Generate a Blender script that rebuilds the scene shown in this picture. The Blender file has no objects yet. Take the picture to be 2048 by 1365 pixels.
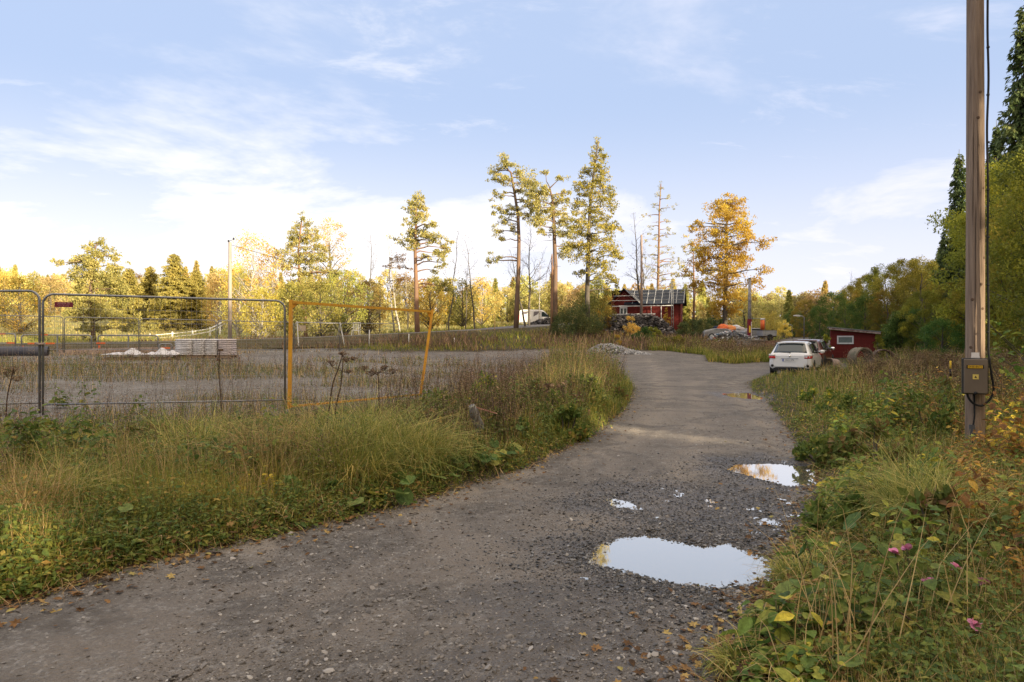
import bpy, math, random
import numpy as np
from mathutils import Vector, Matrix
R = math.radians
SC = bpy.context.scene
COL = SC.collection
# ------------------------------------------------------------ camera
EYE = 1.55
F = 1365.3
cam_d = bpy.data.cameras.new("camera")
cam_d.lens = 24; cam_d.sensor_width = 36; cam_d.clip_end = 5000; cam_d.clip_start = 0.05
cam = bpy.data.objects.new("camera", cam_d); COL.objects.link(cam)
cam.location = (0, 0, EYE); cam.rotation_euler = (R(90), 0, 0)
SC.camera = cam
# ------------------------------------------------------------ sun + sky
SUN_AZ, SUN_EL = 138.0, 9.0           # clockwise from +Y
sd = Vector((math.sin(R(SUN_AZ))*math.cos(R(SUN_EL)), math.cos(R(SUN_AZ))*math.cos(R(SUN_EL)), math.sin(R(SUN_EL))))
sun_d = bpy.data.lights.new("sun", 'SUN'); sun_d.energy = 5.0; sun_d.angle = R(0.5); sun_d.color = (1.0, .83, .56)
sun = bpy.data.objects.new("sun", sun_d); COL.objects.link(sun)
sun.rotation_euler = (-sd).to_track_quat('-Z', 'Y').to_euler()
W = bpy.data.worlds.new("World"); SC.world = W; W.use_nodes = True
wn = W.node_tree.nodes; wl = W.node_tree.links; wn.clear()
def N(nt, typ, **kw):
    n = nt.nodes.new(typ)
    for k, v in kw.items():
        if k.startswith('i_'):
            n.inputs[k[2:].replace('_', ' ')].default_value = v
        else: setattr(n, k, v)
    return n
def wmath(op, a, b=None, c=None, clamp=False):
    n = wn.new('ShaderNodeMath'); n.operation = op; n.use_clamp = clamp
    for i, v in enumerate((a, b, c)):
        if v is None: continue
        if isinstance(v, (int, float)): n.inputs[i].default_value = v
        else: wl.new(v, n.inputs[i])
    return n.outputs[0]
sky = wn.new('ShaderNodeTexSky'); sky.sky_type = 'NISHITA'; sky.sun_disc = False
sky.sun_elevation = R(SUN_EL+6); sky.sun_rotation = R(SUN_AZ); sky.air_density = 1.0; sky.dust_density = .6; sky.ozone_density = 1.4
tc = wn.new('ShaderNodeTexCoord'); sx = wn.new('ShaderNodeSeparateXYZ'); wl.new(tc.outputs['Generated'], sx.inputs[0])
zz = wmath('MAXIMUM', sx.outputs[2], 0.0)
den = wmath('ADD', zz, 0.16)
u = wmath('DIVIDE', sx.outputs[0], den); v = wmath('DIVIDE', sx.outputs[1], den)
cx = wn.new('ShaderNodeCombineXYZ'); wl.new(u, cx.inputs[0]); wl.new(wmath('MULTIPLY', v, 1.0), cx.inputs[1])
def wnoise(scale, detail, rough, off, stretch=(1, 1, 1)):
    m = wn.new('ShaderNodeMapping'); wl.new(cx.outputs[0], m.inputs[0]); m.inputs['Location'].default_value = off; m.inputs['Scale'].default_value = stretch
    n = wn.new('ShaderNodeTexNoise'); wl.new(m.outputs[0], n.inputs['Vector']); n.inputs['Scale'].default_value = scale
    n.inputs['Detail'].default_value = detail; n.inputs['Roughness'].default_value = rough; n.inputs['Distortion'].default_value = .4
    return n.outputs['Fac']
def wramp(x, a, b):
    n = wn.new('ShaderNodeMapRange'); n.interpolation_type = 'SMOOTHSTEP'; wl.new(x, n.inputs[0])
    n.inputs[1].default_value = a; n.inputs[2].default_value = b; return n.outputs[0]
n1 = wnoise(.62, 7, .62, (3.1, 1.2, 0), (1, 1.2, 1))
n2 = wnoise(2.2, 6, .66, (7.3, 2.2, 0), (.7, 1.6, 1))
low = wramp(zz, .30, .07)                       # more cloud towards the horizon
left = wramp(sx.outputs[0], .55, -.5)
cov = wmath('ADD', wmath('ADD', wmath('MULTIPLY', low, .25), wmath('MULTIPLY', left, .05)), -.045)
bank = wramp(wmath('ADD', n1, cov), .50, .74)
wisp = wmath('MULTIPLY', wramp(wmath('ADD', n2, wmath('MULTIPLY', left, .03)), .53, .78), .55)
hz = wmath('MULTIPLY', wramp(zz, .34, .03), .88)
cl = wmath('MAXIMUM', bank, wmath('MAXIMUM', wisp, hz))
cl = wmath('MULTIPLY', cl, .93)
skm = wn.new('ShaderNodeMix'); skm.data_type = 'RGBA'; skm.blend_type = 'MIX'
SKY_GAIN = (.62, .55, .62, 1)
g = wn.new('ShaderNodeMix'); g.data_type = 'RGBA'; g.blend_type = 'MULTIPLY'; g.inputs[0].default_value = 1
wl.new(sky.outputs[0], g.inputs[6]); g.inputs[7].default_value = SKY_GAIN
pale = wn.new('ShaderNodeMix'); pale.data_type = 'RGBA'; pale.inputs[0].default_value = .88   # thin high veil
wl.new(g.outputs[2], pale.inputs[6]); pale.inputs[7].default_value = (2.0, 2.5, 3.5, 1)
wl.new(cl, skm.inputs[0]); wl.new(pale.outputs[2], skm.inputs[6])
cw = wn.new('ShaderNodeMix'); cw.data_type = 'RGBA'; wl.new(left, cw.inputs[0])
cw.inputs[6].default_value = (3.75, 3.7, 4.1, 1); cw.inputs[7].default_value = (4.5, 4.35, 4.25, 1)
wl.new(cw.outputs[2], skm.inputs[7])
# unseen brighter cloud overhead and warm sun-side glow, added to light ground and trees
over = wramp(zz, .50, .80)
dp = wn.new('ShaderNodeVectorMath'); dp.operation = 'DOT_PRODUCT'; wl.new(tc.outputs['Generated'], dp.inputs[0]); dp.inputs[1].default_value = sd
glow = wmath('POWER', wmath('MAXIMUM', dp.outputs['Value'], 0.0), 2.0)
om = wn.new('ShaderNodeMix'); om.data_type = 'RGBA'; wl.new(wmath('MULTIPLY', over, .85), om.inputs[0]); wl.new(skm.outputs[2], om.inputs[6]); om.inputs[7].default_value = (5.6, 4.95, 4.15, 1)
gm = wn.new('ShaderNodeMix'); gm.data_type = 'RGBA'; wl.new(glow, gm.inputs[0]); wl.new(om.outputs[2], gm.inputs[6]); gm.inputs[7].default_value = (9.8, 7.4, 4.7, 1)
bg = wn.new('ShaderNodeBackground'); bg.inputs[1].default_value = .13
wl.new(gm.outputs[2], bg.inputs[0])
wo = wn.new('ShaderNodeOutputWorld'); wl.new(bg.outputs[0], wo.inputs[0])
SC.view_settings.view_transform = 'Standard'; SC.view_settings.look = 'None'
SC.view_settings.exposure = 1.1; SC.view_settings.gamma = 1.0
SC.cycles.max_bounces = 6; SC.cycles.diffuse_bounces = 3; SC.cycles.glossy_bounces = 3; SC.cycles.transmission_bounces = 4
SC.cycles.caustics_reflective = False; SC.cycles.caustics_refractive = False

# ------------------------------------------------------------ helpers
def at(px, py, Y): return ((px-1024)/F*Y, Y, EYE+(682.5-py)/F*Y)
def hsh(ix, iy, s):
    n = (ix*374761393 + iy*668265263 + s*974711) & 0xffffffff
    n = ((n ^ (n >> 13))*1274126177) & 0xffffffff
    return ((n ^ (n >> 16)) & 0xffff)/65535.0
def vnoise(x, y, s=0):
    x = np.asarray(x, float); y = np.asarray(y, float)
    ix = np.floor(x).astype(np.int64); iy = np.floor(y).astype(np.int64); fx = x-ix; fy = y-iy
    fx = fx*fx*(3-2*fx); fy = fy*fy*(3-2*fy)
    a = hsh(ix, iy, s); b = hsh(ix+1, iy, s); c = hsh(ix, iy+1, s); d = hsh(ix+1, iy+1, s)
    return (a*(1-fx)+b*fx)*(1-fy)+(c*(1-fx)+d*fx)*fy
def fbm(x, y, s=0, o=4, g=.5):
    t = 0; a = 1; w = 0
    for i in range(o):
        t = t+a*vnoise(x*2**i, y*2**i, s+i*17); w += a; a *= g
    return t/w
def sdpoly(x, y, P):
    """signed distance, negative inside"""
    x = np.asarray(x, float); y = np.asarray(y, float); P = np.array(P, float); n = len(P)
    d = np.full(x.shape, 1e9); ins = np.zeros(x.shape, bool)
    for i in range(n):
        ax, ay = P[i]; bx, by = P[(i+1) % n]; ex, ey = bx-ax, by-ay
        t = np.clip(((x-ax)*ex+(y-ay)*ey)/(ex*ex+ey*ey), 0, 1)
        d = np.minimum(d, (x-ax-t*ex)**2+(y-ay-t*ey)**2)
        c = ((ay > y) != (by > y))
        with np.errstate(divide='ignore', invalid='ignore'):
            c &= x < (bx-ax)*(y-ay)/((by-ay) if by != ay else 1e-9)+ax
        ins ^= c
    d = np.sqrt(d); return np.where(ins, -d, d)
def sdline(x, y, P):
    x = np.asarray(x, float); y = np.asarray(y, float); d = np.full(x.shape, 1e9)
    for (ax, ay), (bx, by) in zip(P[:-1], P[1:]):
        ex, ey = bx-ax, by-ay; t = np.clip(((x-ax)*ex+(y-ay)*ey)/(ex*ex+ey*ey), 0, 1)
        d = np.minimum(d, (x-ax-t*ex)**2+(y-ay-t*ey)**2)
    return np.sqrt(d)
class MB:
    """collects geometry (numpy) and links it as one mesh object"""
    def __init__(s): s.v = []; s.f = []; s.n = 0
    def add(s, v, f, m=0, smooth=False):
        v = np.asarray(v, float).reshape(-1, 3); f = np.asarray(f, np.int64)
        s.f.append((f+s.n, m, smooth)); s.v.append(v); s.n += len(v); return s
    def box(s, c, d, rz=0, m=0, rot=None, taper=1):
        h = np.array(d)/2; v = np.array([[x, y, z] for z in (-1, 1) for y in (-1, 1) for x in (-1, 1)], float)
        v[v[:, 2] > 0, :2] *= taper
        v = v*h
        if rot is not None: v = v @ np.array(rot).T
        elif rz: c_, s_ = math.cos(rz), math.sin(rz); v = v @ np.array([[c_, s_, 0], [-s_, c_, 0], [0, 0, 1]])
        s.add(v+np.array(c), [[0, 2, 3, 1], [4, 5, 7, 6], [0, 1, 5, 4], [1, 3, 7, 5], [3, 2, 6, 7], [2, 0, 4, 6]], m); return s
    def tube(s, P, r, k=8, m=0, closed=False, cap=True, smooth=True, squash=None):
        P = np.array(P, float); n = len(P); r = np.full(n, r) if np.isscalar(r) else np.array(r, float)
        T = np.gradient(P, axis=0) if not closed else np.roll(P, -1, 0)-np.roll(P, 1, 0)
        T /= np.linalg.norm(T, axis=1)[:, None]+1e-12
        up = np.array([0, 0, 1.]) if abs(T[0][2]) < .9 else np.array([1., 0, 0])
        V = []; a = np.linspace(0, 2*np.pi, k, endpoint=False)
        A = np.cross(up, T[0]); A /= np.linalg.norm(A)
        for i in range(n):
            A = A-T[i]*np.dot(A, T[i]); A /= np.linalg.norm(A)+1e-12; B = np.cross(T[i], A)
            V.append(P[i]+r[i]*(np.cos(a)[:, None]*A+np.sin(a)[:, None]*B))
        V = np.concatenate(V); F_ = []
        for i in range(n if closed else n-1):
            j = (i+1) % n
            for q in range(k): F_.append([i*k+q, i*k+(q+1) % k, j*k+(q+1) % k, j*k+q])
        s.add(V, F_, m, smooth)
        if cap and not closed:
            s.f.append((np.array([list(range(k))[::-1]])+s.n-n*k, m, False)); s.f.append((np.array([list(range(k))])+s.n-k, m, False))
        return s
    def bar(s, a, b, w, h=None, m=0):
        """rectangular bar from a to b"""
        a = np.array(a, float); b = np.array(b, float); h = h or w; d = b-a; L = np.linalg.norm(d); z = d/L
        up = np.array([0, 0, 1.]) if abs(z[2]) < .95 else np.array([0, 1., 0]); x = np.cross(up, z); x /= np.linalg.norm(x); y = np.cross(z, x)
        return s.box((a+b)/2, (w, h, L), rot=np.stack([x, y, z], 1), m=m)
    def prism(s, poly, y0, y1, m=0, frame=None):
        """poly of (x,z) extruded along y"""
        n = len(poly); v = [[x, y0, z] for x, z in poly]+[[x, y1, z] for x, z in poly]
        v = np.array(v, float)
        if frame is not None: v = v @ np.array(frame)[:3, :3].T+np.array(frame)[:3, 3]
        s.add(v, [[i, (i+1) % n, n+(i+1) % n, n+i] for i in range(n)], m)
        s.f.append((np.array([list(range(n))[::-1]])+s.n-2*n, m, False)); s.f.append((np.array([list(range(n, 2*n))])+s.n-2*n, m, False)); return s
    def lathe(s, prof, k=24, m=0, M=None, smooth=True):
        a = np.linspace(0, 2*np.pi, k, endpoint=False); V = np.concatenate([np.stack([r*np.cos(a), r*np.sin(a), np.full(k, z)], 1) for r, z in prof])
        if M is not None: M = np.array(M); V = V @ M[:3, :3].T+M[:3, 3]
        n = len(prof); s.add(V, [[i*k+q, i*k+(q+1) % k, (i+1)*k+(q+1) % k, (i+1)*k+q] for i in range(n-1) for q in range(k)], m, smooth); return s
    def mesh(s, name, mats):
        me = bpy.data.meshes.new(name)
        if s.n == 0: return me
        V = np.concatenate(s.v); loops = []; tot = []; mi = []; sm = []
        for f, m, smo in s.f:
            loops.append(f.reshape(-1)); tot.append(np.full(len(f), f.shape[1])); mi.append(np.full(len(f), m)); sm.append(np.full(len(f), smo))
        loops = np.concatenate(loops).astype(np.int32); tot = np.concatenate(tot); mi = np.concatenate(mi).astype(np.int32); sm = np.concatenate(sm)
        me.vertices.add(len(V)); me.vertices.foreach_set('co', V.astype(np.float32).ravel())
        me.loops.add(len(loops)); me.loops.foreach_set('vertex_index', loops)
        me.polygons.add(len(tot)); st = np.concatenate([[0], np.cumsum(tot)[:-1]]).astype(np.int32)
        me.polygons.foreach_set('loop_start', st)
        for m in (mats if isinstance(mats, (list, tuple)) else [mats]): me.materials.append(m)
        me.polygons.foreach_set('material_index', mi); me.polygons.foreach_set('use_smooth', sm)
        me.update(calc_edges=True); return me
    def build(s, name, mats, parent=None, loc=None):
        o = bpy.data.objects.new(name, s.mesh(name, mats)); COL.objects.link(o)
        if parent is not None: o.parent = parent
        if loc is not None: o.location = loc
        return o
def tag(o, label=None, cat=None, group=None, kind=None):
    if label: o['label'] = label
    if cat: o['category'] = cat
    if group: o['group'] = group
    if kind: o['kind'] = kind
    return o
def thing(name, label, cat, loc=(0, 0, 0), rz=0, group=None):
    o = bpy.data.objects.new(name, None); COL.objects.link(o); o.location = loc; o.rotation_euler = (0, 0, rz); o.empty_display_size = .1
    return tag(o, label, cat, group)
def copy_tree(root, loc, rz=0, s=1.0, label=None, group=None, kids=None):
    def cp(o, par):
        c = o.copy(); COL.objects.link(c); c.parent = par
        for ch in KIDS.get(o.name, []): cp(ch, c)
        return c
    c = cp(root, None); c.location = loc; c.rotation_euler = (0, 0, rz); c.scale = (s, s, s) if np.isscalar(s) else s
    if label: c['label'] = label
    if group: c['group'] = group
    return c
KIDS = {}
def reg(root):
    """remember the children of a prototype (fast lookup for copy_tree)"""
    def go(o):
        KIDS[o.name] = [c for c in bpy.data.objects if c.parent == o]
        for c in KIDS[o.name]: go(c)
    go(root); return root
def text(name, s, size, mat, parent, M, extrude=.001):
    cu = bpy.data.curves.new(name, 'FONT'); cu.body = s; cu.size = size; cu.extrude = extrude; cu.align_x = 'CENTER'; cu.align_y = 'CENTER'; cu.resolution_u = 2
    t = bpy.data.objects.new(name, cu); me = bpy.data.meshes.new_from_object(t); bpy.data.objects.remove(t)
    me.materials.clear(); me.materials.append(mat)
    o = bpy.data.objects.new(name, me); COL.objects.link(o); o.parent = parent; o.matrix_local = M; return o

# ------------------------------------------------------------ materials
MATS = {}
def mat(name, col, rough=.8, metal=0, noise=0, nscale=8, col2=None, bump=0, bscale=40, spec=.3, stretch=(1, 1, 1), coat=0):
    if name in MATS: return MATS[name]
    m = bpy.data.materials.new(name); m.use_nodes = True; nt = m.node_tree; b = nt.nodes['Principled BSDF']
    b.inputs['Base Color'].default_value = (*col, 1); b.inputs['Roughness'].default_value = rough; b.inputs['Metallic'].default_value = metal
    b.inputs['Specular IOR Level'].default_value = spec; b.inputs['Coat Weight'].default_value = coat
    tcn = nt.nodes.new('ShaderNodeTexCoord'); mp = nt.nodes.new('ShaderNodeMapping'); nt.links.new(tcn.outputs['Object'], mp.inputs[0]); mp.inputs['Scale'].default_value = stretch
    if noise or col2:
        n = nt.nodes.new('ShaderNodeTexNoise'); nt.links.new(mp.outputs[0], n.inputs['Vector']); n.inputs['Scale'].default_value = nscale; n.inputs['Detail'].default_value = 6; n.inputs['Roughness'].default_value = .65
        r = nt.nodes.new('ShaderNodeMapRange'); nt.links.new(n.outputs[0], r.inputs[0]); r.inputs[1].default_value = .35; r.inputs[2].default_value = .65
        mx = nt.nodes.new('ShaderNodeMix'); mx.data_type = 'RGBA'; nt.links.new(r.outputs[0], mx.inputs[0]); mx.inputs[6].default_value = (*col, 1)
        mx.inputs[7].default_value = (*(col2 or [c*(1-noise) for c in col]), 1); nt.links.new(mx.outputs[2], b.inputs['Base Color'])
    if bump:
        n = nt.nodes.new('ShaderNodeTexNoise'); nt.links.new(mp.outputs[0], n.inputs['Vector']); n.inputs['Scale'].default_value = bscale; n.inputs['Detail'].default_value = 5
        bp = nt.nodes.new('ShaderNodeBump'); bp.inputs['Strength'].default_value = bump; bp.inputs['Distance'].default_value = .02; nt.links.new(n.outputs[0], bp.inputs['Height']); nt.links.new(bp.outputs[0], b.inputs['Normal'])
    MATS[name] = m; return m
def leafmat(name, stops, trans=.35, rough=.6, objvar=.0, clump=0, cscale=.5, mottle=0):
    """per-leaf colour from the random number of each leaf island"""
    if name in MATS: return MATS[name]
    m = bpy.data.materials.new(name); m.use_nodes = True; nt = m.node_tree; nt.nodes.clear(); L = nt.links
    gi = nt.nodes.new('ShaderNodeNewGeometry'); cr = nt.nodes.new('ShaderNodeValToRGB')
    f = gi.outputs['Random Per Island']
    if clump:
        tcn = nt.nodes.new('ShaderNodeTexCoord'); n = nt.nodes.new('ShaderNodeTexNoise'); L.new(tcn.outputs['Object'], n.inputs['Vector']); n.inputs['Scale'].default_value = cscale; n.inputs['Detail'].default_value = 2
        mr = nt.nodes.new('ShaderNodeMapRange'); L.new(n.outputs[0], mr.inputs[0]); mr.inputs[1].default_value = .32; mr.inputs[2].default_value = .68
        mx = nt.nodes.new('ShaderNodeMix'); mx.inputs[0].default_value = clump; L.new(f, mx.inputs[2]); L.new(mr.outputs[0], mx.inputs[3]); f = mx.outputs[0]
    L.new(f, cr.inputs[0]); e = cr.color_ramp.elements
    while len(e) < len(stops): e.new(.5)
    for i, s in enumerate(stops):
        e[i].position = s[0]; e[i].color = (*s[1], 1)
    c = cr.outputs[0]
    if objvar:
        oi = nt.nodes.new('ShaderNodeObjectInfo'); hs = nt.nodes.new('ShaderNodeHueSaturation'); L.new(c, hs.inputs['Color'])
        a = nt.nodes.new('ShaderNodeMapRange'); L.new(oi.outputs['Random'], a.inputs[0]); a.inputs[3].default_value = .5-objvar*.02; a.inputs[4].default_value = .5+objvar*.07; L.new(a.outputs[0], hs.inputs['Hue'])
        b2 = nt.nodes.new('ShaderNodeMath'); b2.operation = 'MULTIPLY'; L.new(oi.outputs['Random'], b2.inputs[0]); b2.inputs[1].default_value = 7.31
        b3 = nt.nodes.new('ShaderNodeMath'); b3.operation = 'FRACT'; L.new(b2.outputs[0], b3.inputs[0])
        a = nt.nodes.new('ShaderNodeMapRange'); L.new(b3.outputs[0], a.inputs[0]); a.inputs[3].default_value = 1-objvar*.45; a.inputs[4].default_value = 1+objvar*.45; L.new(a.outputs[0], hs.inputs['Value']); c = hs.outputs[0]
    if mottle:
        tcn = nt.nodes.new('ShaderNodeTexCoord'); n = nt.nodes.new('ShaderNodeTexNoise'); L.new(tcn.outputs['Object'], n.inputs['Vector']); n.inputs['Scale'].default_value = 38; n.inputs['Detail'].default_value = 5; n.inputs['Roughness'].default_value = .7
        mr = nt.nodes.new('ShaderNodeMapRange'); L.new(n.outputs[0], mr.inputs[0]); mr.inputs[1].default_value = .38; mr.inputs[2].default_value = .66; mr.inputs[3].default_value = 1-mottle; mr.inputs[4].default_value = 1+mottle*.6
        hs = nt.nodes.new('ShaderNodeHueSaturation'); L.new(c, hs.inputs['Color']); L.new(mr.outputs[0], hs.inputs['Value']); c = hs.outputs[0]
    d = nt.nodes.new('ShaderNodeBsdfPrincipled'); L.new(c, d.inputs['Base Color']); d.inputs['Roughness'].default_value = rough; d.inputs['Specular IOR Level'].default_value = .25
    t = nt.nodes.new('ShaderNodeBsdfTranslucent'); hs = nt.nodes.new('ShaderNodeHueSaturation'); L.new(c, hs.inputs['Color']); hs.inputs['Value'].default_value = 1.3; L.new(hs.outputs[0], t.inputs['Color'])
    mx = nt.nodes.new('ShaderNodeMixShader'); mx.inputs[0].default_value = trans; L.new(d.outputs[0], mx.inputs[1]); L.new(t.outputs[0], mx.inputs[2])
    o = nt.nodes.new('ShaderNodeOutputMaterial'); L.new(mx.outputs[0], o.inputs[0]); MATS[name] = m; return m

# ------------------------------------------------------------ terrain
XS = np.array([-80, -30, -18, -8, 0, 8, 16, 24, 40.])
YS = np.array([-40, 0, 10, 22, 30, 38, 45, 52, 56, 62, 70, 80, 100, 130, 200, 400, 1500.])
ZT = np.array([
 [.1, .1, .1, .1, 0, 0, 0, 0, 0],
 [.1, .1, .1, .1, 0, 0, .03, .1, .2],
 [.25, .22, .18, .12, 0, 0, .03, .15, .3],
 [.45, .36, .30, .2, .03, 0, .03, .15, .3],
 [.55, .5, .42, .32, .12, .04, .04, .25, .3],
 [.65, .6, .55, .45, .33, .25, .22, .5, .6],
 [.75, .75, .7, .68, .62, .55, .55, .7, .8],
 [.9, .95, 1.05, 1.3, 1.3, 1.0, .7, .85, .9],
 [1.0, 1.1, 1.35, 1.8, 1.75, 1.5, 1.5, 1.3, 1.2],
 [1.2, 1.25, 1.6, 2.15, 2.4, 2.1, 1.7, 1.5, 1.5],
 [1.5, 1.6, 1.8, 2.4, 3.0, 2.9, 2.4, 1.7, 1.7],
 [2.0, 2.2, 2.3, 2.8, 3.45, 3.4, 2.9, 1.9, 1.9],
 [4.0, 3.7, 3.2, 3.2, 3.8, 4, 3.4, 2.4, 2.4],
 [7.0, 6.5, 5, 4.5, 5, 5, 4.5, 3.6, 3.6],
 [12, 11, 9, 8, 8, 8, 7, 6, 6],
 [16, 16, 14, 13, 13, 13, 12, 11, 11],
 [16, 16, 14, 13, 13, 13, 12, 11, 11.]])
def terrain0(x, y):
    x = np.asarray(x, float); y = np.asarray(y, float)
    xi = np.clip(np.searchsorted(XS, x)-1, 0, len(XS)-2); yi = np.clip(np.searchsorted(YS, y)-1, 0, len(YS)-2)
    fx = np.clip((x-XS[xi])/(XS[xi+1]-XS[xi]), 0, 1); fy = np.clip((y-YS[yi])/(YS[yi+1]-YS[yi]), 0, 1)
    fx = fx*fx*(3-2*fx)
    z = (ZT[yi, xi]*(1-fx)+ZT[yi, xi+1]*fx)*(1-fy)+(ZT[yi+1, xi]*(1-fx)+ZT[yi+1, xi+1]*fx)*fy
    u = (x-np.interp(y, [-40, 0, 10, 25, 42, 60, 75, 100, 150, 400], [11, 12, 13.5, 17.5, 26, 35, 43, 56, 80, 190]))*.8
    return z+np.interp(u, [0, 5, 10, 20, 35, 60, 120], [0, .7, 2.2, 5.5, 10, 14, 17])*np.interp(y, [-40, -5, 18], [.3, .45, 1])
ROAD = [(.2, -8), (.4, 1.2), (.97, 3.1), (1.86, 4.73), (2.6, 6.1), (3.44, 7.63), (4.3, 10.2), (5.5, 14), (6.7, 18), (7.4, 21), (8.6, 25), (11.0, 29.6), (15, 31.5), (18, 36), (20, 45), (26, 56), (35, 70), (47, 92), (41, 92), (31, 76), (23, 60), (18.5, 46), (16, 40.5), (12.5, 38.5), (11.5, 40), (13.0, 46), (11.5, 50.5), (8.5, 49), (4, 49), (-3, 46.5), (-9, 46), (-16, 44), (-16, 39.5), (-8, 40.5), (-1, 38.5), (2.6, 35), (4.0, 31), (4.3, 26), (3.9, 21.7), (2.6, 15.5), (1.37, 11.3), (.1, 8.2), (-1.4, 5.9), (-2.5, 4.73), (-2.95, 3.94), (-4.4, 3.1), (-9, 1.5), (-18, -1), (-18, -8)]
LOT = [(-11, 9.4), (-5.2, 9.9), (-2.6, 12.6), (-1.2, 17), (.6, 24), (2.2, 31), (2.6, 35), (-1, 38.5), (-8, 40.5), (-8, 46), (-14, 49.5), (-40, 47), (-60, 30), (-60, 12)]
PUD = [[(.60, 5.07), (.8, 5.4), (1.08, 5.48), (1.3, 5.3), (1.45, 5.2), (1.68, 5.28), (1.82, 4.9), (1.84, 4.7), (1.65, 4.4), (1.3, 4.3), (1.0, 4.42), (.75, 4.62), (.55, 4.8)],
       [(2.62, 8.3), (2.8, 8.65), (3.3, 8.72), (3.72, 8.5), (3.68, 8.0), (3.3, 7.4), (2.95, 7.35), (2.8, 7.7)],
       [(6.2, 20.3), (7.1, 20.6), (6.95, 18.9), (6.6, 18.1), (6.1, 19)]]
WETZ = [(.8, 6.6), (1.4, 7.3), (2.3, 6.9), (2.75, 6.0), (2.3, 5.4), (1.4, 5.8)]
WATER_Z = -.014
RUT = [(1.75, 5.2), (2.45, 6.2), (3.0, 7.3), (3.7, 9), (4.2, 11), (5.2, 14.5), (6.0, 17.5), (6.6, 20), (7.4, 23.5), (9.5, 28)]
RUT2 = [(-2.2, 4.9), (-1.0, 6.2), (.4, 8.2), (1.9, 11), (3.3, 15), (4.6, 21), (5.6, 26), (7, 33), (8.5, 42)]
def roadsd(x, y): return sdpoly(x, y, ROAD)
def terrain(x, y, fine=True, rs=None):
    z = terrain0(x, y)
    if not fine: return z
    x = np.asarray(x, float); y = np.asarray(y, float)
    if rs is None: rs = roadsd(x, y)
    on = np.clip(-rs/.3, 0, 1)
    near = np.clip(1-(y-30)/30, 0, 1)
    z = z+on*near*(.04*(fbm(x*.9, y*.9, 5, 3)-.5)+.010*(fbm(x*5, y*5, 9, 3)-.5)+.014*(fbm(x*14, y*14, 19, 3, .7)-.5))
    z = z+(1-on)*near*(.05+.06*fbm(x*.8, y*.8, 3, 4))*np.clip(rs/.35, 0, 1)
    for P, line in ((.012, RUT), (.006, RUT2)):
        d = sdline(x+.12*np.sin(y*.9), y, line); z = z-1.6*P*on*np.exp(-(d/.11)**2)+P*1.3*on*np.exp(-((d-.24)/.08)**2)
        if line is RUT: z = z+.008*on*np.exp(-(d/.12)**4)*np.sign(np.sin(y*38+x*14))*(y < 9)
    m = (np.abs(y-12) < 12) & (x > -1) & (x < 9)
    if m.any():
        xm, ym, zm = x[m], y[m], z[m]
        rag = .016*(fbm(xm*6, ym*6, 31, 4, .7)-.5)
        for P in PUD:
            s = sdpoly(xm, ym, P); w = np.clip(1-s/.25, 0, 1)
            zm = zm*(1-w)+w*(np.interp(s, [-.3, 0, .25], [-.06, WATER_Z, .004])+rag*np.interp(s, [-.3, 0, .3], [.2, 1, 1]))
        s = sdpoly(xm, ym, WETZ); w = np.clip(1-s/.3, 0, 1)
        zm = zm*(1-w)+w*(-.0108+.034*(fbm(xm*3.6, ym*2.6, 77, 5, .7)-.47))
        z[m] = zm
    return z
def gz(x, y): return float(terrain0(np.array([x]), np.array([y]))[0])
def gzf(x, y): return float(terrain(np.array([float(x)]), np.array([float(y)]))[0])
def axis(c0, c1, step, lo, hi, gr):
    a = list(np.arange(c0, c1, step)); s = step; x = a[-1]; up = []
    while x < hi: s *= gr; x += s; up.append(x)
    s = step; x = a[0]; dn = []
    while x > lo: s *= gr; x -= s; dn.append(x)
    return np.array(dn[::-1]+a+up)
gx = axis(-3.6, 4.6, .03, -1200, 1200, 1.03); gy = axis(2.6, 9.2, .028, -300, 1500, 1.018)
GX, GY = np.meshgrid(gx, gy); SH = GX.shape; fx_, fy_ = GX.ravel(), GY.ravel()
RS = roadsd(fx_, fy_); TZ = terrain(fx_, fy_, rs=RS); LS = sdpoly(fx_, fy_, LOT)
nx_, ny_ = len(gx), len(gy)
ii = (np.arange(ny_-1)[:, None]*nx_+np.arange(nx_-1)[None, :]).ravel()
QF = np.stack([ii, ii+1, ii+nx_+1, ii+nx_], 1)
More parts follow.
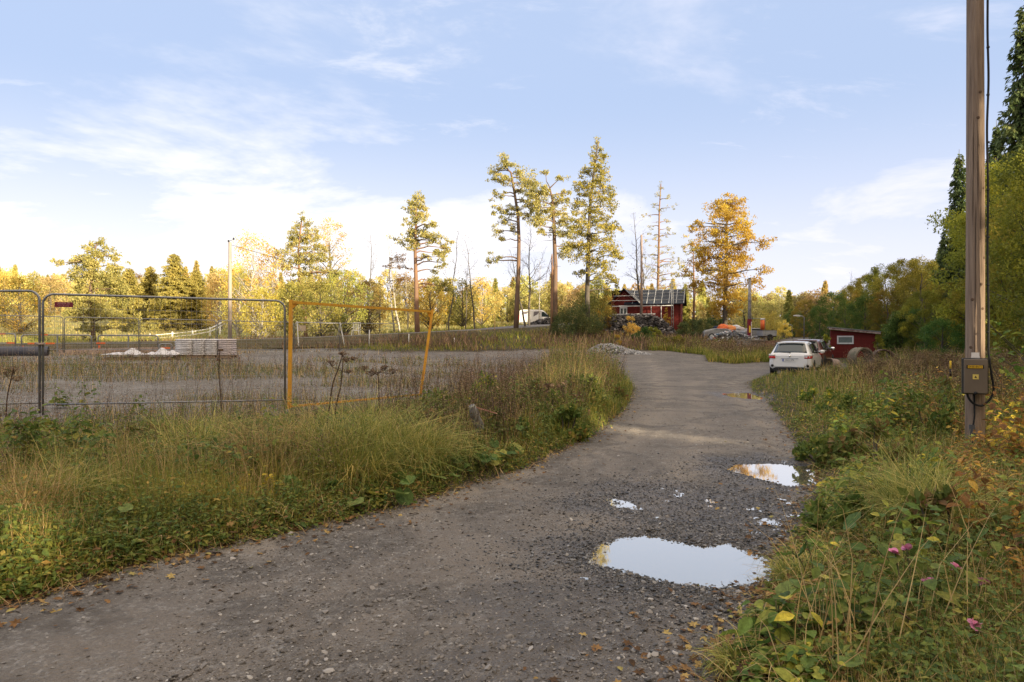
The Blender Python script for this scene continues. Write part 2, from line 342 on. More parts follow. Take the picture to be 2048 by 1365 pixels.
def earth_mat():
    m = bpy.data.materials.new('earth'); m.use_nodes = True; nt = m.node_tree; L = nt.links; b = nt.nodes['Principled BSDF']
    pos = N(nt, 'ShaderNodeNewGeometry').outputs['Position']
    def noise(sc, det=6, ro=.6, dist=0):
        n = N(nt, 'ShaderNodeTexNoise'); L.new(pos, n.inputs['Vector']); n.inputs['Scale'].default_value = sc; n.inputs['Detail'].default_value = det; n.inputs['Roughness'].default_value = ro; n.inputs['Distortion'].default_value = dist; return n
    def mr(x, a, b_, c=0, d=1):
        n = N(nt, 'ShaderNodeMapRange'); L.new(x, n.inputs[0]); n.inputs[1].default_value = a; n.inputs[2].default_value = b_; n.inputs[3].default_value = c; n.inputs[4].default_value = d; return n.outputs[0]
    def mix(f, a, b_, bt='MIX'):
        n = N(nt, 'ShaderNodeMix', data_type='RGBA', blend_type=bt)
        if isinstance(f, (int, float)): n.inputs[0].default_value = f
        else: L.new(f, n.inputs[0])
        for i, q in ((6, a), (7, b_)):
            if isinstance(q, tuple): n.inputs[i].default_value = (*q, 1)
            else: L.new(q, n.inputs[i])
        return n.outputs[2]
    def attr(a): n = N(nt, 'ShaderNodeAttribute', attribute_name=a); return n.outputs['Fac']
    def mul(a, b_):
        n = N(nt, 'ShaderNodeMath', operation='MULTIPLY'); L.new(a, n.inputs[0])
        if isinstance(b_, float): n.inputs[1].default_value = b_
        else: L.new(b_, n.inputs[1])
        return n.outputs[0]
    vor = N(nt, 'ShaderNodeTexVoronoi'); L.new(pos, vor.inputs['Vector']); vor.inputs['Scale'].default_value = 55
    vor2 = N(nt, 'ShaderNodeTexVoronoi'); L.new(pos, vor2.inputs['Vector']); vor2.inputs['Scale'].default_value = 130
    stone = N(nt, 'ShaderNodeValToRGB'); L.new(vor.outputs['Color'], stone.inputs[0]); e = stone.color_ramp.elements
    e[0].position = .1; e[0].color = (.11, .105, .10, 1); e[1].position = .95; e[1].color = (.38, .37, .36, 1); q = e.new(.6); q.color = (.22, .205, .19, 1)
    fines = mix(mr(noise(1.1, 5, .6).outputs[0], .35, .65), (.208, .182, .158), (.150, .134, .121))
    fines = mix(mr(noise(.35, 3).outputs[0], .4, .62), fines, (.235, .205, .178))
    fines = mix(mr(noise(60, 3, .8).outputs[0], .3, .7, 0, .55), fines, (.09, .083, .078))
    fines = mix(mul(attr('track'), .85), fines, (.275, .238, .20))
    fines = mix(mr(noise(.55, 5, .7, 1.5).outputs[0],   .46, .58, 0, .78), fines, (.085, .077, .071))
    gr = mix(mr(noise(7, 6, .8).outputs[0], .46, .62, 0, .8), fines, stone.outputs[0])
    lotc = mix(mr(noise(5, 6, .8).outputs[0], .42, .62), (.15, .125, .095), stone.outputs[0])
    lotc = mix(mr(noise(.45, 6, .7, 1).outputs[0], .46, .62, 0, .6), lotc, (.27, .262, .25))
    lotc = mix(mr(noise(.8, 6, .75, 1).outputs[0], .54, .68, 0, .65), lotc, (.10, .088, .06))
    soil = mix(mr(noise(3, 5, .7).outputs[0], .35, .65), (.040, .030, .018), (.065, .052, .024))
    field = mix(mr(noise(.12, 5, .6).outputs[0], .35, .65), (.23, .24, .07), (.36, .30, .12))
    c = mix(attr('field'), soil, field)
    c = mix(attr('lot'), c, lotc)
    c = mix(attr('road'), c, gr)
    wet = mul(attr('wet'), mr(noise(4, 5, .7).outputs[0], .30, .6, .35, 1))
    c = mix(wet, c, mix(1.0, c, (.42, .41, .42), 'MULTIPLY'))
    hsd = N(nt, 'ShaderNodeHueSaturation'); hsd.inputs['Saturation'].default_value = 1.1; L.new(c, hsd.inputs['Color']); L.new(hsd.outputs[0], b.inputs['Base Color'])
    L.new(mr(wet, 0, 1, .92, .26), b.inputs['Roughness']); b.inputs['Specular IOR Level'].default_value = .5
    h = N(nt, 'ShaderNodeMath', operation='ADD'); L.new(mul(vor.outputs['Distance'], -1.6), h.inputs[0])
    h2 = N(nt, 'ShaderNodeMath', operation='ADD'); L.new(mul(vor2.outputs['Distance'], -.7), h2.inputs[0]); L.new(noise(22, 6, .75).outputs[0], h2.inputs[1]); L.new(h2.outputs[0], h.inputs[1])
    bp = N(nt, 'ShaderNodeBump'); bp.inputs['Strength'].default_value = .75; bp.inputs['Distance'].default_value = .014; L.new(h.outputs[0], bp.inputs['Height']); L.new(bp.outputs[0], b.inputs['Normal'])
    return m
EARTH = earth_mat()
rag = (fbm(fx_*3, fy_*3, 41, 4, .6)-.5)
a_trk = np.exp(-(sdline(fx_, fy_, RUT)/.3)**2)+np.exp(-(sdline(fx_, fy_, RUT2)/.35)**2)+.8*np.exp(-(sdline(fx_+1.1, fy_-.5, RUT)/.3)**2)
a_trk = np.clip(a_trk*(.5+fbm(fx_*.7, fy_*.7, 55, 3)), 0, 1)
a_road = np.clip(.5-(RS+rag*.45)/.16, 0, 1)
a_lot = np.clip(.5-(LS+rag*3)/1.5, 0, 1)
a_field = np.clip((fy_-58-.2*fx_)/8, 0, 1)*np.clip((4-fx_)/8, 0, 1)
wetd = np.minimum.reduce([sdpoly(fx_, fy_, P) for P in PUD]+[sdpoly(fx_, fy_, WETZ)])
a_wet = np.clip(1.15-(wetd+rag*.9)/.6, 0, 1)
a_wet = np.maximum(a_wet, np.clip(1.1-(sdpoly(fx_, fy_, [(-.3, 2.6), (.9, 2.8), (1.2, 4.2), (.3, 4.3)])+rag)/.5, 0, .55))
def ground_obj(name, fsel, label_kind='structure'):
    f = QF[fsel]; used = np.unique(f); rem = np.full(len(fx_), -1, np.int64); rem[used] = np.arange(len(used))
    mb = MB(); mb.add(np.stack([fx_[used], fy_[used], TZ[used]], 1), rem[f], 0, True); o = mb.build(name, EARTH)
    for nm, arr in (('track', a_trk), ('road', a_road), ('lot', a_lot), ('field', a_field), ('wet', a_wet)):
        o.data.attributes.new(nm, 'FLOAT', 'POINT').data.foreach_set('value', arr[used].astype(np.float32))
    o['kind'] = 'structure'; return o
fc = RS[QF].mean(1) < 0; lc = (LS[QF].mean(1) < 0) & ~fc
ground_obj('dirt_road', fc); ground_obj('gravel_lot', lc); ground_obj('ground', ~fc & ~lc)
# puddles: water lies wherever the road dips below the water level
wm = bpy.data.materials.new('puddle_water'); wm.use_nodes = True
_nt = wm.node_tree; _b = _nt.nodes['Principled BSDF']; _b.inputs['Base Color'].default_value = (1.0, .915, .775, 1); _b.inputs['Metallic'].default_value = .93; _b.inputs['Roughness'].default_value = .03
_lw = _nt.nodes.new('ShaderNodeLayerWeight'); _lw.inputs[0].default_value = .5; _mr = _nt.nodes.new('ShaderNodeMapRange'); _nt.links.new(_lw.outputs['Facing'], _mr.inputs[0]); _mr.inputs[1].default_value = .35; _mr.inputs[2].default_value = .80; _mr.inputs[3].default_value = .25; _mr.inputs[4].default_value = .97
_df = _nt.nodes.new('ShaderNodeBsdfDiffuse'); _df.inputs[0].default_value = (.16, .135, .11, 1); _mx = _nt.nodes.new('ShaderNodeMixShader'); _nt.links.new(_mr.outputs[0], _mx.inputs[0]); _nt.links.new(_df.outputs[0], _mx.inputs[1]); _nt.links.new(_b.outputs[0], _mx.inputs[2]); _nt.links.new(_mx.outputs[0], _nt.nodes['Material Output'].inputs[0])
low_v = TZ < WATER_Z+.0015
for P in PUD+[WETZ]:
    inreg = sdpoly(fx_, fy_, P) < .3
    fs = (low_v[QF].any(1)) & (inreg[QF].all(1))
    if fs.any():
        f = QF[fs]; used = np.unique(f); rem = np.full(len(fx_), -1, np.int64); rem[used] = np.arange(len(used))
        MB().add(np.stack([fx_[used], fy_[used], np.full(len(used), WATER_Z)], 1), rem[f], 0, True).build('puddle', wm)['kind'] = 'structure'
# ------------------------------------------------------------ templates for leaves, blades, stones
rng = np.random.default_rng(7)
def rot_mats(yaw, pitch, roll):
    cy, sy = np.cos(yaw), np.sin(yaw); cp, sp = np.cos(pitch), np.sin(pitch); cr, sr = np.cos(roll), np.sin(roll); z = np.zeros_like(cy); o = z+1
    A = np.stack([np.stack([cy, -sy, z], -1), np.stack([sy, cy, z], -1), np.stack([z, z, o], -1)], -2)
    B = np.stack([np.stack([o, z, z], -1), np.stack([z, cp, -sp], -1), np.stack([z, sp, cp], -1)], -2)
    C_ = np.stack([np.stack([cr, z, sr], -1), np.stack([z, o, z], -1), np.stack([-sr, z, cr], -1)], -2)
    return A @ B @ C_
def scatter(mb, tv, tf, pos, M, scale, m=0):
    """copies of a template (leaf along +y, normal +z) at pos with rotation M and scale (n,) or (n,3)"""
    tv = np.asarray(tv, float); n = len(pos); scale = np.asarray(scale, float)
    if scale.ndim == 1: scale = scale[:, None]
    v = tv[None]*(scale[:, None, :]); v = np.einsum('nij,nkj->nki', M, v)+np.asarray(pos)[:, None, :]
    k = len(tv); off = (np.arange(n)*k)[:, None, None]
    for size in set(len(f) for f in tf):
        ff = np.array([f for f in tf if len(f) == size]); mb.f.append(((ff[None]+off).reshape(-1, size)+mb.n, m, False))
    mb.v.append(v.reshape(-1, 3)); mb.n += n*k
RHOMB = ([(0, 0, 0), (-.3, .45, .08), (0, 1, -.05), (.3, .45, .08)], [(0, 3, 2), (0, 2, 1)])
CARD = ([(-.5, -.5, 0), (.5, -.5, .1), (.5, .5, 0), (-.5, .5, .1)], [(0, 1, 2, 3)])
OVAL = ([(0, 0, 0), (-.22, .2, .05), (-.33, .45, .08), (-.24, .75, .03), (0, 1.05, -.12), (.24, .75, .03), (.33, .45, .08), (.22, .2, .05), (0, .5, 0)], [(0, 8, 1), (1, 8, 2), (2, 8, 3), (3, 8, 4), (4, 8, 5), (5, 8, 6), (6, 8, 7), (7, 8, 0)])
def lobed(n=15, amp=.16, cup=.1, seed=1):
    r_ = random.Random(seed); v = [(0, .42, -cup)]
    for i in range(n):
        a = -math.pi/2+2*math.pi*(i+.0)/n; rr = .5*(1+amp*(1 if i % 2 else -1)+r_.uniform(-.06, .06))*(.45 if i == 0 else 1)
        v.append((rr*math.cos(a), .42+rr*math.sin(a), cup*.4*math.sin(3*a+seed)))
    return v, [(0, 1+i, 1+(i+1) % n) for i in range(n)]
LOBED = lobed(21, .10, .17); ROUND = lobed(17, .05, .08, 4); MAPLE = lobed(13, .3, .05, 3)
def blade_tpl(curve, tip=.0):
    v = []; n = 4
    for i in range(n+1):
        t = i/n; a = curve*t*t; w = .5*(1-t**1.6)+tip*.1
        y = math.sin(a)*t*.9 if curve else 0; z = t*math.cos(a*.75)
        v += [(-w, y, z), (w, y, z)]
    return v, [(2*i, 2*i+1, 2*i+3, 2*i+2) for i in range(n)]
BLADES = [blade_tpl(c) for c in (.15, .5, .9, 1.4, 1.9)]
def blades(mb, pos, h, w, curve, tilt=.25, m=0, r=rng):
    """grass blades; curve index array into BLADES"""
    n = len(pos); yaw = r.uniform(0, 2*np.pi, n); M = rot_mats(yaw, r.normal(0, tilt, n), r.normal(0, tilt*.7, n)); S = np.stack([w, h, h], 1)
    for c in range(len(BLADES)):
        q = curve == c
        if q.any(): scatter(mb, *BLADES[c], pos[q], M[q], S[q], m)
_ico = [(0, 0, -.5), (.45, 0, -.15), (.14, .43, -.15), (-.36, .26, -.15), (-.36, -.26, -.15), (.14, -.43, -.15), (.36, .26, .2), (-.14, .43, .2), (-.45, 0, .2), (-.14, -.43, .2), (.36, -.26, .2), (0, 0, .38)]
_icf = [(0, 2, 1), (0, 3, 2), (0, 4, 3), (0, 5, 4), (0, 1, 5), (1, 2, 6), (2, 3, 7), (3, 4, 8), (4, 5, 9), (5, 1, 10), (1, 6, 10), (2, 7, 6), (3, 8, 7), (4, 9, 8), (5, 10, 9), (11, 6, 7), (11, 7, 8), (11, 8, 9), (11, 9, 10), (11, 10, 6)]
def stones(mb, pos, s, flat=.6, r=rng, m=0):
    n = len(pos); M = rot_mats(r.uniform(0, 6.28, n), r.normal(0, .35, n), r.normal(0, .35, n)); S = np.stack([s*r.uniform(.7, 1.4, n), s*r.uniform(.6, 1.1, n), s*flat*r.uniform(.7, 1.2, n)], 1)
    for k in range(6):
        tv = np.array(_ico)*(1+np.random.default_rng(k).uniform(-.28, .28, (12, 1))); q = (np.arange(n) % 6) == k
        scatter(mb, tv, _icf, pos[q], M[q], S[q], m)

# ------------------------------------------------------------ foliage materials
L_PINE = leafmat('pine_needles', [(0, (0.155, 0.159, 0.054)), (.5, (0.356, 0.330, 0.103)), (1, (0.595, 0.490, 0.177))], .3, clump=.45, cscale=.8)
L_SPRUCE = leafmat('spruce_needles', [(0, (0.134, 0.145, 0.037)), (.5, (0.341, 0.303, 0.063)), (1, (0.584, 0.448, 0.104))], .3, clump=.4, cscale=.7)
L_DSPR = leafmat('dark_spruce_needles', [(0, (0.042, 0.076, 0.032)), (.6, (0.098, 0.134, 0.046)), (1, (0.192, 0.202, 0.064))], .25, clump=.4, cscale=.6, objvar=.5)
L_GOLD = leafmat('golden_leaves', [(0, (0.399, 0.255, 0.077)), (.45, (0.589, 0.408, 0.110)), (.8, (0.712, 0.551, 0.176)), (1, (0.427, 0.408, 0.154))], .5, clump=.5, cscale=.45, objvar=.6)
L_ORANGE = leafmat('orange_maple_leaves', [(0, (0.246, 0.143, 0.035)), (.4, (0.458, 0.296, 0.056)), (.75, (0.581, 0.439, 0.070)), (1, (0.634, 0.570, 0.098))], .45, clump=.6, cscale=.5)
L_OLIVE = leafmat('olive_leaves', [(0, (0.112, 0.123, 0.023)), (.5, (0.256, 0.210, 0.036)), (1, (0.512, 0.334, 0.052))], .35, clump=.55, cscale=.3, objvar=.7)
L_OLG = leafmat('yellow_olive_leaves', [(0, (0.119, 0.137, 0.043)), (.5, (0.289, 0.265, 0.065)), (1, (0.510, 0.412, 0.101))], .45, clump=.55, cscale=.4, objvar=.5)
L_SPRL = leafmat('pale_spruce_needles', [(0, (0.215, 0.210, 0.060)), (.5, (0.411, 0.360, 0.103)), (1, (0.606, 0.500, 0.154))], .35, clump=.4, cscale=.7)
L_GREEN = leafmat('green_leaves', [(0, (0.039, 0.084, 0.020)), (.5, (0.091, 0.154, 0.031)), (1, (0.196, 0.238, 0.049))], .35, clump=.5, cscale=.6, objvar=.4)
L_WILLOW = leafmat('willow_leaves', [(0, (.05, .075, .03)), (.5, (.10, .13, .045)), (1, (.20, .17, .05))], .35, clump=.5, cscale=.7)
L_FAR = leafmat('far_autumn_leaves', [(0, (0.240, 0.196, 0.084)), (.5, (0.440, 0.330, 0.140)), (1, (0.620, 0.474, 0.210))], .4, clump=.4, cscale=.25, objvar=.9)
L_FARC = leafmat('far_conifer_needles', [(0, (0.250, 0.213, 0.075)), (.5, (0.450, 0.350, 0.125)), (1, (0.650, 0.500, 0.188))], .35, clump=.4, cscale=.4, objvar=.7)
L_BROWN = leafmat('brown_leaves', [(0, (.10, .055, .025)), (.5, (.20, .11, .04)), (1, (.34, .20, .06))], .35, clump=.4, objvar=.5)
BARK_P = mat('pine_bark', (.20, .125, .085), .95, col2=(.11, .085, .07), nscale=3, stretch=(1, 1, .25), bump=.8, bscale=14)
BARK_O = mat('orange_pine_bark', (.27, .155, .095), .9, col2=(.17, .11, .08), nscale=3, stretch=(1, 1, .3), bump=.5, bscale=14)
BARK_G = mat('grey_bark', (.13, .115, .10), .95, col2=(.07, .06, .05), nscale=4, stretch=(1, 1, .3), bump=.6, bscale=16)
BARK_B = mat('birch_bark', (.55, .52, .47), .8, col2=(.16, .14, .12), nscale=7, stretch=(.6, .6, 1.6))
BARK_D = mat('dead_wood', (.30, .17, .10), .9, col2=(.16, .10, .07), nscale=4, stretch=(1, 1, .2))

# ------------------------------------------------------------ tree builders
def cloud(mb, C, Rr, n, size, r, tpl=RHOMB, flat=0.0, m=0, shell=.45):
    """n leaves in an ellipsoid"""
    d = r.normal(size=(n, 3)); d /= np.linalg.norm(d, axis=1)[:, None]; rad = r.uniform(0, 1, n)**shell
    p = np.array(C)+d*rad[:, None]*np.array(Rr)
    scatter(mb, *tpl, p, rot_mats(r.uniform(0, 6.28, n), r.normal(0, 1-flat, n)*1.0, r.normal(0, 1-flat, n)), size*r.uniform(.6, 1.4, n), m)
def limb(mb, a, b, r0, r1, r, sag=.1, k=5, n=5):
    a = np.array(a, float); b = np.array(b, float); t = np.linspace(0, 1, n)[:, None]; L = np.linalg.norm(b-a)
    P = a+(b-a)*t; P[1:-1] += r.normal(0, .03*L, (n-2, 3)); P[:, 2] += (sag*L*np.sin(t*np.pi))[:, 0]
    mb.tube(P, np.linspace(r0, r1, n), k, cap=False)
def twigs(mb, a, d, L, rad, r, depth=3, k=4, spread=.6, nch=4):
    a = np.array(a, float); d = np.array(d, float); d /= np.linalg.norm(d); P = [a]; n = 4
    for i in range(n): d = d+r.normal(0, .10, 3); d[2] += .05; d /= np.linalg.norm(d); P.append(P[-1]+d*L/n)
    mb.tube(P, np.linspace(rad, rad*.35, n+1), k, cap=False)
    if depth > 0:
        for c in range(nch):
            t = r.uniform(.25, 1); i = min(int(t*n), n-1); q = P[i]+(P[i+1]-P[i])*(t*n-i)
            e = r.normal(0, 1, 3); e -= d*np.dot(e, d); e /= np.linalg.norm(e)+1e-9
            twigs(mb, q, d+e*spread*r.uniform(.7, 1.4), L*r.uniform(.4, .65), rad*.45, r, depth-1, 3, spread, nch)
    return P
def trunk_path(h, r, lean=(0, 0), wob=.02, n=9):
    t = np.linspace(0, 1, n); x = lean[0]*t+np.concatenate([[0], r.normal(0, wob*h, n-1)])*.5; y = lean[1]*t+np.concatenate([[0], r.normal(0, wob*h, n-1)])*.5
    return np.stack([x, y, t*h], 1)
def on_path(P, z):
    P = np.array(P); return np.array([np.interp(z, P[:, 2], P[:, 0]), np.interp(z, P[:, 2], P[:, 1]), z])
def finish(root, tk, cr, bark, leaf, crname='crown'):
    tk.build('trunk', bark, root)
    if cr is not None and cr.n: cr.build(crname, leaf, root)
    return reg(root)
def make_deciduous(name, label, cat, h, w, seed, leaf, bark, nc=60, nl=90, size=.16, base=.2, group=None, bare=0.0, shape='oval', loc=(0, 0, 0), lean=(0, 0), clr=.16, hidden_limbs=False):
    r = np.random.default_rng(seed); root = thing(name, label, cat, loc, group=group); tk = MB(); cr = MB()
    P = trunk_path(h*.92, r, lean); tk.tube(P, np.linspace(h*.022+.03, .02, len(P)), 7)
    for i in range(nc):
        t = (i+.5)/nc; z = base*h+(1-base)*h*t
        env = {'oval': math.sin(math.pi*min(1, (t*.86+.10)))**.7, 'cone': (1-t)**.8*.95+.06, 'col': .75*math.sin(math.pi*(t*.9+.05))**.5, 'dome': math.sqrt(max(0, 1-(t*.98)**2.2))}[shape]
        a = i*2.4+r.uniform(-.5, .5); rad = w/2*env*r.uniform(.35, 1.0)**.6
        c = on_path(P, min(z, h*.9)); c = np.array([c[0]+rad*math.cos(a), c[1]+rad*math.sin(a), z])
        if r.random() < bare: continue
        s_ = clr*w*r.uniform(.6, 1.25)
        if not hidden_limbs or i % 3 == 0: limb(tk, on_path(P, max(.05*h, z-rad*.75-.05*h)), c, .012*h*(1-t)+.012, .008, r, .04, 4, 4)
        cloud(cr, c, (s_, s_, s_*.75), int(nl*r.uniform(.6, 1.3)), size, r)
    return finish(root, tk, cr, bark, leaf)
def make_spruce(name, label, h, w, seed, leaf, bark, dens=1.0, size=.3, base=.08, group=None, loc=(0, 0, 0), sparse=0.0, droop=.35, cat='tree', lean=(0, 0), prof=.85):
    r = np.random.default_rng(seed); root = thing(name, label, cat, loc, group=group); tk = MB(); cr = MB()
    P = trunk_path(h, r, lean, .006); tk.tube(P, np.linspace(h*.014+.04, .015, len(P)), 7)
    z = base*h; pos = []; yaws = []; pit = []; sc = []
    while z < h*.985:
        t = (z/h-base)/(1-base); Lr = w/2*((1-t)**prof)*.97+.12
        for k in range(int(r.integers(4, 8))):
            if r.random() < sparse: continue
            a = r.uniform(0, 6.28); L = Lr*r.uniform(.6, 1.12); c = on_path(P, z); d = np.array([math.cos(a), math.sin(a)])
            tip = c+np.array([d[0]*L, d[1]*L, -droop*L+.12*L]); mid = c+np.array([d[0]*L*.55, d[1]*L*.55, -droop*L*.65])
            tk.tube([c, mid, tip], [.010*h*(1-t)+.012, .012, .006], 4, cap=False)
            n = max(4, int(L/size*7*dens)); s = r.uniform(.12, 1, n)[:, None]
            q = (1-s)**2*c+2*s*(1-s)*mid+s*s*tip; side = np.array([-d[1], d[0], 0]); q = q+side*(r.normal(0, .16, n)*L*(1.15-s[:, 0]))[:, None]; q[:, 2] -= np.abs(r.normal(0, size*.35, n))
            pos.append(q); yaws.append(a-np.pi/2+r.normal(0, .7, n)); pit.append(r.normal(-.55, .35, n)); sc.append(size*r.uniform(.6, 1.3, n)*(1-.3*t))
        z += (.035+.02*(1-t))*h**.6*.9*(1.0 if dens < 1.2 else .8)
    pos = np.concatenate(pos); n = len(pos)
    scatter(cr, *RHOMB, pos, rot_mats(np.concatenate(yaws), np.concatenate(pit), r.normal(0, .5, n)), np.concatenate(sc)[:, None]*np.array([.85, 1.0, 1.0]))
    return finish(root, tk, cr, bark, leaf)
def make_clumped(name, label, cat, Y, path_px, r0, clumps, seed, leaf, bark, size=.2, group=None, dens=1.0, stubs=0, flat=.35, depth=1.0):
    """a tree whose crown clumps were read off the photo: (px, py, half width, half height) at distance Y; every clump gets its own depth"""
    r = np.random.default_rng(seed); base = at(*path_px[0], Y); X0 = base[0]; Z0 = min(base[2], gz(X0, Y))-.05
    root = thing(name, label, cat, (X0, Y, Z0), group=group); tk = MB(); cr = MB(); s = Y/F
    P = [(0, 0, 0)]; dy = 0
    for px, py in path_px[1:]: x, _, z = at(px, py, Y); dy += r.normal(0, .12); P.append((x-X0, dy, z-Z0))
    P = np.array(P); tk.tube(P, np.linspace(r0, max(.03, r0*.25), len(P)), 9)
    for (px, py, hw, hh) in clumps:
        x, _, z = at(px, py, Y); x -= X0; z -= Z0; tp = on_path(P, min(max(z-hw*s*.3, .2), P[-1][2])); off = abs(x-tp[0])
        y = r.normal(0, 1)*(hw*s*.5+.35*off)*depth+tp[1]; c = np.array([x, y, z]); limb(tk, tp, c, .05+.012*off, .015, r, .05, 5, 5)
        rx, rz = hw*s, hh*s; k = max(5, int(hw*hh/8))
        for j in range(k):    # smaller tufts inside the clump
            o = r.normal(0, .72, 3)*np.array([rx, rx*.9, rz*1.25]); tr = min(rz, rx)*r.uniform(.25, .8)+.06; k2 = r.uniform(.6, 1.1)
            cloud(cr, c+o, (tr*1.5, tr*1.4, tr*k2), int(62*dens*r.uniform(.4, 1.5)*(.5+tr)), size, r, flat=0)
            if j % 4 == 0: limb(tk, c, c+o, .02, .006, r, .02, 3, 3)
    for i in range(stubs):
        z = r.uniform(.25, .75)*P[-1][2]; p = on_path(P, z); a = r.uniform(0, 6.28); limb(tk, p, p+np.array([math.cos(a), math.sin(a), -.1])*r.uniform(.4, 1.4), .025, .006, r, 0, 4, 4)
    return finish(root, tk, cr, bark, leaf)
def make_bare(name, label, Y, base_px, top_px, seed, bark, r0=.09, nb=9, L=2.2, leaf=None, nl=0, group=None, start=.35, up=.7, depth=2):
    r = np.random.default_rng(seed); b = at(*base_px, Y); z0 = min(b[2], gz(b[0], Y))-.05; root = thing(name, label, 'tree', (b[0], Y, z0), group=group); tp = at(*top_px, Y)
    h = tp[2]-z0; tk = MB(); P = trunk_path(h, r, (tp[0]-b[0], r.normal(0, .3)), .012); tk.tube(P, np.linspace(r0, .012, len(P)), 6, cap=False); cr = MB()
    for i in range(nb):
        t = start+(1-start)*(i+.5)/nb; p = on_path(P, t*h); a = r.uniform(0, 6.28)
        twigs(tk, p, (math.cos(a), math.sin(a), up+r.uniform(-.2, .6)), L*(1.15-t)*r.uniform(.6, 1.2), r0*.4*(1.1-t), r, depth)
        if nl: cloud(cr, p+np.array([math.cos(a), math.sin(a), up])*L*(1.1-t)*.6, (L*.4, L*.4, L*.4), nl, .09, r)
    return finish(root, tk, cr, bark, leaf or L_BROWN, 'crown')
def make_bush(name, label, loc, w, h, seed, leaf, nc=40, nl=110, size=.10, group=None, cat='bush', d=None):
    r = np.random.default_rng(seed); root = thing(name, label, cat, loc, group=group); st = MB(); cr = MB(); d = d or w
    for i in range(nc):
        a = r.uniform(0, 6.28); q = r.uniform(0, 1)**.5; z = h*r.uniform(.12, 1)*math.sqrt(max(.05, 1-(q*.93)**2)); c = np.array([w/2*q*math.cos(a), d/2*q*math.sin(a), z])
        if i % 2 == 0: limb(st, (c[0]*.2, c[1]*.2, -.05), c, .02, .006, r, .02, 4, 4)
        s = min(w, h)*r.uniform(.12, .2); cloud(cr, c, (s, s, s*.8), int(nl*r.uniform(.6, 1.3)), size, r)
    st.build('stems', BARK_G, root); cr.build('foliage', leaf, root); return reg(root)

# ------------------------------------------------------------ the named trees in the middle distance
make_clumped('pine_tree', 'tall leaning pine with bare lower trunk, left of the pair in the middle', 'tree', 62,
 [(1032, 660), (1034, 600), (1037, 540), (1038, 480), (1036, 430), (1029, 385), (1022, 345), (1006, 328)], .24,
 [(1008, 326, 14, 8), (992, 338, 12, 8), (1020, 330, 10, 7), (993, 358, 12, 6), (1012, 362, 14, 6), (1050, 350, 16, 9), (1062, 362, 10, 7), (1036, 345, 8, 5), (990, 385, 7, 6), (1004, 392, 6, 5), (1040, 382, 12, 7), (1062, 378, 14, 8), (1070, 395, 12, 7), (1016, 425, 18, 6), (1000, 420, 8, 5), (1002, 440, 12, 7), (1030, 418, 10, 6), (1052, 402, 10, 6), (992, 462, 8, 7), (1005, 478, 5, 6), (990, 515, 10, 5), (978, 520, 6, 4), (1030, 455, 8, 5), (1050, 425, 10, 6)], 11, L_PINE, BARK_P, .15, stubs=8, flat=.3)
make_clumped('pine_tree', 'tall pine with dense layered crown, right of the pair in the middle', 'tree', 60,
 [(1110, 655), (1110, 590), (1111, 530), (1109, 480), (1108, 440), (1106, 400), (1100, 375)], .26,
 [(1082, 376, 9, 6), (1122, 357, 8, 6), (1090, 345, 5, 4), (1095, 385, 14, 6), (1066, 385, 12, 8), (1078, 402, 16, 8), (1100, 405, 14, 7), (1125, 402, 12, 6), (1132, 385, 10, 5), (1064, 415, 12, 7), (1086, 422, 18, 7), (1112, 425, 16, 7), (1078, 440, 14, 9), (1076, 456, 10, 9), (1128, 420, 9, 6), (1130, 445, 12, 7), (1146, 444, 12, 6), (1140, 460, 12, 7), (1120, 470, 14, 6), (1136, 490, 10, 8), (1090, 464, 10, 5), (1128, 505, 8, 8), (1118, 455, 10, 6)], 12, L_PINE, BARK_P, .15, dens=1.1, stubs=6, flat=.3)
make_clumped('spruce_tree', 'tallest spruce of the middle group with loose hanging branches and pointed top', 'tree', 61,
 [(1176, 650), (1175, 590), (1176, 520), (1178, 450), (1182, 390), (1190, 330), (1196, 284)], .24,
 [(1196, 292, 5, 10), (1194, 305, 9, 9), (1206, 318, 8, 6), (1182, 322, 5, 6), (1176, 345, 10, 8), (1196, 342, 14, 8), (1212, 350, 6, 9), (1168, 368, 10, 7), (1188, 365, 16, 8), (1152, 372, 9, 5), (1208, 372, 13, 8), (1220, 385, 8, 8), (1160, 392, 8, 8), (1182, 390, 18, 9), (1204, 402, 16, 9), (1158, 412, 10, 8), (1180, 418, 18, 9), (1222, 415, 8, 10), (1206, 430, 16, 8), (1162, 436, 14, 8), (1186, 445, 18, 8), (1216, 448, 12, 8), (1230, 450, 6, 5), (1158, 460, 14, 8), (1184, 470, 18, 9), (1210, 472, 14, 8), (1224, 480, 8, 8), (1152, 490, 14, 8), (1176, 495, 18, 9), (1202, 500, 18, 9), (1226, 505, 9, 9), (1154, 515, 12, 8), (1180, 525, 18, 8), (1208, 528, 18, 8), (1232, 520, 8, 5), (1168, 545, 14, 7), (1196, 550, 16, 8), (1222, 560, 12, 6), (1236, 580, 7, 6)], 13, L_SPRUCE, BARK_G, .15, dens=.85, flat=.1)
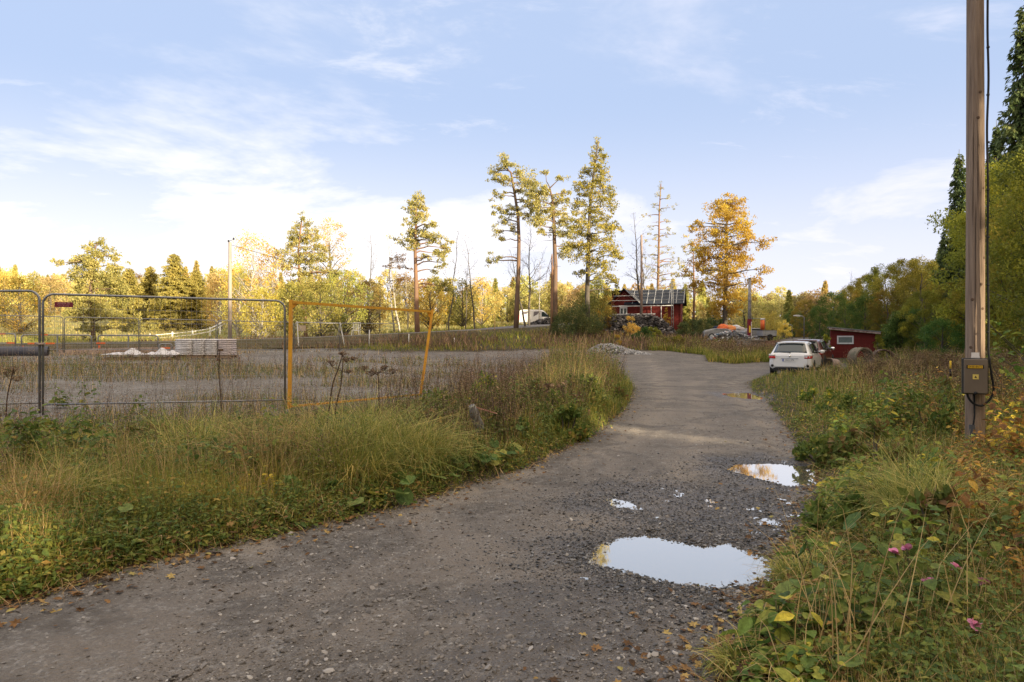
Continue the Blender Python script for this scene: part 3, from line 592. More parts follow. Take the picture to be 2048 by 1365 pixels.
make_clumped('maple_tree', 'large orange and yellow maple right of the red house', 'tree', 66,
 [(1450, 655), (1451, 600), (1452, 540), (1452, 480), (1450, 430)], .26,
 [(1450, 408, 18, 8), (1436, 415, 14, 8), (1468, 418, 16, 9), (1486, 430, 8, 7), (1410, 432, 14, 9), (1398, 448, 12, 7), (1392, 456, 9, 5), (1430, 440, 14, 8), (1456, 440, 18, 10), (1476, 448, 12, 9), (1440, 462, 18, 9), (1420, 466, 10, 6), (1466, 466, 18, 10), (1490, 460, 10, 8), (1500, 474, 8, 9), (1394, 484, 14, 7), (1412, 492, 15, 9), (1440, 488, 18, 10), (1466, 490, 20, 10), (1490, 492, 12, 9), (1508, 492, 9, 8), (1404, 512, 14, 8), (1430, 514, 18, 9), (1458, 516, 20, 10), (1486, 516, 16, 10), (1508, 514, 11, 8), (1396, 540, 13, 9), (1424, 540, 17, 10), (1452, 542, 20, 11), (1482, 542, 18, 10), (1504, 545, 10, 7), (1400, 566, 11, 8), (1430, 568, 17, 10), (1460, 570, 20, 10), (1488, 570, 14, 9), (1440, 596, 16, 10), (1466, 600, 18, 10), (1490, 600, 12, 9), (1430, 620, 14, 9), (1462, 625, 16, 9)], 14, L_ORANGE, BARK_G, .16, dens=.95, flat=0, depth=1.3)
make_clumped('pine_tree', 'solitary pine with orange trunk and windswept crown behind the asphalt road', 'tree', 60,
 [(835, 668), (834, 620), (833, 560), (831, 500), (833, 450), (832, 410)], .25,
 [(832, 402, 12, 6), (842, 400, 10, 6), (820, 410, 7, 6), (845, 414, 8, 5), (818, 422, 9, 4), (832, 424, 12, 6), (846, 430, 10, 6), (840, 442, 16, 7), (858, 452, 12, 5), (868, 456, 7, 4), (818, 464, 14, 5), (838, 466, 20, 6), (858, 474, 16, 6), (874, 480, 12, 6), (886, 488, 10, 7), (816, 482, 18, 8), (836, 486, 14, 8), (892, 498, 6, 6), (876, 505, 8, 6), (880, 520, 8, 7), (886, 530, 8, 5), (876, 542, 10, 5), (848, 516, 7, 4), (880, 562, 14, 6), (868, 572, 14, 8), (890, 575, 12, 7), (900, 568, 9, 5)], 15, L_PINE, BARK_O, .15, dens=1.0, stubs=7, flat=.3)
make_clumped('birch_tree', 'thin birch with rusty brown leaves leaning against the solitary pine', 'tree', 64,
 [(790, 668), (784, 620), (780, 570), (778, 520)], .1, [(796, 512, 11, 7), (806, 524, 11, 6), (784, 524, 10, 5), (772, 534, 8, 4), (812, 534, 9, 4), (800, 560, 10, 5)], 16, L_BROWN, BARK_B, .12, dens=.6)
make_clumped('pine_tree', 'pale bushy pine rising above the yellow birches', 'tree', 68,
 [(612, 690), (610, 640), (598, 560), (596, 500), (604, 440)], .22,
 [(606, 436, 4, 8), (606, 452, 10, 8), (592, 458, 8, 7), (584, 466, 9, 8), (618, 468, 10, 8), (630, 470, 8, 6), (602, 476, 14, 8), (584, 492, 12, 8), (606, 498, 16, 8), (634, 492, 14, 8), (646, 505, 10, 7), (574, 512, 11, 7), (594, 518, 16, 8), (622, 520, 18, 8), (646, 524, 12, 7), (570, 535, 12, 7), (602, 545, 16, 8), (634, 545, 18, 7), (662, 545, 10, 5), (680, 548, 8, 4), (600, 570, 16, 8), (632, 572, 18, 8), (660, 575, 12, 7), (580, 590, 14, 8), (612, 600, 16, 9), (640, 606, 16, 9)], 17, L_PINE, BARK_O, .16, dens=1.0)
make_clumped('pine_tree', 'broad bushy young pine behind the wire fence on the left', 'tree', 56,
 [(188, 700), (186, 640), (184, 580), (188, 530), (196, 490)], .2,
 [(198, 486, 6, 7), (176, 496, 5, 8), (206, 504, 9, 8), (190, 508, 12, 8), (232, 512, 6, 8), (140, 528, 8, 5), (152, 522, 7, 6), (170, 526, 12, 8), (200, 530, 18, 9), (228, 532, 11, 8), (160, 550, 14, 9), (190, 554, 22, 10), (224, 556, 16, 9), (166, 574, 12, 8), (200, 580, 22, 10), (236, 578, 16, 8), (150, 600, 16, 9), (186, 606, 24, 10), (224, 606, 20, 9), (160, 628, 18, 8), (196, 632, 24, 9), (236, 630, 18, 8), (152, 652, 16, 6), (188, 660, 20, 7), (230, 656, 20, 7), (252, 640, 14, 6), (186, 682, 10, 5)], 18, L_PINE, BARK_P, .16, dens=1.1, flat=0)
make_clumped('larch_tree', 'thin see-through larch standing behind the roof of the red house', 'tree', 84,
 [(1315, 640), (1316, 560), (1318, 480), (1319, 420), (1322, 368)], .2,
 [(1322, 372, 3, 4), (1324, 420, 8, 5), (1296, 428, 7, 2), (1338, 418, 8, 4), (1334, 398, 6, 3), (1336, 442, 12, 3), (1304, 450, 10, 4), (1340, 470, 12, 4), (1300, 482, 12, 4), (1345, 492, 14, 4), (1298, 508, 13, 4), (1345, 518, 16, 4), (1360, 524, 12, 3), (1300, 530, 14, 5), (1325, 545, 14, 5), (1352, 548, 16, 4), (1296, 556, 14, 5), (1330, 570, 16, 5), (1362, 572, 16, 5), (1318, 392, 5, 4), (1310, 410, 6, 3), (1332, 458, 9, 3), (1310, 468, 9, 3), (1312, 496, 10, 3), (1330, 506, 12, 4), (1310, 520, 12, 4), (1334, 532, 14, 4), (1306, 544, 13, 4), (1340, 560, 15, 4), (1308, 580, 15, 5)], 19, L_PINE, BARK_O, .12, dens=.6, stubs=14)
make_clumped('larch_tree', 'short dark larch between the red house and the orange maple', 'tree', 74,
 [(1386, 655), (1388, 600), (1388, 540), (1388, 500)], .16,
 [(1384, 486, 11, 5), (1392, 500, 8, 6), (1374, 505, 12, 4), (1370, 530, 12, 4), (1398, 530, 9, 5), (1366, 552, 14, 4), (1400, 556, 12, 4), (1372, 580, 14, 4), (1404, 584, 12, 5)], 20, L_PINE, BARK_O, .15, dens=.6, stubs=8)
for i, (n, bpx, tpx, Y, bark, r0, nb, L, lab) in enumerate([
 ('bare_tree', (1052, 655), (1020, 500), 66, BARK_G, .12, 10, 3.0, 'bare dark tree just behind the tall leaning pine'),
 ('bare_tree', (1058, 650), (1060, 450), 68, BARK_G, .14, 14, 3.4, 'bare many-branched tree between the two tall pines'),
 ('bare_tree', (1078, 652), (1080, 520), 74, BARK_B, .08, 8, 2.0, 'slim pale bare tree left of the right pine'),
 ('bare_tree', (1286, 645), (1265, 425), 72, BARK_G, .15, 12, 2.6, 'tall bare grey tree rising left behind the house gable'),
 ('bare_tree', (1296, 645), (1278, 480), 80, BARK_G, .13, 12, 3.4, 'forked bare grey tree behind the house roof'),
 ('bare_tree', (898, 668), (916, 462), 66, BARK_G, .09, 9, 2.2, 'bare leaning sapling right of the solitary pine'),
 ('bare_tree', (950, 662), (932, 482), 64, BARK_G, .10, 9, 2.4, 'crooked bare tree with a few leaves at its top'),
 ('bare_tree', (930, 668), (935, 530), 70, BARK_G, .08, 9, 2.0, 'slender bare tree between the crooked one and the sapling'),
 ('birch_tree', (800, 668), (776, 480), 70, BARK_B, .11, 10, 2.2, 'white stemmed bare birch left of the solitary pine'),
 ('birch_tree', (815, 668), (812, 520), 72, BARK_B, .09, 8, 2.0, 'thinner white birch touching the solitary pine'),
 ('bare_tree', (738, 690), (742, 470), 74, BARK_G, .12, 11, 2.6, 'bare brownish tree right of the yellow birches'),
 ('bare_tree', (1700, 590), (1702, 545), 110, BARK_G, .12, 8, 2.4, 'small bare tree on the ridge above the shed'),
 ('bare_tree', (760, 690), (762, 560), 66, BARK_G, .08, 9, 2.2, 'low bare tree with twiggy top beyond the yellow frame')]):
    make_bare(n, lab, Y, bpx, tpx, 50+i, bark, r0, nb, L, leaf=L_BROWN, nl=14)
t = thing('dead_trunk', 'broken orange dead trunk standing against the right pine', 'dead tree', (at(1103, 650, 59)[0], 59, gz(at(1103, 650, 59)[0], 59)-.1)); P = [(0, 0, 0), (.02, 0, 3), (.06, 0, 5.5), (.05, .03, at(1103, 508, 59)[2]-t.location.z)]
mb = MB(); mb.tube(P, [.13, .12, .10, .04], 7); rr = np.random.default_rng(3)
for i in range(6): limb(mb, P[3] if i < 2 else (.05, 0, 4+i*.4), (rr.uniform(-.6, .6), rr.uniform(-.4, .4), 4.6+i*.5), .03, .01, rr)
mb.build('trunk', BARK_D, t)

# the yellow birches and bushes behind the left lot
for i, (px, Y, h, w, lf, lab) in enumerate([
 (505, 66, 10.2, 5.4, L_GOLD, 'tall bright yellow birch left of the pale pine'), (545, 70, 9.2, 5.4, L_GOLD, 'yellow birch directly left of the pale pine trunk'),
 (662, 72, 12.4, 4.6, L_GOLD, 'bright yellow birch tips rising right behind the pale pine'), (478, 74, 8.0, 5, L_GOLD, 'low yellow birch beside the utility pole'),
 (690, 64, 6.3, 5.0, L_OLG, 'dark olive willow on two stems behind the white frame'), (582, 62, 5.2, 4.0, L_OLG, 'olive green bush tree behind the yellow frame'),
 (640, 60, 5.2, 4.2, L_OLG, 'low spreading green willow beside the white chair'), (735, 70, 5.6, 4.5, L_BROWN, 'brownish bushy tree left of the white birches'),
 (525, 60, 4.6, 3.6, L_GOLD, 'small orange yellow tree in front of the tall yellow birch'), (440, 84, 6.6, 4.4, L_GOLD, 'yellow tree just left of the utility pole'),
 (860, 72, 5.4, 4.6, L_ORANGE, 'low orange bush tree behind the solitary pine'), (925, 80, 5.6, 4.6, L_OLG, 'olive bush tree behind the crooked bare tree'),
 (965, 84, 6.0, 5, L_GOLD, 'yellow bush tree left of the van')]):
    x = (px-1024)/F*Y; make_deciduous('autumn_tree' if lf is not L_OLG else 'willow_tree', lab, 'tree', h, w, 80+i, lf, BARK_B if lf is L_GOLD else BARK_G, nc=50, nl=66, size=.17, base=.16, loc=(x, Y, gz(x, Y)-.05))
for i, (px, Y, h, w, lab) in enumerate([(348, 92, 10.5, 8.2, 'tallest of the broad spruces at the field edge, pale olive'), (300, 100, 9.0, 6.0, 'narrower spruce left behind the tallest broad spruce'), (392, 94, 8.4, 7.0, 'rounded spruce at the right end of the spruce row'), (258, 96, 8.6, 6.5, 'broad olive spruce right behind the young pine')]):
    x = (px-1024)/F*Y; make_spruce('spruce_tree', lab, h, w, 100+i, L_SPRL, BARK_G, 1.5, .34, .03, loc=(x, Y, gz(x, Y)-.1), prof=.6)
x = (40-1024)/F*84; make_deciduous('willow_tree', 'round yellow green tree at the far left behind the fence', 'tree', 6.8, 6.5, 120, L_OLIVE, BARK_G, nc=50, nl=100, size=.2, base=.05, loc=(x, 84, gz(x, 84)))
x = (8-1024)/F*96; make_deciduous('autumn_tree', 'yellow tree cut by the left edge of the picture', 'tree', 7.5, 7, 121, L_GOLD, BARK_G, nc=50, nl=100, size=.2, base=.05, loc=(x, 96, gz(x, 96)))
# bushes round the red house
def bush_px(name, lab, px, py0, py1, hw, Y, leaf, seed, **k):
    x = (px-1024)/F*Y; z = gz(x, Y); h = EYE+(682.5-py1)/F*Y-z; return make_bush(name, lab, (x, Y, z-.05), 2*hw/F*Y, max(h, .4), seed, leaf, **k)
bush_px('willow_bush', 'large grey green willow bush between the van and the dark pile', 1155, 690, 600, 52, 58, L_WILLOW, 130, nc=90, nl=170)
bush_px('willow_bush', 'tall yellow green bush left of the red house', 1185, 640, 552, 42, 66, L_OLG, 131, nc=80, nl=160)
bush_px('autumn_bush', 'orange tinted bush touching the left corner of the red house', 1212, 640, 566, 17, 66, L_GOLD, 132, nc=40, nl=110)
bush_px('willow_bush', 'rounded green bush in front of the right house corner', 1388, 690, 632, 36, 60, L_WILLOW, 133, nc=70, nl=160)
bush_px('autumn_bush', 'bright yellow sapling in front of the left half of the dark pile', 1262, 690, 630, 16, 60, L_GOLD, 134, nc=34, nl=80)
bush_px('autumn_bush', 'yellow green sapling right of the wooden mast', 1308, 690, 650, 14, 58, L_OLIVE, 135, nc=30, nl=90)
bush_px('autumn_bush', 'orange sprig standing behind the gravel pile', 1236, 696, 664, 6, 52, L_ORANGE, 136, nc=12, nl=60)
bush_px('autumn_bush', 'orange sapling against the red long wall beside the steel mast', 1334, 660, 612, 8, 68, L_ORANGE, 137, nc=18, nl=70)
bush_px('green_bush', 'low green bush under the wooden mast', 1285, 690, 652, 22, 57, L_GREEN, 138, nc=40, nl=120)
bush_px('autumn_bush', 'rusty sapling at the left end of the dark pile', 1216, 660, 632, 9, 64, L_BROWN, 139, nc=16, nl=60)
bush_px('green_bush', 'low dark weeds bush right of the dark pile', 1345, 700, 668, 22, 54, L_OLIVE, 140, nc=34, nl=110)
bush_px('autumn_bush', 'glowing yellow bush behind the trailer', 1540, 672, 612, 24, 82, L_GOLD, 141, nc=50, nl=110)
bush_px('autumn_bush', 'small yellow bush right of the glowing one', 1568, 676, 636, 15, 78, L_GOLD, 142, nc=30, nl=100)
bush_px('green_bush', 'dark conifer bush behind the orange sacks', 1428, 650, 622, 18, 70, L_DSPR, 143, nc=40, nl=120)
bush_px('green_bush', 'climbing green creeper at the left wall of the shed', 1650, 715, 655, 10, 41, L_OLIVE, 144, nc=26, nl=110, size=.09)
bush_px('green_bush', 'green creeper on the right corner of the shed', 1757, 715, 664, 10, 40.5, L_OLIVE, 145, nc=26, nl=110, size=.09)
bush_px('green_bush', 'large leafy green bush right of the shed', 1806, 720, 622, 40, 46, L_GREEN, 146, nc=80, nl=150, size=.13)

# ------------------------------------------------------------ shared-mesh trees: far forest and the wooded hill
FARX, FARY = 0, -400
protos = {}
def proto(kind, fn):
    protos[kind] = fn
pf = [make_deciduous('autumn_tree', 'distant sunlit autumn tree in the far wood', 'tree', 9, 6.5, 200+i, L_FAR, BARK_G, nc=34, nl=60, size=.42, base=.05, loc=(0, -500, -100), hidden_limbs=True) for i in range(3)]
ps = [make_spruce('spruce_tree', 'distant sunlit conifer in the far wood', 12, 4.6, 210+i, L_FARC, BARK_G, 1.3, .55, .02, loc=(0, -500, -100), prof=.8) for i in range(2)]
hd = [make_spruce('spruce_tree', 'dark spruce on the wooded hill', 15, 5.6, 220+i, L_DSPR, BARK_G, 1.5, .38, .03, loc=(0, -500, -100), sparse=.05) for i in range(2)]
ho = [make_deciduous('willow_tree', 'olive leafy tree on the wooded hill', 'tree', 9.5, 7.0, 230+i, L_OLIVE, BARK_G, nc=80, nl=340, size=.125, base=.03, loc=(0, -500, -100), hidden_limbs=True, clr=.11) for i in range(3)]
hg = [make_deciduous('willow_tree', 'green bushy tree on the wooded hill', 'tree', 6.0, 5.5, 240+i, L_GREEN, BARK_G, nc=60, nl=260, size=.12, base=.0, loc=(0, -500, -100), hidden_limbs=True, shape='oval', clr=.125) for i in range(2)]
r = np.random.default_rng(77)
used_p = set()
def put(pl, x, y, s, label, group, zs=1.0, sink=.2):
    p = pl[int(r.integers(len(pl)))]; z = gz(x, y)-sink
    if p.name not in used_p:
        used_p.add(p.name); p.location = (x, y, z); p.scale = (s, s, s*zs); p.rotation_euler = (0, 0, r.uniform(0, 6.28)); p['label'] = label; p['group'] = group; return p
    return copy_tree(p, (x, y, z), r.uniform(0, 6.28), (s, s, s*zs), label, group)
# far wood: (x from, x to, Y, n)
for (pa, pb, Y, n, sc) in [(-60, 470, 175, 26, 1.0), (-80, 300, 215, 22, 1.15), (430, 1000, 128, 20, .8), (430, 1200, 165, 30, 1.0), (900, 1420, 135, 22, .85), (980, 1700, 170, 36, 1.1), (1480, 1730, 125, 14, .85), (1150, 1400, 112, 12, .8), (1480, 1640, 105, 9, .75), (-60, 130, 130, 8, .8)]:
    for i in range(n):
        px = pa+(pb-pa)*(i+r.uniform(.1, .9))/n; y = Y+r.uniform(-9, 9); x = (px-1024)/F*y
        if r.random() < .24: put(ps, x, y, sc*r.uniform(.55, 1.05), 'distant sunlit conifer in the far wood along the horizon', 'conifers of the far wood')
        else: put(pf, x, y, sc*r.uniform(.65, 1.1), 'distant sunlit autumn tree in the far wood along the horizon', 'autumn trees of the far wood')
# wooded hill on the right: hand placed front row (px, Y, proto, height scale)
for (pl, px, Y, s, lab, zs) in [
 (ho, 2150, 26, .98, 'large yellow olive tree filling the right edge behind the pole', 1.0), (ho, 2018, 36, 1.08, 'olive tree right behind the pole, lower than the spruces', 1.0), (ho, 1896, 48, .5, 'small olive tree left behind the pole, below the dark spruce', 1.0),
 (hd, 1916, 50, .80, 'dark spruce whose tip shows left of the pole', 1.22), (hd, 2050, 40, 1.05, 'tall dark spruce at the right edge of the picture', 1.32), (hd, 1994, 45, .80, 'lower dark spruce just right of the pole', 1.25), (hd, 1888, 56, .42, 'small dark spruce at the left foot of the taller spruces', 1.5),
 (ho, 1850, 44, .45, 'yellow green tree above the brown brush', 1.0), (ho, 1775, 58, .5, 'brownish olive tree on the slope behind the shed', 1.0), (hg, 1730, 62, .7, 'dark green tree on the slope directly above the shed', 1.0),
 (hg, 1690, 66, .62, 'green tree left above the shed roof', 1.0), (hg, 1640, 74, .6, 'round green tree beside the street lamps', 1.0), (ho, 1610, 84, .5, 'olive tree behind the street lamps', 1.0), (hg, 1590, 88, .6, 'low green tree left of the street lamps', 1.0),
 (ho, 1965, 36, .5, 'olive shrubby tree directly behind the wooden pole', 1.0), (hg, 1885, 36, .5, 'green shrubby tree left behind the cabinet', .8), (hg, 1825, 50, .62, 'bright green bushy tree between shed and spruces', .9),
 (ho, 1770, 66, .77, 'olive tree in the middle of the slope skyline above the shed', 1.0), (ho, 1810, 60, .78, 'olive tree on the skyline left of the small dark spruce', 1.0), (ho, 1735, 74, .74, 'olive tree on the skyline straight above the shed roof', 1.0), (ho, 1842, 54, .73, 'broad olive tree next to the spruces left of the pole', 1.0), (ho, 1700, 84, .68, 'olive tree on the skyline left above the shed', 1.0), (hg, 1668, 80, .9, 'green tree on the lower slope left of the shed', 1.0), (hd, 1752, 90, .52, 'small spruce poking out of the slope skyline', 1.2)]:
    x = (px-1024)/F*Y; put(pl, x, Y, s, lab, None, zs)
HG = 'trees on the wooded hill'
for i in range(170):
    y = r.uniform(24, 125); x0 = np.interp(y, [-40, 0, 10, 25, 42, 60, 75, 100, 150], [11, 12, 13.5, 17.5, 26, 35, 43, 56, 80]); x = x0+r.uniform(3, 30)
    if (x/y)*F+1024 > 2350: continue
    k = r.random(); px_ = (x/y)*F+1024; lim = np.interp(px_, [1550, 1640, 1700, 1780, 1850, 1880, 1900, 1950, 2050, 2400], [602, 598, 580, 545, 506, 490, 450, 390, 290, 220])+r.uniform(-8, 25); hm = (EYE+(682.5-lim)/F*y-gz(x, y))
    if hm < 1.8: continue
    if k < .2: put(hd, x, y, min(r.uniform(.6, .95), hm/15), 'dark spruce among the leafy trees of the right hand hill', 'spruces on the wooded hill')
    elif k < .7: put(ho, x, y, min(r.uniform(.7, 1.1), hm/9.5), 'olive leafy tree in the wood covering the right hand hill', HG)
    else: put(hg, x, y, min(r.uniform(.7, 1.0), hm/6), 'green leafy tree in the wood covering the right hand hill', 'green trees on the wooded hill')
# the wood behind the viewpoint and beyond the right edge, which keeps the sun off the road and lot
mb = MB(); tkm = MB(); r = np.random.default_rng(5)
GAPS = [((6.03+.09, 8.86, z_), .04) for z_ in np.arange(1.5, 2.3, .25)]+[((6.03+.10, 8.86, z_), .0) for z_ in np.arange(2.9, 4.7, .4)]+[((2.25, 11.55, .02), .34), ((2.25, 11.55, .16), .2), ((2.7, 11.15, .02), .16), ((1.8, 12.0, .02), .16), ((1.1, 15.5, .6), .22), ((1.8, 16.5, .6), .15), ((.6, 17.5, .6), .22), ((-3.5, 4.8, .2), .12)]
def clear_gaps(P, size):
    """drop the leaf cards that would close the few gaps between the trees through which the low sun reaches the road"""
    keep = np.ones(len(P), bool); d = np.array(sd)
    for g_, w_ in GAPS: v = P-np.array(g_); t_ = v @ d; keep &= np.linalg.norm(v-t_[:, None]*d, axis=1) > w_+size*.8
    return keep
def cloud2(mb, C, Rr, n, size, r):
    d = r.normal(size=(n, 3)); d /= np.linalg.norm(d, axis=1)[:, None]; p = np.array(C)+d*(r.uniform(0, 1, n)**.45)[:, None]*np.array(Rr); p = p[clear_gaps(p, size)]; n = len(p)
    scatter(mb, *CARD, p, rot_mats(r.uniform(0, 6.28, n), r.normal(0, 1, n), r.normal(0, 1, n)), size*r.uniform(.6, 1.4, n))
def shade_tree(x, y, h, w):
    z0 = gz(x, y); zt_ = np.linspace(0, h*.8, 12)+z0
    if clear_gaps(np.stack([np.full(12, x), np.full(12, y), zt_], 1), .3).all(): tkm.tube([(x, y, z0-.2), (x, y, z0+h*.8)], [.25, .08], 5, cap=False)
    for i in range(9):
        t = i/8; cloud2(mb, (x+r.normal(0, w*.12), y+r.normal(0, w*.12), z0+h*(.14+.8*t)), (w*.5*(1.1-t*.75), w*.5*(1.1-t*.75), h*.10), 230, .75, r)
for i in range(120):
    x = -30+150*(i+r.uniform(0, 1))/120; shade_tree(x, -26-r.uniform(0, 10), r.uniform(15, 19), 5.5)
for i in range(60):
    y = -26+46*(i+r.uniform(0, 1))/60; x = np.interp(y, [-40, 0, 10, 25], [17, 17, 19.5, 28])+r.uniform(2, 22); shade_tree(x, y, r.uniform(8, 12), 5)
o = mb.build('wood', L_DSPR); tag(o, kind='stuff'); o['label'] = 'dark wood behind the viewpoint and beyond the right edge'
o2 = tkm.build('wood_trunks', BARK_G); tag(o2, kind='stuff'); o2['label'] = 'trunks of the wood behind the viewpoint'
# ------------------------------------------------------------ materials for things
GALV = mat('galvanised_steel', (.30, .31, .33), .45, .7, col2=(.20, .21, .23), nscale=12)
WIRE = mat('fence_wire', (.30, .29, .28), .5, .6)
YEL = mat('yellow_paint', (.74, .38, .02), .5, col2=(.60, .27, .03), nscale=5, spec=.5)
ORG = mat('orange_paint', (.75, .17, .04), .5, col2=(.60, .12, .04), nscale=5)
WHT = mat('white_paint', (.75, .75, .74), .5, noise=.15, nscale=3)
CONC = mat('concrete', (.30, .29, .27), .9, col2=(.19, .185, .17), nscale=4, bump=.4, bscale=30)
CONCP = mat('pinkish_concrete', (.42, .33, .29), .9, col2=(.26, .21, .19), nscale=5, bump=.4, bscale=30)
BLK = mat('black_plastic', (.018, .018, .02), .5)
RUB = mat('rubber', (.022, .022, .023), .85, bump=.2, bscale=60)
REDW = mat('red_boards', (.12, .016, .012), .85, col2=(.09, .014, .011), nscale=5, stretch=(1, 1, .3))
def board_mat(name, c1, c2, period, axis='X'):
    m = mat(name, c1, .85, col2=c2, nscale=5, stretch=(1, 1, .3)); nt = m.node_tree; b = nt.nodes['Principled BSDF']
    tcn = nt.nodes.new('ShaderNodeTexCoord'); w = nt.nodes.new('ShaderNodeTexWave'); nt.links.new(tcn.outputs['Object'], w.inputs['Vector']); w.bands_direction = axis; w.inputs['Scale'].default_value = period; w.wave_profile = 'SAW'
    bp = nt.nodes.new('ShaderNodeBump'); bp.inputs['Distance'].default_value = .02; bp.inputs['Strength'].default_value = .8; nt.links.new(w.outputs[0], bp.inputs['Height']); nt.links.new(bp.outputs[0], b.inputs['Normal']); return m
REDP = board_mat('red_panel_boards', (.145, .018, .015), (.11, .016, .013), 1.6, 'Z')
REDV = board_mat('red_vertical_boards', (.145, .018, .015), (.10, .015, .013), 2.2, 'X')
ROOFB = mat('black_roof_felt', (.020, .028, .046), .45, noise=.4, nscale=3)
ROOFG = mat('grey_roof_felt', (.20, .21, .20), .9, col2=(.12, .13, .12), nscale=2)
TRIM = mat('white_trim', (.62, .63, .65), .6, noise=.2, nscale=6)
GLASS = mat('dark_glass', (.03, .045, .05), .06, spec=.8, coat=.5)
GLASSL = mat('pale_glass', (.16, .20, .20), .25, noise=.3, nscale=3, spec=.6)
CARW = mat('white_car_paint', (.74, .75, .77), .28, coat=.7, spec=.5)
CARR = mat('maroon_car_paint', (.10, .025, .022), .3, coat=.7)
CARS = mat('silver_car_paint', (.42, .44, .47), .35, .3, coat=.4)
TAIL = mat('red_tail_lens', (.55, .012, .015), .15, coat=.8)
LENS = mat('clear_lens', (.70, .66, .66), .15, coat=.8)
PLATE = mat('number_plate', (.68, .69, .70), .5)
BLUE = mat('blue_band', (.03, .07, .40), .5)
CHR = mat('chrome', (.8, .8, .8), .12, 1)
LOG = mat('dark_log_ends', (.075, .068, .066), .9, col2=(.025, .023, .024), nscale=6, bump=.5)
POLEW = mat('weathered_pole_wood', (.35, .26, .195), .9, col2=(.20, .145, .11), nscale=4.5, stretch=(5, 5, .25), bump=1, bscale=12)
SACK = mat('white_woven_sack', (.66, .66, .70), .8, noise=.25, nscale=5, bump=.6, bscale=6)
SACKP = mat('printed_sack_side', (.62, .56, .58), .8, noise=.25, nscale=8)
PIPEB = mat('dark_blue_pipe', (.055, .065, .10), .6, col2=(.10, .10, .12), nscale=3)
ASPH = mat('asphalt', (.13, .12, .12), .9, col2=(.16, .15, .145), nscale=1.2, bump=.3, bscale=60)

# ------------------------------------------------------------ asphalt road across the back
AR = [(-60, 46, 1.0), (-38, 49, 1.15), (-24, 51, 1.36), (-17, 54, 1.62), (-10, 57.5, 2.0), (-6, 60, 2.25), (-1, 64, 2.6), (3, 70, 3.05), (6, 80, 3.35), (7, 95, 3.8)]
mb = MB(); V = []; hw = 2.6; Pn = np.array(AR)
tt = np.linspace(0, len(AR)-1, 80); Pn = np.stack([np.interp(tt, range(len(AR)), Pn[:, k]) for k in range(3)], 1)
Tn = np.gradient(Pn, axis=0)[:, :2]; Tn /= np.linalg.norm(Tn, axis=1)[:, None]; Nn = np.stack([-Tn[:, 1], Tn[:, 0]], 1)
for o_, dz in ((-hw-1.8, -.7), (-hw, 0), (0, .04), (hw, 0), (hw+1.2, -.5)):
    V.append(np.stack([Pn[:, 0]+Nn[:, 0]*o_, Pn[:, 1]+Nn[:, 1]*o_, Pn[:, 2]+.16+dz], 1))
n = len(Pn)
for k in range(4): mb.add(np.concatenate([V[k], V[k+1]]), [[i, i+1, n+i+1, n+i] for i in range(n-1)], 1 if k in (0, 3) else 0, True)
o = mb.build('asphalt_road', [ASPH, mat('road_bank_soil', (.06, .055, .028), .95, col2=(.10, .08, .04), nscale=2)]); tag(o, kind='structure')
def road_z(x): return float(np.interp(x, Pn[:, 0], Pn[:, 2]))

# ------------------------------------------------------------ temporary fence panels
def rrect(a, b, z0a, z1a, z0b, z1b, rad=.16, open_bottom=True):
    """frame path up post a, across, down post b with rounded top corners (a,b = xy of the posts)"""
    a = np.array(a, float); b = np.array(b, float); d = b-a; L = np.linalg.norm(d); d /= L; P = [(a[0], a[1], z0a)]
    P.append((a[0], a[1], z1a-rad))
    for t in np.linspace(0, math.pi/2, 6)[1:]: q = a+d*rad*(1-math.cos(t)); P.append((q[0], q[1], z1a-rad+rad*math.sin(t)))
    for t in np.linspace(math.pi/2, 0, 6)[:-1]: q = b-d*rad*(1-math.cos(t)); P.append((q[0], q[1], z1b-rad+rad*math.sin(t)))
    P += [(b[0], b[1], z1b-rad), (b[0], b[1], z0b)]; return P
def fence_panel(label, A, B, za, zb, h=2.0, rr=.019, wire=.0019, nv=42, nh=8, foot=True, tag_sign=False, group=None, name='wire_fence'):
    """A, B: xy of the two posts; za, zb: height of the post feet"""
    root = thing(name, label, 'fence', (A[0], A[1], za-.02), group=group); ox, oy, oz = A[0], A[1], za-.02
    a = (0, 0); b = (B[0]-ox, B[1]-oy); z0a = 0; z0b = zb-oz
    fr = MB(); fr.tube(rrect(a, b, z0a, z0a+h, z0b, z0b+h), rr, 10)
    g = .17; fr.tube([(0, 0, z0a+g), (b[0], b[1], z0b+g)], rr*.8, 8); fr.build('frame', GALV, root)
    w = MB()
    for i in range(1, nv):
        t = i/nv; x, y = b[0]*t, b[1]*t; zb_ = z0a+(z0b-z0a)*t; w.tube([(x, y, zb_+g), (x, y, zb_+h-.0)], wire, 4, smooth=False)
    for i in range(1, nh):
        z = g+(h-g)*i/nh; w.tube([(0, 0, z0a+z), (b[0], b[1], z0b+z)], wire*1.3, 4, smooth=False)
    w.build('wire_mesh', WIRE, root)
    if tag_sign:
        d = np.array(b)/np.linalg.norm(b); M = Matrix.Translation((d[0]*.30, d[1]*.30-.012, h-.17)) @ Matrix.Rotation(math.atan2(d[1], d[0]), 4, 'Z')
        s = MB(); s.box((0, 0, 0), (.265, .006, .085)); so = s.build('sign', mat('dark_red_sign', (.17, .025, .05), .5), root); so.matrix_local = M
        RX = Matrix.Rotation(R(90), 4, 'X'); pk = mat('pink_lettering', (.50, .25, .30), .6)
        text('lettering', 'JEMEA.SE', .046, pk, so, Matrix.Translation((0, -.005, .017)) @ RX); text('lettering', '0771-40 50 00', .026, pk, so, Matrix.Translation((0, -.005, -.022)) @ RX)
    return root
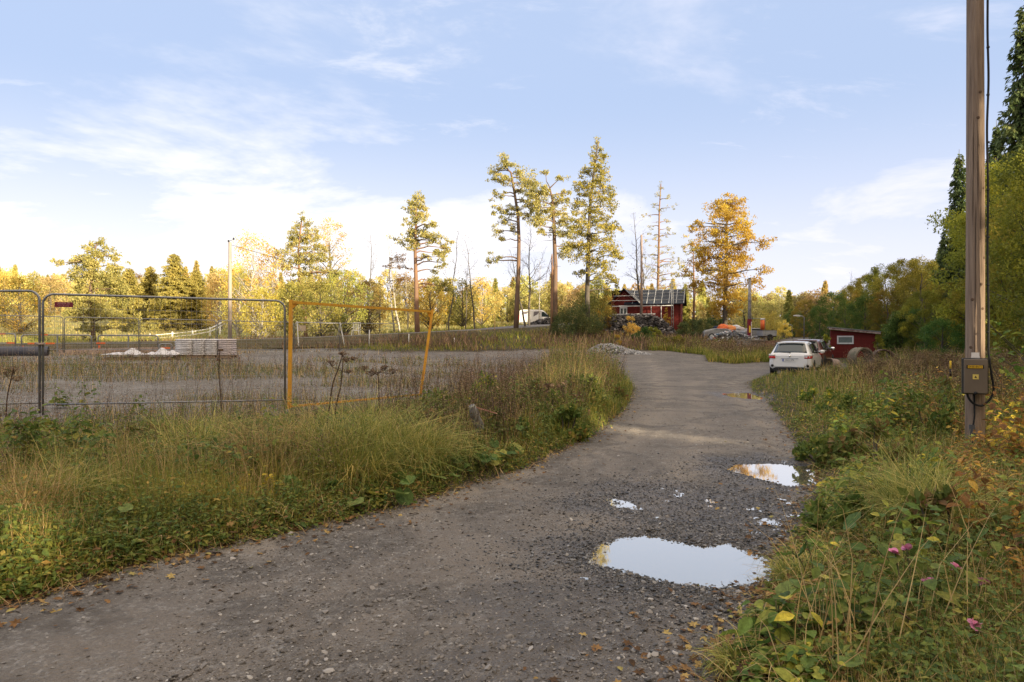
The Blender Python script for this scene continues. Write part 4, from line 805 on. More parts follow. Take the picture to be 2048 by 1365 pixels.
def foot(label, x, y, z, rz):
    t = thing('concrete_block', label, 'fence foot', (x, y, z), rz, group='concrete fence feet'); m = MB(); m.prism([(-.35, 0), (.35, 0), (.33, .10), (.20, .14), (-.20, .14), (-.33, .10)], -.11, .11); m.build('block', mat('dark_concrete', (.13, .125, .12), .9, noise=.4, nscale=6), t)
    [MB().tube([(dx, 0, .13), (dx, 0, .17)], .028, 10).build('socket', BLK, t) for dx in (-.07, .07)]; return t
Z = lambda p: p[2]
Yl, Yr = 11.2, 12.5
A0 = at(86, 586, Yl); A1 = at(570, 603, Yr); zA = at(86, 828, Yl)[2]; zB = at(570, 819, Yr)[2]
hp = A0[2]-zA
fence_panel('long wire fence panel with the dark red sign, right of the double post', (A0[0], Yl), (A1[0], Yr), zA, zB, h=hp, tag_sign=True, nv=46)
fence_panel('wire fence panel cut by the left picture edge in the foreground', (A0[0]-3.35, Yl-.55), (A0[0]-.055, Yl), zA-.02, zA+.01, h=hp+.02)
foot('concrete fence foot under the double post at the left', A0[0]-.13, Yl-.12, gz(A0[0], Yl)-.0, R(70))
foot('concrete fence foot under the post beside the yellow frame', A1[0]+.02, Yr, gz(A1[0], Yr)-.02, R(20))
m = MB(); m.tube([(A0[0]-.10, Yl-.03, at(0, 687, Yl)[2]), (A0[0]-.03, Yl-.04, at(0, 689, Yl)[2]), (A0[0]+.045, Yl-.03, at(0, 688, Yl)[2])], .022, 8); o = m.build('steel_clamp', CONCP); tag(o, 'steel clamp joining the two posts at half height', 'clamp')
# yellow steel frame
t = thing('yellow_frame', 'leaning yellow steel tube frame standing beside the wire fence', 'frame', (at(580, 815, 12.5)[0], 12.5, 0)); q = lambda px, py, Y: np.array(at(px, py, Y))-np.array(t.location)
TL, BL, TR, BR = q(582, 600, 12.5), q(579, 818, 12.5), q(865, 620, 15.8), q(841, 792, 15.6)
TL2, TR2 = q(583, 605, 12.5), q(863, 624, 15.8); BL2, BR2 = q(582, 813, 12.5), q(842, 789, 15.6)
for a, b, w, nm in ((BL, TL, .058, 'post'), (BR, TR, .056, 'post'), (TL2, TR2, .05, 'top_rail'), (BL2, BR2, .036, 'bottom_rail')): m = MB(); m.bar(a, b, w); m.build(nm, YEL if nm != 'top_rail' else mat('worn_yellow_paint', (.66, .36, .03), .5, col2=(.50, .26, .04), nscale=9), t)
for c, o1, o2 in ((TL2, (TR2-TL2)*.045, (BL-TL)*.07), (TR2, (TL2-TR2)*.045, (BR-TR)*.09)):
    m = MB(); v = [c, c+o1, c+o2]; d = np.array([0, .012, 0]); m.add(np.array([p-d for p in v]+[p+d for p in v]), [[0, 1, 4, 3], [1, 2, 5, 4], [2, 0, 3, 5]]); m.f.append((np.array([[0, 2, 1], [3, 4, 5]]), 0, False)); m.build('gusset', YEL, t)
# far row of fence panels
FG = 'wire fence panels across the back of the lot'
fp = [(-10, 630), (129, 634), (280, 637), (435, 641), (590, 645), (682, 646), (800, 648)]
Yf = [36, 38, 40, 42.5, 45, 47, 50]
for i, ((p0, y0), (p1, y1)) in enumerate(zip(fp[:-1], fp[1:])):
    a = at(p0, y0, Yf[i]); b = at(p1-3, y1, Yf[i+1]); labs = ['far wire fence panel cut by the left picture edge', 'far wire fence panel in front of the bushy young pine', 'far wire fence panel left of the stacked sacks', 'far wire fence panel behind the stacked sacks', 'far wire fence panel crossed by the yellow frame post', 'far wire fence panel at the right end of the row']
    fence_panel(labs[i], (a[0], Yf[i]), (b[0], Yf[i+1]), a[2]-1.98, b[2]-1.98, h=1.98, rr=.024, wire=.003, nv=30, nh=8, group=FG)
# pedestrian barriers
BG = 'pedestrian barriers'
def barrier(label, p0, p1, Y0, Y1, pt, pb, reds):
    a, b = at(p0, pt, Y0), at(p1, pt+1, Y1); z0 = at(0, pb, Y0)[2]; root = thing('pedestrian_barrier', label, 'barrier', (a[0], Y0, z0), group=BG); B = np.array([b[0]-a[0], Y1-Y0, 0]); H = a[2]-z0; u = B/np.linalg.norm(B)
    fr = MB(); fr.tube(rrect((0, 0), B[:2], 0, H, 0, H, .18), .045, 8); fr.build('frame', GALV, root); m = MB(); m.bar((0, 0, H*.52), B+np.array([0, 0, H*.52]), .07, .06); m.build('rail', GALV, root)
    for k in (.5,): m = MB(); m.bar(B*k, B*k+np.array([0, 0, H]), .06); m.build('post', GALV, root)
    for k, z in reds: m = MB(); c = B*k+np.array([0, 0, H*z]); m.bar(c-u*.25, c+u*.25, .085, .10) if z > .3 else m.bar(c-np.array([0, 0, .2]), c+np.array([0, 0, .2]), .11, .10); m.build('orange_band', ORG, root)
barrier('barrier at the left picture edge with rounded corners', -60, 31, 43, 43, 668, 706, [(.7, 1), (.1, .52), (.9, .52)])
barrier('long barrier behind the double fence post', 43, 183, 42, 44, 670, 706, [(.3, 1), (.15, .52), (.4, .52), (0.02, .2)])
barrier('barrier with bent top rail left of the stacked sacks', 196, 316, 43, 44, 671, 704, [(.02, .2), (.05, .52)])
barrier('small barrier leg group just right of the long barrier', 318, 344, 43, 43.5, 688, 706, [(.5, .52)])
# low concrete edging, pipe, sacks, pallets
def rest(px, py, Y): p = at(px, py, Y); return p
m = MB(); a, b = at(118, 706, 41), at(350, 700, 44); m.bar((a[0], a[1], a[2]+.02), (b[0], b[1], b[2]+.02), .3, .36); o = m.build('concrete_barrier', CONCP); tag(o, 'low pinkish concrete edging behind the empty sacks', 'concrete barrier')
t = thing('pipe', 'thick dark blue pipe lying on the gravel at the left edge', 'pipe', (at(97, 705, 33)[0], 33, at(97, 712, 33)[2])); a = np.array([0, 0, .22]); b = np.array([-3.9, -1.6, .24]); m = MB(); m.tube([a, a*.5+b*.5, b], .23, 18, cap=False); m.build('shell', PIPEB, t); m = MB(); m.tube([a+(a-b)*.001, b], .20, 18, cap=False); m.build('lining', BLK, t)
SG = 'stacks of white sacks'
PAL = mat('grey_pallet_wood', (.30, .22, .16), .9, noise=.4, nscale=5)
def pallet(label, x, y, z, rz, w=.8, l=1.2, group='wooden pallets'):
    t = thing('pallet', label, 'pallet', (x, y, z), rz, group=group)
    for i in range(7): m = MB(); m.box((-w/2+.05+i*(w-.1)/6, 0, .134), (.09, l, .022)); m.build('slat', PAL, t)
    for j in (-1, 0, 1): m = MB(); m.box((0, j*(l/2-.06), .06), (w, .10, .118)); m.build('bearer', PAL, t)
    return t
r = np.random.default_rng(31)
for i, (p0, p1, lab) in enumerate([(349, 383, 'leftmost stack of white sacks with the smoothest folds'), (384, 407, 'second stack of white sacks from the left'), (408, 431, 'third stack of white sacks, left of the narrow gap'), (435, 462, 'rightmost stack of white sacks with pinkish printed sides')]):
    Y = 36+.25*i; a = at(p0, 716, Y); b = at(p1, 716, Y); w = b[0]-a[0]; z = a[2]; x = (a[0]+b[0])/2
    pallet('wooden pallet under the '+lab.split(' with')[0].split(',')[0], x, Y+.4, z-.02, 0, w, 1.1)
    t = thing('sack_stack', lab, 'sack stack', (x, Y+.4, z+.13), group=SG); H = (716-678.5)/F*Y-.13; nl = 8
    for k in range(nl):
        hk = H/nl; zz_ = hk*(k+.5); ww = w*(1+r.uniform(-.04, .03)); m = MB(); n1_, n2_ = 14, 8; V = []
        for u_ in range(n1_):
            th = 2*math.pi*u_/n1_
            for v_ in range(n2_):
                ph = -math.pi/2+math.pi*v_/(n2_-1); sq = lambda c_, e: math.copysign(abs(c_)**e, c_)
                V.append((ww/2*1.02*sq(math.cos(th), .4)*sq(math.cos(ph), .35), .55*sq(math.sin(th), .4)*sq(math.cos(ph), .35), zz_+hk*.56*sq(math.sin(ph), .8)+r.normal(0, .006)))
        m.add(V, [[u_*n2_+v_, ((u_+1) % n1_)*n2_+v_, ((u_+1) % n1_)*n2_+v_+1, u_*n2_+v_+1] for u_ in range(n1_) for v_ in range(n2_-1)], 0, True); m.build('sack', SACK if i < 3 else SACKP, t)
for i, (p0, p1, lab) in enumerate([(215, 270, 'pallet half covered by empty white sacks, left one'), (272, 345, 'pallet half covered by empty white sacks, right one')]):
    a = at(p0, 720, 35.5); b = at(p1, 720, 35.5); pallet(lab, (a[0]+b[0])/2, 35.7, a[2], 0, b[0]-a[0], 1.0)
for i, (px, w_, h_, lab) in enumerate([(232, 1.3, .18, 'flat empty white sack at the left of the pallets'), (262, 1.1, .42, 'peaked crumpled white sack on the left pallet'), (302, 1.0, .16, 'flat white sack between the two crumpled ones'), (322, .9, .40, 'crumpled white sack on the right pallet'), (342, .7, .3, 'small crumpled sack beside the stacks')]):
    x, _, z = at(px, 717, 35.3); g_ = 12; u_, v_ = np.meshgrid(np.linspace(-1, 1, g_), np.linspace(-1, 1, g_)); rr_ = np.sqrt(u_**2+v_**2)
    hh = np.clip(1-rr_*.9, 0, 1)**1.3*h_*(.6+.8*fbm(u_*2+i*9, v_*2, i, 3))+.05*fbm(u_*4+i, v_*4, 3, 2); V = np.stack([u_*w_/2*(1+.2*fbm(v_*2, u_*0+i, 4, 2)), v_*.45, hh+.16], -1).reshape(-1, 3)
    m = MB(); m.add(V, [[a_*g_+b_, a_*g_+b_+1, (a_+1)*g_+b_+1, (a_+1)*g_+b_] for a_ in range(g_-1) for b_ in range(g_-1)], 0, True)
    o = m.build('empty_sack', SACK, loc=(x, 35.5, z)); tag(o, lab, 'sack'); md = o.modifiers.new('thick', 'SOLIDIFY'); md.thickness = .012

# ------------------------------------------------------------ utility poles, wires, goal, chair
def pole(name, label, px, pyt, pyb, Y, r0, m_, **k):
    x, _, zb = at(px, pyb, Y); zt = at(px, pyt, Y)[2]; t = thing(name, label, 'pole', (x, Y, zb-.1)); m = MB(); m.tube([(0, 0, 0), (0, 0, (zt-zb)/2), (0, 0, zt-zb+.1)], [r0, r0*.9, r0*.75], 10); m.build('shaft', m_, t); return t, zt-zb+.1
tp, hh = pole('utility_pole', 'pale wooden utility pole right behind the stacks of white sacks', 460, 485, 692, 47, .14, mat('pale_pole_wood', (.40, .34, .30), .9, noise=.3, nscale=3, stretch=(3, 3, .3)))
m = MB(); m.tube([(-.1, 0, hh+.05), (.25, 0, hh+.2)], .02, 6); m.build('bracket', GALV, tp); m = MB()
for c in ((-.1, 0, hh+.08), (.25, 0, hh+.24)): m.lathe([(0, -.08), (.07, -.06), (.05, 0), (.07, .05), (0, .09)], 10, M=Matrix.Translation(c))
m.build('insulator', BLK, tp)
def wire(name, label, pts, rad=.012): m = MB(); m.tube(pts, rad, 5); o = m.build(name, BLK, None); tag(o, label, 'cable'); return o
p0 = np.array(at(462, 490, 47)); p1 = np.array(at(980, 572, 96)); tt = np.linspace(0, 1, 16)[:, None]; P = p0+(p1-p0)*tt; P[:, 2] -= (1.6*np.sin(tt*np.pi))[:, 0]
wire('overhead_cable', 'thin cable hanging from the pale utility pole to the right', P, .016)
t = thing('goal_frame', 'white steel goal frame at the edge of the lot under the willows', 'goal', (at(592, 700, 50)[0], 50, 0)); g = lambda px, py, Y=50: np.array(at(px, py, Y))-np.array(t.location)
for a, b, w_, nm in ((g(594, 643), g(598, 700), .06, 'post'), (g(680, 645, 51), g(690, 697, 51), .06, 'post'), (g(592, 645), g(682, 647, 51), .055, 'crossbar'), (g(594, 645), g(604, 665, 51.5), .05, 'stay'), (g(680, 646, 51), g(672, 692, 53), .05, 'stay')): m = MB(); m.bar(a, b, w_); m.build(nm, WHT, t)
m = MB(); m.box(g(604, 657, 51.2), (.55, .12, .42)); m.build('net_box', mat('beige_board', (.45, .36, .26), .8), t)
t = thing('garden_chair', 'white garden chair standing beyond the lot under the willows', 'chair', (at(712, 672, 60)[0], 60, at(712, 672, 60)[2])); 
m = MB(); m.box((0, 0, .46), (.62, .55, .05)); m.build('seat', WHT, t); m = MB(); [m.bar((dx, .26, .46), (dx*1.1, .42, 1.15), .05) for dx in (-.29, -.15, 0, .15, .29)]; m.bar((-.32, .42, 1.15), (.32, .42, 1.15), .07); m.build('backrest', WHT, t)
for dx in (-.28, .28):
    for dy in (-.25, .25): m = MB(); m.bar((dx, dy, .46), (dx*1.15, dy*1.2, -.05), .05); m.build('leg', WHT, t)
    m = MB(); m.bar((dx*1.1, -.28, .70), (dx*1.1, .32, .72), .06); m.build('armrest', WHT, t)
# white rail fence in the sunlit field
t = thing('rail_fence', 'white rail fence curving up the sunlit field behind the sacks', 'fence', (at(300, 676, 74)[0], 74, 0)); pts = [(300, 676, 74), (345, 672, 75), (385, 668, 77), (420, 662, 79), (440, 652, 82), (458, 640, 86)]
for (a, b) in zip(pts[:-1], pts[1:]):
    A_, B_ = at(*a), at(*b); za, zb_ = A_[2]-.1, B_[2]-.1
    for dz in (0, .35): m = MB(); m.bar((A_[0]-t.location.x, A_[1]-74, za+dz), (B_[0]-t.location.x, B_[1]-74, zb_+dz), .16, .07); m.build('rail', WHT, t)
for a in pts: A_ = at(*a); m = MB(); m.bar((A_[0]-t.location.x, A_[1]-74, gz(A_[0], A_[1])-.1), (A_[0]-t.location.x, A_[1]-74, A_[2]+.45), .12); m.build('post', WHT, t)
# wooden stake markers along the asphalt road
for i, (px, pt, pb, Y, c_, lab) in enumerate([(817, 668, 697, 50, WHT, 'white marker stake below the yellow frame corner'), (738, 660, 697, 50, WHT, 'bent white marker stake left of the yellow frame end'), (989, 628, 670, 60, mat('orange_brown_stake', (.5, .3, .15), .8), 'orange brown stake beside the tall leaning pine'), (908, 676, 692, 52, WHT, 'short white marker stake at the foot of the road bank'), (893, 645, 670, 62, BARK_G, 'thin grey stake behind the road bank')]):  # third stake has a plain orange brown colour
    x, _, z = at(px, pb, Y); z = min(z, gz(x, Y)+.05); m = MB(); m.tube([(0, 0, -.1), (.02, 0, (at(0, pt, Y)[2]-z)/2), (.03, 0, at(0, pt, Y)[2]-z)], .03, 6); o = m.build('marker_stake', c_, loc=(x, Y, z)); tag(o, lab, 'stake')

# ------------------------------------------------------------ vans and cars
def wheel(parent, c, rad, w=.2, side=1, hub=CARS):
    M = Matrix.Translation(c) @ Matrix.Rotation(R(90)*side, 4, 'Y'); m = MB(); m.lathe([(rad*.62, -w/2), (rad*.9, -w/2), (rad, -w*.35), (rad, w*.35), (rad*.9, w/2), (rad*.62, w/2), (rad*.6, 0), (rad*.62, -w/2)], 26, M=M); o = m.build('wheel', RUB, parent)
    m = MB(); m.lathe([(0, w*.36), (rad*.12, w*.42), (rad*.2, w*.36), (rad*.58, w*.3), (rad*.63, w*.44), (rad*.63, -w*.4), (0, -w*.4)], 20, M=M); m.build('rim', hub, o)
def loft(st, mb, caps=True):
    """st: list of (y, [(x,z)...]) half sections from bottom centre to top centre, mirrored"""
    k = len(st[0][1]); V = []
    for y, s in st:
        V += [(x, y, z) for x, z in s]; V += [(-x, y, z) for x, z in s[::-1][1:-1]]
    K = 2*k-2; n = len(st); mb.add(V, [[i*K+q, i*K+(q+1) % K, (i+1)*K+(q+1) % K, (i+1)*K+q] for i in range(n-1) for q in range(K)], 0, True)
    if caps: mb.f.append((np.array([list(range(K))])+mb.n-n*K, 0, False)); mb.f.append((np.array([list(range(K))[::-1]])+mb.n-K, 0, False))
def car(label, loc, rz, paint, plate=None, name='parked_car', antenna=True, group=None):
    """rear at y=0, front at y=4.25, hatchback"""
    root = thing(name, label, 'car', loc, rz, group=group)
    def sec(w, zb, zbelt, zr, wr):
        w2 = w*.97; wb = w*.93; wr = min(wr, wb)
        return [(0, zb), (w*.88, zb), (w, zb+.16), (w*1.005, (zb+zbelt)/2), (w2, zbelt-.08), (wb, zbelt), ((wb*.35+wr*.65), zbelt*.35+zr*.65), (wr, zr-.05), (wr*.82, zr-.012), (0, zr)]
    S = [(.00, .70, .40, .86, .88, .60), (.03, .80, .27, .93, .97, .66), (.09, .86, .25, .96, 1.02, .70), (.28, .88, .25, .975, 1.25, .64), (.48, .885, .25, .98, 1.455, .60), (.75, .885, .24, .98, 1.50, .60), (1.3, .885, .22, .965, 1.52, .61), (2.0, .885, .22, .95, 1.505, .61), (2.45, .885, .22, .94, 1.44, .60), (2.95, .885, .22, .93, 1.17, .62), (3.3, .88, .22, .90, .99, .66), (3.8, .86, .24, .82, .89, .66), (4.1, .80, .28, .70, .76, .6), (4.25, .66, .36, .58, .62, .5)]
    m = MB(); loft([(y, sec(w, zb, zl, zr, wr)) for y, w, zb, zl, zr, wr in S], m); o = m.build('body', paint, root); o.modifiers.new('sub', 'SUBSURF').levels = 1; o.modifiers['sub'].render_levels = 2
    def panel(nm, quad, mt, n=6, bulge=.0, th=.012):
        """curved patch through 4 corners (a,b,c,d ccw from outside)"""
        a, b, c, d = [np.array(q_, float) for q_ in quad]; nv = np.cross(b-a, d-a); nv /= np.linalg.norm(nv); V = []
        for i in range(n+1):
            for j in range(n+1):
                s_, t_ = i/n, j/n; p = (1-s_)*(1-t_)*a+s_*(1-t_)*b+s_*t_*c+(1-s_)*t_*d; V.append(p+nv*bulge*(1-(2*s_-1)**2)*(1-.5*(2*t_-1)**2))
        mm = MB(); mm.add(V, [[i*(n+1)+j, (i+1)*(n+1)+j, (i+1)*(n+1)+j+1, i*(n+1)+j+1] for i in range(n) for j in range(n)], 0, True); oo = mm.build(nm, mt, root); md = oo.modifiers.new('t', 'SOLIDIFY'); md.thickness = th; md.offset = 0; return oo
    panel('rear_window', [(-.68, .095, 1.00), (.68, .095, 1.00), (.56, .40, 1.40), (-.56, .40, 1.40)], GLASS, bulge=.035)
    for s in (-1, 1):
        q = [(s*.845, .62, 1.00), (s*.84, 2.85, .975), (s*.665, 2.25, 1.42), (s*.665, .72, 1.43)]
        panel('side_window', q if s > 0 else [q[1], q[0], q[3], q[2]], GLASS, bulge=.03)
        pi = [(s*.80, 1.60, .98), (s*.80, 1.70, .98), (s*.66, 1.66, 1.45), (s*.66, 1.58, 1.45)]
        m = MB(); m.bar((s*.862, 1.65, .98), (s*.692, 1.62, 1.43), .05, .07); m.build('pillar', BLK, root)
        # tail lamp: wraps the corner, clear top and red below
        a = [(s*.60, .035, .77), (s*.86, .10, .75), (s*.865, .26, .79), (s*.85, .28, .86), (s*.83, .10, .885), (s*.60, .028, .87)]
        def wrap(z0, z1, o_=.02): return [[(s*.59, .005-o_, z0), (s*.75, .022-o_, z0), (s*(.835+o_), .09, z0), (s*(.868+o_), .30, z0+.02)], [(s*.60, .03-o_, z1), (s*.75, .045-o_, z1), (s*(.825+o_), .11, z1), (s*(.855+o_), .30, z1)]]
        for z0, z1, mt, nm in ((.755, .865, TAIL, 'tail_lamp'), (.865, .935, LENS, 'tail_lamp_top')):
            L0, L1 = wrap(z0, z1); m = MB(); m.add(L0+L1, [[i, i+1, i+5, i+4] for i in range(3)], 0, True); oo = m.build(nm, mt, root); md = oo.modifiers.new('t', 'SOLIDIFY'); md.thickness = .03
        wheel(root, (s*.78, .78, .315), .315, .2, s); wheel(root, (s*.78, 3.38, .315), .315, .2, s)
        m = MB(); M = Matrix.Translation((s*.80, .78, .32)) @ Matrix.Rotation(R(90)*s, 4, 'Y'); m.lathe([(0, .096), (.365, .096), (.372, .06)], 24, M=M); m.build('wheel_arch', BLK, root)
        m = MB(); M = Matrix.Translation((s*.80, 3.38, .32)) @ Matrix.Rotation(R(90)*s, 4, 'Y'); m.lathe([(0, .096), (.365, .096), (.372, .06)], 24, M=M); m.build('wheel_arch', BLK, root)
        m = MB(); M = Matrix.Translation((s*.99, 2.55, 1.02)) @ Matrix.Diagonal((.12, .07, .085, 1)); m.lathe([(0, -1), (.6, -.8), (1, -.1), (.9, .6), (.4, .95), (0, 1)], 12, M=M); oo = m.build('mirror', paint if paint is CARW else CHR, root); m = MB(); m.bar((s*.86, 2.55, .98), (s*.95, 2.55, 1.0), .05); m.build('mirror_arm', BLK, oo)
        m = MB(); m.bar((s*.895, 1.35, .80), (s*.895, 1.55, .80), .03, .02); m.build('door_handle', paint, root)
        m = MB(); M = Matrix.Translation((s*.72, .02, .44)) @ Matrix.Rotation(R(90), 4, 'X'); m.lathe([(0, .03), (.045, .03), (.055, .018), (.06, 0), (.05, -.02)], 14, M=M); m.build('reflector', BLK, root)
    m = MB(); m.prism([(-.78, .22), (.78, .22), (.72, .30), (.58, .37), (-.58, .37), (-.72, .30)], -.012, .12); m.build('bumper_skirt', BLK, root)
    m = MB(); m.box((0, .020, .60), (1.36, .03, .012)); m.build('tailgate_gap', mat('panel_gap', (.10, .10, .11), .6), root)
    m = MB(); m.box((0, -.012, .755), (.70, .03, .03)); m.build('handle_strip', CARS, root)
    m = MB(); m.box((-.03, -.012, .68), (.53, .012, .115)); po = m.build('number_plate', PLATE, root); m = MB(); m.box((-.27, -.0205, .68), (.045, .004, .108)); m.build('blue_band', BLUE, po)
    if plate: text('lettering', plate, .095, BLK, po, Matrix.Translation((0, -.020, .678)) @ Matrix.Rotation(R(90), 4, 'X'))
    m = MB(); m.bar((0, .07, 1.02), (-.0, .045, .985), .05, .03); m.bar((0, .06, 1.015), (-.38, .075, 1.035), .022); m.build('wiper', BLK, root)
    m = MB(); m.box((0, .40, 1.445), (.22, .03, .02)); m.build('brake_lamp', TAIL, root); m = MB(); m.lathe([(0, .035), (.035, .03), (.05, .0)], 12, M=Matrix.Translation((0, -.015, .86)) @ Matrix.Rotation(R(90), 4, 'X')); m.build('emblem', CHR, root)
    if antenna: m = MB(); m.tube([(0, .95, 1.51), (0, .70, 1.66)], .007, 5); m.build('antenna', BLK, root)
    m = MB(); m.prism([(-.56, 1.435), (.56, 1.435), (.54, 1.47), (-.54, 1.47)], .30, .50); m.build('spoiler', paint, root)
    return root
xc = (1578-1024)/F*29.7
car('white hatchback parked at the verge with its tail to the viewer', (xc-.05, 29.5, gz(xc, 30)+.0), -R(31), CARW, 'FKU 379')
car('dark maroon car parked just beyond the white hatchback', (xc+2.55, 34.2, gz(xc+3, 35)-.02), -R(33), CARR, None, antenna=False)
# white van by the pines
Yv = 83; xv = at(1038, 640, Yv)[0]; zv = at(0, 655, Yv)[2]; t = thing('parked_van', 'white delivery van with grey door windows parked beyond the tall leaning pine', 'van', (xv, Yv, zv))
m = MB(); prof = [(0, .35), (4.3, .30), (4.45, .65), (4.35, 1.0), (3.75, 1.22), (3.05, 1.98), (2.7, 2.12), (.3, 2.16), (.05, 2.0)]; m.prism(prof, -.0, 1.85); o = m.build('body', CARW, t); bv = o.modifiers.new('b', 'BEVEL'); bv.width = .07; bv.segments = 3
m = MB(); m.prism([(3.05, 1.28), (3.72, 1.28), (3.05, 1.86), (2.75, 1.86), (2.75, 1.28)], -.012, .01); m.build('door_window', GLASS, t)
m = MB(); m.prism([(.25, 1.55), (.45, 1.9), (1.15, 1.95), (.95, 1.62)], -.012, .01); m.build('side_window', mat('grey_vinyl', (.16, .15, .17), .4), t); m = MB(); m.prism([(1.75, 1.3), (1.8, 1.9), (2.6, 1.95), (2.2, 1.55)], -.012, .01); m.build('side_window', MATS['grey_vinyl'], t)
m = MB(); m.prism([(3.78, 1.24), (3.14, 1.93), (3.10, 1.90), (3.72, 1.22)], .1, 1.75); m.build('windscreen', GLASS, t)
for dx in (1.35, 2.65): m = MB(); m.box((dx, -.004, 1.25), (.02, .012, 1.6)); m.build('door_gap', BLK, t)
m = MB(); m.box((1.28, -.02, 1.1), (.12, .03, .35)); m.build('door_handle', BLK, t); m = MB(); m.box((2.2, -.01, .55), (4.2, .03, .14)); m.build('side_strip', mat('grey_plastic', (.12, .12, .12), .6), t)
m = MB(); m.box((3.55, -.15, 1.35), (.12, .25, .28)); m.build('mirror', BLK, t); m = MB(); m.prism([(4.25, .75), (4.42, .78), (4.3, 1.0), (4.0, 1.08)], .02, .35); m.build('headlight', LENS, t)
m = MB(); m.box((.02, .12, 1.2), (.06, .16, .6)); m.build('tail_lamp', TAIL, t)
for x_ in (.85, 3.6):
    for y_ in (.1, 1.75):
        M = Matrix.Translation((x_, y_, .33)) @ Matrix.Rotation(R(90), 4, 'X'); m = MB(); m.lathe([(.2, -.1), (.31, -.1), (.33, 0), (.31, .1), (.2, .1)], 20, M=M); o = m.build('wheel', RUB, t); m = MB(); m.lathe([(0, .05), (.2, .06), (.2, -.1), (0, -.1)], 16, M=M); m.build('rim', CARS, o)

# ------------------------------------------------------------ red timber house
Yh = 75; xh = at(1224, 0, Yh)[0]; zh = 3.1; rzh = -R(17)
t = thing('timber_house', 'red timber house with black grid roof behind the dark pile', 'house', (xh, Yh+1.2, zh), rzh)
Lh, Dh = 7.6, 4.6; zr = at(0, 577, Yh)[2]-zh; ze = at(0, 604, Yh)[2]-zh; Wg = 3.1     # ridge, eave, width of front gable
m = MB(); m.box((Lh/2, Dh/2, ze/2-.3), (Lh, Dh, ze+.6)); m.prism([(0, ze), (Wg, ze), (Wg/2, zr-.12)], -.002, Dh/2)
fm = Matrix.Rotation(R(90), 4, 'Z')
m.add([(Lh-.001, 0, ze), (Lh-.001, Dh, ze), (Lh-.001, Dh/2, zr-.1), (.001, 0, ze), (.001, Dh, ze), (.001, Dh/2, zr-.1)], [[0, 1, 2], [5, 4, 3]]); m.build('wall', REDV, t)
ov = .35; ro = MB(); yc = Dh/2
def slab(mb, q, th=.09): q = np.array(q, float); d = np.array([0, 0, -th]); mb.add(np.concatenate([q, q+d]), [[0, 1, 2, 3], [7, 6, 5, 4], [0, 4, 5, 1], [1, 5, 6, 2], [2, 6, 7, 3], [3, 7, 4, 0]])
sl = (zr-ze)/yc; zo = ze-sl*ov
slab(ro, [(Wg/2, -ov, zo), (Lh+.45, -ov, zo), (Lh+.45, yc, zr), (Wg/2, yc, zr)]); slab(ro, [(Lh+.45, Dh+ov, zo), (-.3, Dh+ov, zo), (-.3, yc+.004, zr), (Lh+.45, yc+.004, zr)])
roof = ro.build('roof', ROOFB, t)
gs = (zr-ze)/(Wg/2); zg = ze-gs*.3; gr = MB(); fy = -.55
slab(gr, [(Wg/2-.002, fy, zr+.03), (-.3, fy, zg+.03), (-.3, yc, zg+.03), (Wg/2-.002, yc, zr+.03)]); slab(gr, [(Wg+.3, fy, zg+.03), (Wg/2+.002, fy, zr+.03), (Wg/2+.002, yc, zr+.03), (Wg+.3, yc*.3, zg+.03)]); gr.build('gable_roof', ROOFB, t)
for i in range(8): x_ = Wg/2+.9+i*(Lh+.4-Wg/2-.95)/7; m = MB(); m.bar((x_-.0, -ov, zo+.03), (x_, yc, zr+.03), .045, .03); m.build('roof_batten', TRIM, roof)
for k in (.22, .48, .72, .94): m = MB(); z_ = zo+(zr-zo)*k; y_ = -ov+(yc+ov)*k; m.bar((Wg/2+.6, y_, z_+.05), (Lh+.42, y_, z_+.05), .03, .02); m.build('roof_rail', TRIM, roof)
for dx in (.0, .28, .56): m = MB(); m.bar((Wg/2+dx, fy+dx*1.2, zr+.06), (Wg+.3, fy+dx*1.2, zg+.06), .05, .03); m.build('valley_board', TRIM, roof)
m = MB(); m.box((Wg*.47, -.05, ze*.60), (.82, .06, 1.15)); wo_ = m.build('window', TRIM, t)
for dx in (-.19, .19): m = MB(); m.box((Wg*.47+dx, -.085, ze*.58), (.25, .03, .92)); m.build('pane', GLASS, wo_)
m = MB(); m.box((Wg*.47, -.085, ze*.60+.66), (1.05, .07, .18)); m.build('window_head', TRIM, t)
m = MB(); m.bar((Lh-.02, -.02, 0), (Lh-.02, -.02, ze-.1), .10); m.build('corner_board', REDW, t); m = MB(); m.bar((Wg+.02, -.03, 0), (Wg+.02, -.03, ze-.1), .07); m.build('corner_board', REDW, t)
for a, b in (((.15, -.1, ze-.25), (Wg*.5, -.1, zr-.45)), ((Wg*.5, -.1, zr-.45), (Wg-.35, -.1, ze+.0))): m = MB(); m.bar(a, b, .05); m.build('gable_lath', mat('reddish_lath', (.36, .13, .11), .8), t)
m = MB(); m.box((Lh+.25, Dh*.42, ze+.55), (.04, .28, .5)); m.build('gable_hatch', mat('tan_board', (.42, .25, .14), .8), t)
